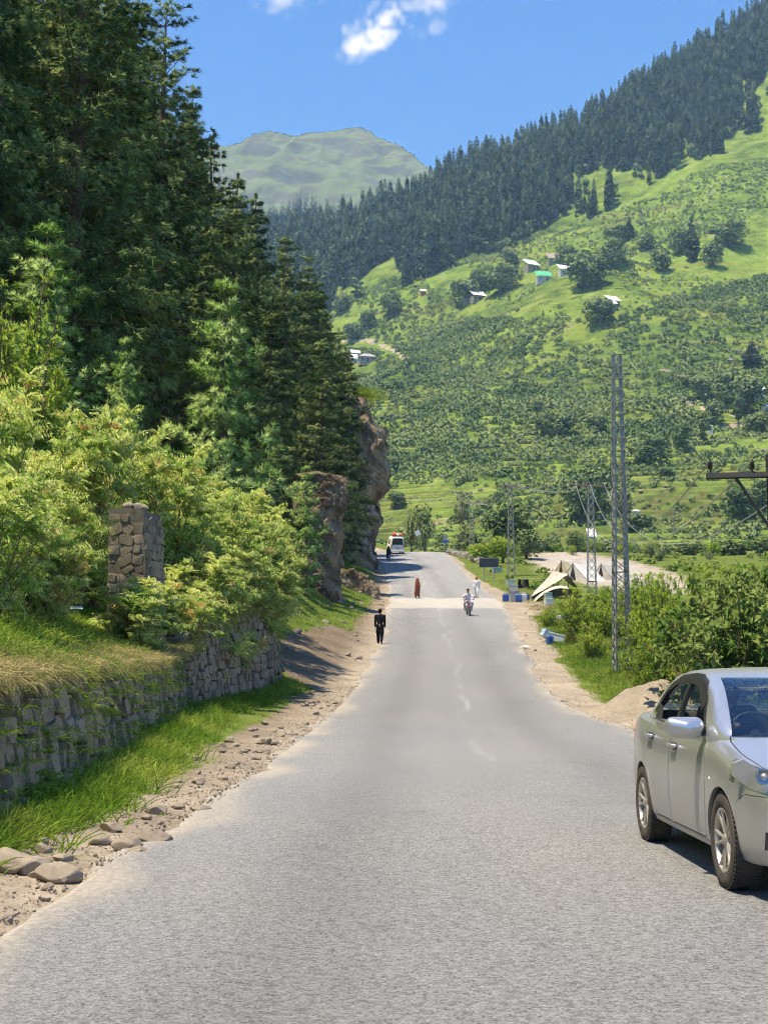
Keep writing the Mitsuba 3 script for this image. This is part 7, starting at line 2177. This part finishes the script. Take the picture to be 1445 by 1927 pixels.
D0 = 112.0
key = thing('tent', 'large beige canvas ridge tent with a sagging awning beside the road', 'tent')
g = lambda u, v_, D: P(u, v_, D)
r0, r1 = g(1040, 1074, D0 + 3.2), g(1069, 1081, D0)
l0, l1 = g(1008, 1110, D0 + 3.2), g(1000, 1122, D0 - .4)
q0, q1 = g(1086, 1108, D0 + 3.4), g(1096, 1118, D0 + .2)
obj('roof', sheet(l1, r1, r0, l0, .16, seed=1, ripple=.12), 'mat_canvas', key, smooth=True)
obj('roof', sheet(r1, q1, q0, r0, .10, seed=2, ripple=.12), 'mat_canvas', key, smooth=True)
zg = lambda p_: np.array([p_[0], p_[1], h(p_[0], p_[1]) - .05])
obj('side_wall', sheet(l1, l0, zg(l0), zg(l1), 0, seed=3, ripple=.15), 'mat_canvas', key, smooth=True)
obj('back_wall', sheet(l0 + [.1, -.05, 0], q0 + [-.1, -.05, 0], zg(q0) + [0, -.05, 0], zg(l0) + [0, -.05, 0], 0, seed=4), 'mat_canvas_dark', key, smooth=True)
obj('side_wall', sheet(q1 + [-.1, 0, 0], q0 + [-.1, 0, 0], zg(q0), zg(q1), 0, seed=5), 'mat_canvas_dark', key, smooth=True)
aw0, aw1, aw2, aw3 = g(1003, 1137, D0 - 1.2), g(1012, 1108, D0 - .6), g(1068, 1104, D0 - .6), g(1066, 1108, D0 - 1.4)
s_ = np.linspace(0, 1, 20); t_ = np.linspace(0, 1, 10)
top = np.stack([aw0[0] + (aw2[0] - aw0[0]) * s_, 0 * s_ + D0 - .6, zg(aw0)[2] + (aw1[2] - zg(aw0)[2] + .25) * np.sin(math.pi * (s_ * .62)) ** .8], -1)
V = top[None] + t_[:, None, None] * np.array([-.15, -1.7, -.30]) + .10 * (meshkit.fbm(top[None] * 2 + t_[:, None, None] * 3, 3, 4)[..., None] - .5)
i, j = np.meshgrid(np.arange(9), np.arange(19), indexing='ij'); kk = i * 20 + j
obj('awning', (V.reshape(-1, 3), np.stack([kk, kk + 1, kk + 21, kk + 20], -1).reshape(-1, 4)), 'mat_canvas', key, smooth=True)
for p_ in (r1, r0): obj('pole', MB().tube([zg(p_), p_ + [0, 0, .08]], .04, 8).mesh(), 'mat_bark', key)
for p_, e_ in ((r1, (-1.6, -2.0)), (r1, (1.8, -2.0)), (q1, (1.0, -.6))):
    obj('guy_rope', MB().tube([p_, zg(p_ + [e_[0], e_[1], 0])], .012, 4).mesh(), 'mat_canvas', key)


def ridge_tent(label, u, v_, D, w, ln, hh, mat, rz):
    key = thing('tent', label, 'tent')
    b = P(u, v_, D); b[2] = min(h(b[0], D), b[2])
    A = rot('z', rz)
    f = lambda x, y, z: A @ np.array([x, y, z]) + b
    obj('roof', sheet(f(-w / 2, 0, .12), f(0, 0, hh), f(0, ln, hh), f(-w / 2, ln, .12), .10, 10, 3, .08), mat, key, smooth=True)
    obj('roof', sheet(f(0, 0, hh), f(w / 2, 0, .12), f(w / 2, ln, .12), f(0, ln, hh), .10, 10, 4, .08), mat, key, smooth=True)
    obj('back_wall', (np.array([f(-w / 2, ln - .1, 0), f(w / 2, ln - .1, 0), f(0, ln - .1, hh - .05)]), np.array([[0, 1, 2]])), 'mat_canvas_dark', key)
    obj('flap', (np.array([f(-w / 2, .05, 0), f(-w * .16, .05, 0), f(0, .05, hh - .05)]), np.array([[0, 1, 2]])), mat, key)
    obj('flap', (np.array([f(w / 2, .05, 0), f(w * .10, .05, 0), f(0, .05, hh - .05)]), np.array([[0, 1, 2]])), mat, key)
    obj('pole', MB().tube([f(0, .02, 0), f(0, .02, hh + .1)], .035, 6).mesh(), 'mat_bark', key)


ridge_tent('white tent peak behind the big canvas tent', 1078, 1096, 140, 3.4, 4.0, 1.9, 'mat_white_canvas', -.7)
ridge_tent('yellowish tent top showing just behind the ridge of the big tent', 1056, 1094, 152, 2.8, 3.4, 2.2, 'mat_yellow_cloth', -.4)
ridge_tent('brown tent with pale roof right of the middle lattice pole', 1131, 1097, 142, 3.2, 4.0, 1.9, 'mat_canvas', -.5)
key = thing('cloth_bundle', 'red cloth lying by the tents left of the brown tent', 'cloth')
del labels[key]; USED.discard(key)
c = P(1104, 1088, 150); s_ = trimesh.creation.icosphere(3); v = np.array(s_.vertices); v = v * (1 + .5 * (meshkit.fbm(v * 2, 3, 4) - .5))[:, None] * [.45, .4, .3] + [c[0], 150, h(c[0], 150) + .2]
solo('cloth_bundle', (v, np.array(s_.faces)), 'mat_red_cloth', 'red cloth bundle lying beside the middle lattice pole', 'cloth', smooth=True)

princ('mat_crate_grey', lambda p, n, uv: mi.Color3f(0.34, 0.35, 0.33) * (.75 + .5 * fbm(p.x * 5, p.y * 5, p.z * 5, 3)), .7); princ('mat_crate_green', lambda p, n, uv: mi.Color3f(0.30, 0.42, 0.36) * (.75 + .5 * fbm(p.x * 5, p.y * 5, p.z * 5, 3)), .7)
princ('mat_blue_plastic', (0.03, 0.09, 0.30), .35); princ('mat_white_plastic', (0.62, 0.63, 0.63), .4); princ('mat_light_blue', (0.36, 0.47, 0.55), .6)


def crate(label, u, D, z0, size, mat, rz=0.1, cat='box', tilt=0.0, base=None):
    key = thing('crate', label, cat)
    b = np.array([P(u, 1100, D)[0], D, 0]) if base is None else np.asarray(base, float)
    b = b * [1, 1, 0] + [0, 0, z0 if base is None else base[2]]
    A = rot('z', rz) @ rot('y', tilt)
    mb = m3.Manifold.cube(list(size), True) - m3.Manifold.cube([size[0] - .06, size[1] - .06, size[2]], True).translate([0, 0, .04])
    v, f = arr(mb); obj('box', ((v + [0, 0, size[2] / 2]) @ A.T + b, f), mat, key)
    v, f = arr(rbox((0, 0, size[2] + .02), (size[0] + .05, size[1] + .05, .05), .015)); obj('lid', (v @ A.T + b, f), mat, key, smooth=30)
    for sx in (-1, 1):
        v, f = arr(rbox((sx * (size[0] / 2 + .015), 0, size[2] * .6), (.03, size[1] * .5, .05), .01)); obj('handle', (v @ A.T + b, f), mat, key, smooth=30)
    return b


def can(label, u, D, mat, s=1.0, rz=0.2):
    key = thing('jerry_can', label, 'can')
    x = P(u, 1100, D)[0]; b = np.array([x, D, h(x, D)]); A = rot('z', rz)
    body = rbox((0, 0, .30), (.46, .30, .52), .06, 12)
    def o(nm, m, mt): v, f = arr(m); obj(nm, (v * s @ A.T + b, f), mt, key, smooth=35)
    o('body', body, mat); o('neck', m3.Manifold.cylinder(.10, .05, .05, 16).translate([.13, 0, .54]), mat); o('cap', m3.Manifold.cylinder(.05, .06, .06, 16).translate([.13, 0, .63]), 'mat_white_plastic')
    o('handle', hull_spheres(((-.16, 0, .57), .022), ((-.12, 0, .65), .022)) + hull_spheres(((-.12, 0, .65), .022), ((.04, 0, .65), .022)) + hull_spheres(((.04, 0, .65), .022), ((.06, 0, .57), .022)), mat)


zc = h(P(967, 1100, 112)[0], 112)
crate('grey wooden hive box at the bottom of the stack beside the road', 967, 112, zc, (.66, .5, .80), 'mat_crate_grey', .1)
crate('pale grey box in the middle of the roadside stack', 966, 112, zc + .86, (.70, .52, .40), 'mat_crate_grey', -.05)
crate('green box standing on top of the roadside stack', 961, 112, zc + 1.32, (.66, .5, .38), 'mat_crate_green', .12)
can('blue can left of the stack of boxes', 951, 111.5, 'mat_blue_plastic', 1.05)
can('blue can right of the stack of boxes', 976, 111.3, 'mat_blue_plastic', 1.1, -.3)
can('white can right of the blue cans', 985, 112, 'mat_white_plastic', 1.0, .4)
can('white can leaning behind the left blue can', 955, 112.8, 'mat_white_plastic', .8, .9)
can('small dark blue can next to the tent awning', 992, 112.2, 'mat_blue_plastic', .8, .9)
crate('turquoise box on the verge behind the black signboard', 935, 150, h(P(935, 1100, 150)[0], 150), (.9, .6, .45), 'mat_crate_green', .3)
b_ = crate('dark green box at the front of the canvas tent', 1031, 106, h(P(1031, 1100, 106)[0], 106) + .45, (.5, .45, .42), 'mat_crate_green', .2)
crate('white box under the dark green box in front of the tent', 1032, 106, h(P(1032, 1100, 106)[0], 106), (.6, .5, .40), 'mat_white_plastic', .2)
# washing on a line
key = thing('hanging_clothes', 'dark clothes hanging on a line between the boxes and the tent', 'clothes')
x0 = P(984, 1090, 126)[0]; z0 = P(984, 1090, 126)[2]
for i, dx in enumerate((-.28, .05, .33)):
    obj('garment', sheet([x0 + dx - .16, 126, z0], [x0 + dx + .14, 126.05, z0], [x0 + dx + .18, 126, z0 - .85 + .12 * i], [x0 + dx - .18, 126, z0 - .8], .02, 8, i, .12), 'mat_black_cloth' if i != 1 else 'mat_brown_cloth', key, smooth=True)
obj('line', MB().tube([[x0 - 1.2, 126, z0 + .08], [x0, 126, z0], [x0 + 2.4, 126, z0 + .05]], .012, 4).mesh(), 'mat_wire', key)
for dx in (-1.2, 2.4): obj('post', MB().tube([[x0 + dx, 126, h(x0 + dx, 126) - .1], [x0 + dx, 126, z0 + .15]], .03, 6).mesh(), 'mat_bark', key)
# junk on the verge
bx_ = at(1036, 71); 
for i, (u, D, lab, mat, size, tl, rz_) in enumerate([(1027, 71.5, 'pale blue-grey tipped crate lying on the right verge, left one of two', 'mat_light_blue', (.75, .5, .34), .5, .3), (1042, 70.3, 'white and blue tipped crate lying on the right verge, right one of two', 'mat_white_plastic', (.85, .5, .34), .25, -.15)]):
    b = at(u, D, .12); crate(lab, u, D, b[2], size, mat, rz_, tilt=tl, base=b)
can('dark blue can wedged under the tipped crates on the right verge', 1033, 69.8, 'mat_blue_plastic', .75, .6)
for i, (u, D, s, lab) in enumerate([(1083, 76, .9, 'flat concrete block on the verge behind the grass cone'), (1096, 77, .7, 'broken concrete block right of the flat one behind the grass cone'), (1050, 84, .8, 'long concrete slab at the edge of the bushes below the tent')]):
    m = block_stone(90 + i); a = rot('z', i * 1.1); b = at(u, D, .12)
    solo('concrete_block', (m[0] * [s, s * .6, s * .38] @ a.T + b, m[1]), 'mat_concrete', lab, 'block')
b = at(1071, 67.5)
rng = np.random.default_rng(73); k = 2600
t = rng.uniform(0, 1, k) ** .8; a = rng.uniform(0, 6.3, k); r = .32 * (1 - t)
base = np.stack([b[0] + r * np.cos(a), b[1] + r * np.sin(a), b[2] + t * .85], -1)
v, f = strips(base, np.stack([np.cos(a) * .5, np.sin(a) * .5, 0 * a + .8], -1) + rng.normal(size=(k, 3)) * .25, .22, .022, rng, droop=.4)
solo('grass_cone', (v, f), 'mat_dry_grass', 'pointed cone of dry cut grass standing on the right verge', 'haystack')
# scraps on the ground
for (u, v_, s, mat, lab) in [(122, 1153, .40, 'mat_light_blue', 'pale blue plastic scrap lying in the grass below the ruined pillar'), (178, 1172, .30, 'mat_loose_rock', 'pale stone in the grass right of the plastic scrap'), (930, 1170, .28, 'mat_white_plastic', 'white paper scrap on the sandy right shoulder'), (988, 1222, .24, 'mat_white_plastic', 'pale scrap on the dirt near the tipped crates')]:
    p_ = hit(u, v_, 8, 140)
    solo('scrap', sheet(p_ + [-s, 0, .05], p_ + [s, -.05, .09], p_ + [s * .8, .4, .16], p_ + [-s * .8, .3, .08], -.04, 6, u, .08), mat, lab, 'scrap', smooth=True)

# ------------------------------------------------------------------ houses on the slope
diffuse('mat_house_wall', stone_color((0.30, 0.25, 0.20), (0.42, 0.37, 0.30), (0.20, 0.17, 0.13))); diffuse('mat_house_white', stone_color((0.58, 0.56, 0.52), (0.68, 0.66, 0.62), (0.45, 0.42, 0.38)))
princ('mat_tin_roof', lambda p, n, uv: mi.Color3f(0.80, 0.80, 0.80) * (.85 + .25 * noise(p.x * 2, p.y * .6, p.z)), .45, .1); princ('mat_green_roof', (0.08, 0.42, 0.22), .5); princ('mat_grey_roof', (0.34, 0.34, 0.34), .6); princ('mat_orange_wall', (0.50, 0.16, 0.06), .7)
princ('mat_window_dark', (0.02, 0.022, 0.025), .2)


def house(label, u, v_, wpx, hpx, roof, wall='mat_house_wall', kind='shed', rz=0.3):
    p_ = hit(u, v_); s = p_[1] / FPX
    w, hh = wpx * s * 1.2, max(hpx * s * 1.25, 3.0); d = w * .6
    key = thing('house', label, 'house')
    A = rot('z', rz)
    def o(nm, mesh, mat, par=key, **kw): v, f = mesh; return obj(nm, (np.asarray(v) @ A.T + p_, f), mat, par, **kw)
    o('wall', MB().box([0, 0, hh / 2 - 1.2], [w, d, hh + 2.4]).mesh(), wall)
    if kind == 'shed':
        V = [[-w * .58, -d * .68, hh + .1], [w * .58, -d * .68, hh + .1], [w * .58, d * .65, hh + d * .95], [-w * .58, d * .65, hh + d * .95]]
        V = np.array(V + [[a, b, c + .18] for a, b, c in V])
        F = np.array([[0, 3, 2, 1], [4, 5, 6, 7], [0, 1, 5, 4], [1, 2, 6, 5], [2, 3, 7, 6], [3, 0, 4, 7]])
        o('roof', (V, F), roof)
    else:
        e = 1.15
        V = np.array([[-w / 2 * e, -d / 2 * e, hh + .05], [w / 2 * e, -d / 2 * e, hh + .05], [w / 2 * e, d / 2 * e, hh + .05], [-w / 2 * e, d / 2 * e, hh + .05], [-w * .22, 0, hh + d * .42], [w * .22, 0, hh + d * .42]])
        o('roof', (V, np.array([[0, 1, 5], [0, 5, 4], [1, 2, 5], [2, 3, 4], [2, 4, 5], [3, 0, 4], [0, 3, 2], [0, 2, 1]])), roof)
    n_ = max(1, int(w / 3.2))
    for i in range(n_):
        x = (i + .5) / n_ * w - w / 2
        wk = o('window' if i % 2 == 0 or n_ < 2 else 'door', MB().box([x, -d / 2 - .04, hh * (.55 if i % 2 == 0 else .4)], [.9, .12, 1.0 if i % 2 == 0 else hh * .75]).mesh(), 'mat_window_dark')


for a in [('grey hip-roofed house with dark walls, rightmost of the group left of the dirt track', 690, 682, 25, 8, 'mat_grey_roof', 'mat_house_wall', 'hip', .2), ('white-roofed hut left of the grey hip-roofed house, upper one', 669, 674, 14, 5, 'mat_tin_roof', 'mat_house_white', 'shed', .3), ('white-roofed hut left of the grey hip-roofed house, lower one', 662, 684, 18, 6, 'mat_tin_roof', 'mat_house_white', 'shed', .3),
          ('long house with white roof at the left of the upper village', 1000, 510, 22, 8, 'mat_tin_roof', 'mat_house_wall', 'shed', .5), ('house with bright green roof below the upper village', 1022, 530, 22, 7, 'mat_green_roof', 'mat_house_white', 'shed', .1), ('house with white roof at the right of the upper village', 1062, 518, 19, 8, 'mat_tin_roof', 'mat_house_white', 'shed', .3), ('low brown house behind the upper village', 1045, 496, 24, 6, 'mat_house_wall', 'mat_house_wall', 'shed', .1),
          ('hut with pale roof, left of two above the shrub slope', 880, 571, 14, 6, 'mat_house_white', 'mat_house_wall', 'shed', .2), ('long white-roofed house, right of two above the shrub slope', 899, 566, 22, 6, 'mat_tin_roof', 'mat_house_wall', 'shed', .4), ('tiny orange-walled hut beside the forest edge', 796, 556, 9, 5, 'mat_house_white', 'mat_orange_wall', 'shed', .1),
          ('white-roofed hut in the middle of the slope, uppermost of three', 1153, 577, 20, 4, 'mat_tin_roof', 'mat_house_wall', 'shed', .4), ('white-roofed hut in the middle of the slope, middle of three', 1148, 583, 18, 4, 'mat_tin_roof', 'mat_house_wall', 'shed', .2), ('white-roofed hut in the middle of the slope, lowest of three', 1140, 590, 18, 5, 'mat_tin_roof', 'mat_house_wall', 'shed', .4),
          ('white house with flat tin roof among trees near the right edge, upper one', 1422, 750, 24, 12, 'mat_tin_roof', 'mat_house_white', 'shed', .1), ('white house at the right edge below the flat-roofed one', 1440, 778, 16, 7, 'mat_tin_roof', 'mat_house_white', 'hip', .1), ('small white hut under the poplars', 1336, 815, 8, 5, 'mat_house_white', 'mat_house_white', 'hip', .1),
          ('white hut on a rock above the river bank', 1196, 982, 12, 5, 'mat_tin_roof', 'mat_house_white', 'hip', .1), ('white two-tier hut behind the middle lattice pole, upper tier', 1112, 1024, 12, 3, 'mat_tin_roof', 'mat_house_white', 'shed', .0), ('white two-tier hut behind the middle lattice pole, lower tier', 1114, 1033, 13, 4, 'mat_tin_roof', 'mat_house_white', 'shed', .0)]:
    house(*a)

# dirt tracks over the slope
diffuse('mat_track', stone_color((0.36, 0.30, 0.22), (0.46, 0.40, 0.31), (0.26, 0.21, 0.15), .3))
for pts, wd, lab in [([(1278, 752), (1300, 762), (1325, 770), (1350, 779), (1385, 785), (1445, 786)], 2.6, 'pale dirt path climbing past the poplars on the right slope'), ([(640, 640), (680, 640), (715, 648), (740, 660), (760, 675)], 2.2, 'pale dirt track above the leftmost houses'), ([(1340, 806), (1370, 804), (1410, 800), (1445, 806)], 2.0, 'terrace path at the right edge'), ([(1230, 696), (1262, 704), (1300, 712)], 1.6, 'faint path across the right slope')]:
    W = np.array([hit(*q_) for q_ in pts])
    t = np.linspace(0, len(W) - 1, 60)
    X, Y = (PchipInterpolator(np.arange(len(W)), W[:, k])(t) for k in (0, 1))
    d = unit(np.stack([np.gradient(X), np.gradient(Y)], -1)); nn = np.stack([-d[:, 1], d[:, 0]], -1)
    ww = wd * (0.7 + 0.6 * meshkit.noise(np.stack([t * 1.3, t * 0, t * 0], -1), 4))
    rows = []
    for o_ in (-1, -.4, .4, 1):
        x, y = X + nn[:, 0] * ww * o_, Y + nn[:, 1] * ww * o_
        rows.append(np.stack([x, y, H(x, y) + (.35 if abs(o_) < 1 else -.3)], -1))
    V = np.stack(rows, 1).reshape(-1, 3)
    i, j = np.meshgrid(np.arange(59), np.arange(3), indexing='ij'); k = i * 4 + j
    solo('path', (V, np.stack([k, k + 1, k + 5, k + 4], -1).reshape(-1, 4)), 'mat_track', lab, 'path', kind='structure', smooth=True)
# boulders on the slope
rng = np.random.default_rng(75)
for (u, v_, px_, lab) in [(1392, 664, 20, 'pale rock outcrop high on the right slope'), (1375, 680, 16, 'grey rock left below the pale outcrop on the right slope'), (1420, 655, 16, 'pale rock above the outcrop at the right edge'), (1350, 700, 8, 'small white boulder above the dirt path'), (1440, 850, 22, 'grey rock face at the right edge of the slope'), (1205, 925, 9, 'pale boulder on the lower right slope'), (1250, 915, 10, 'grey boulder on the lower right slope'), (830, 940, 6, 'small white boulder on a lower terrace'), (938, 930, 7, 'white boulder on a middle terrace'), (1045, 975, 7, 'white boulder right of the thin lattice pole'), (1000, 895, 6, 'small pale boulder on an upper terrace')]:
    p_ = hit(u, v_); s = px_ / FPX * p_[1]
    a = rot('z', u) * s
    k_ = thing('boulder', lab, 'rock')
    scene[k_] = {**ROUGH[u % 10], 'to_world': basis(a[:, 0] * 1.3, a[:, 1], a[:, 2] * .7, p_)}
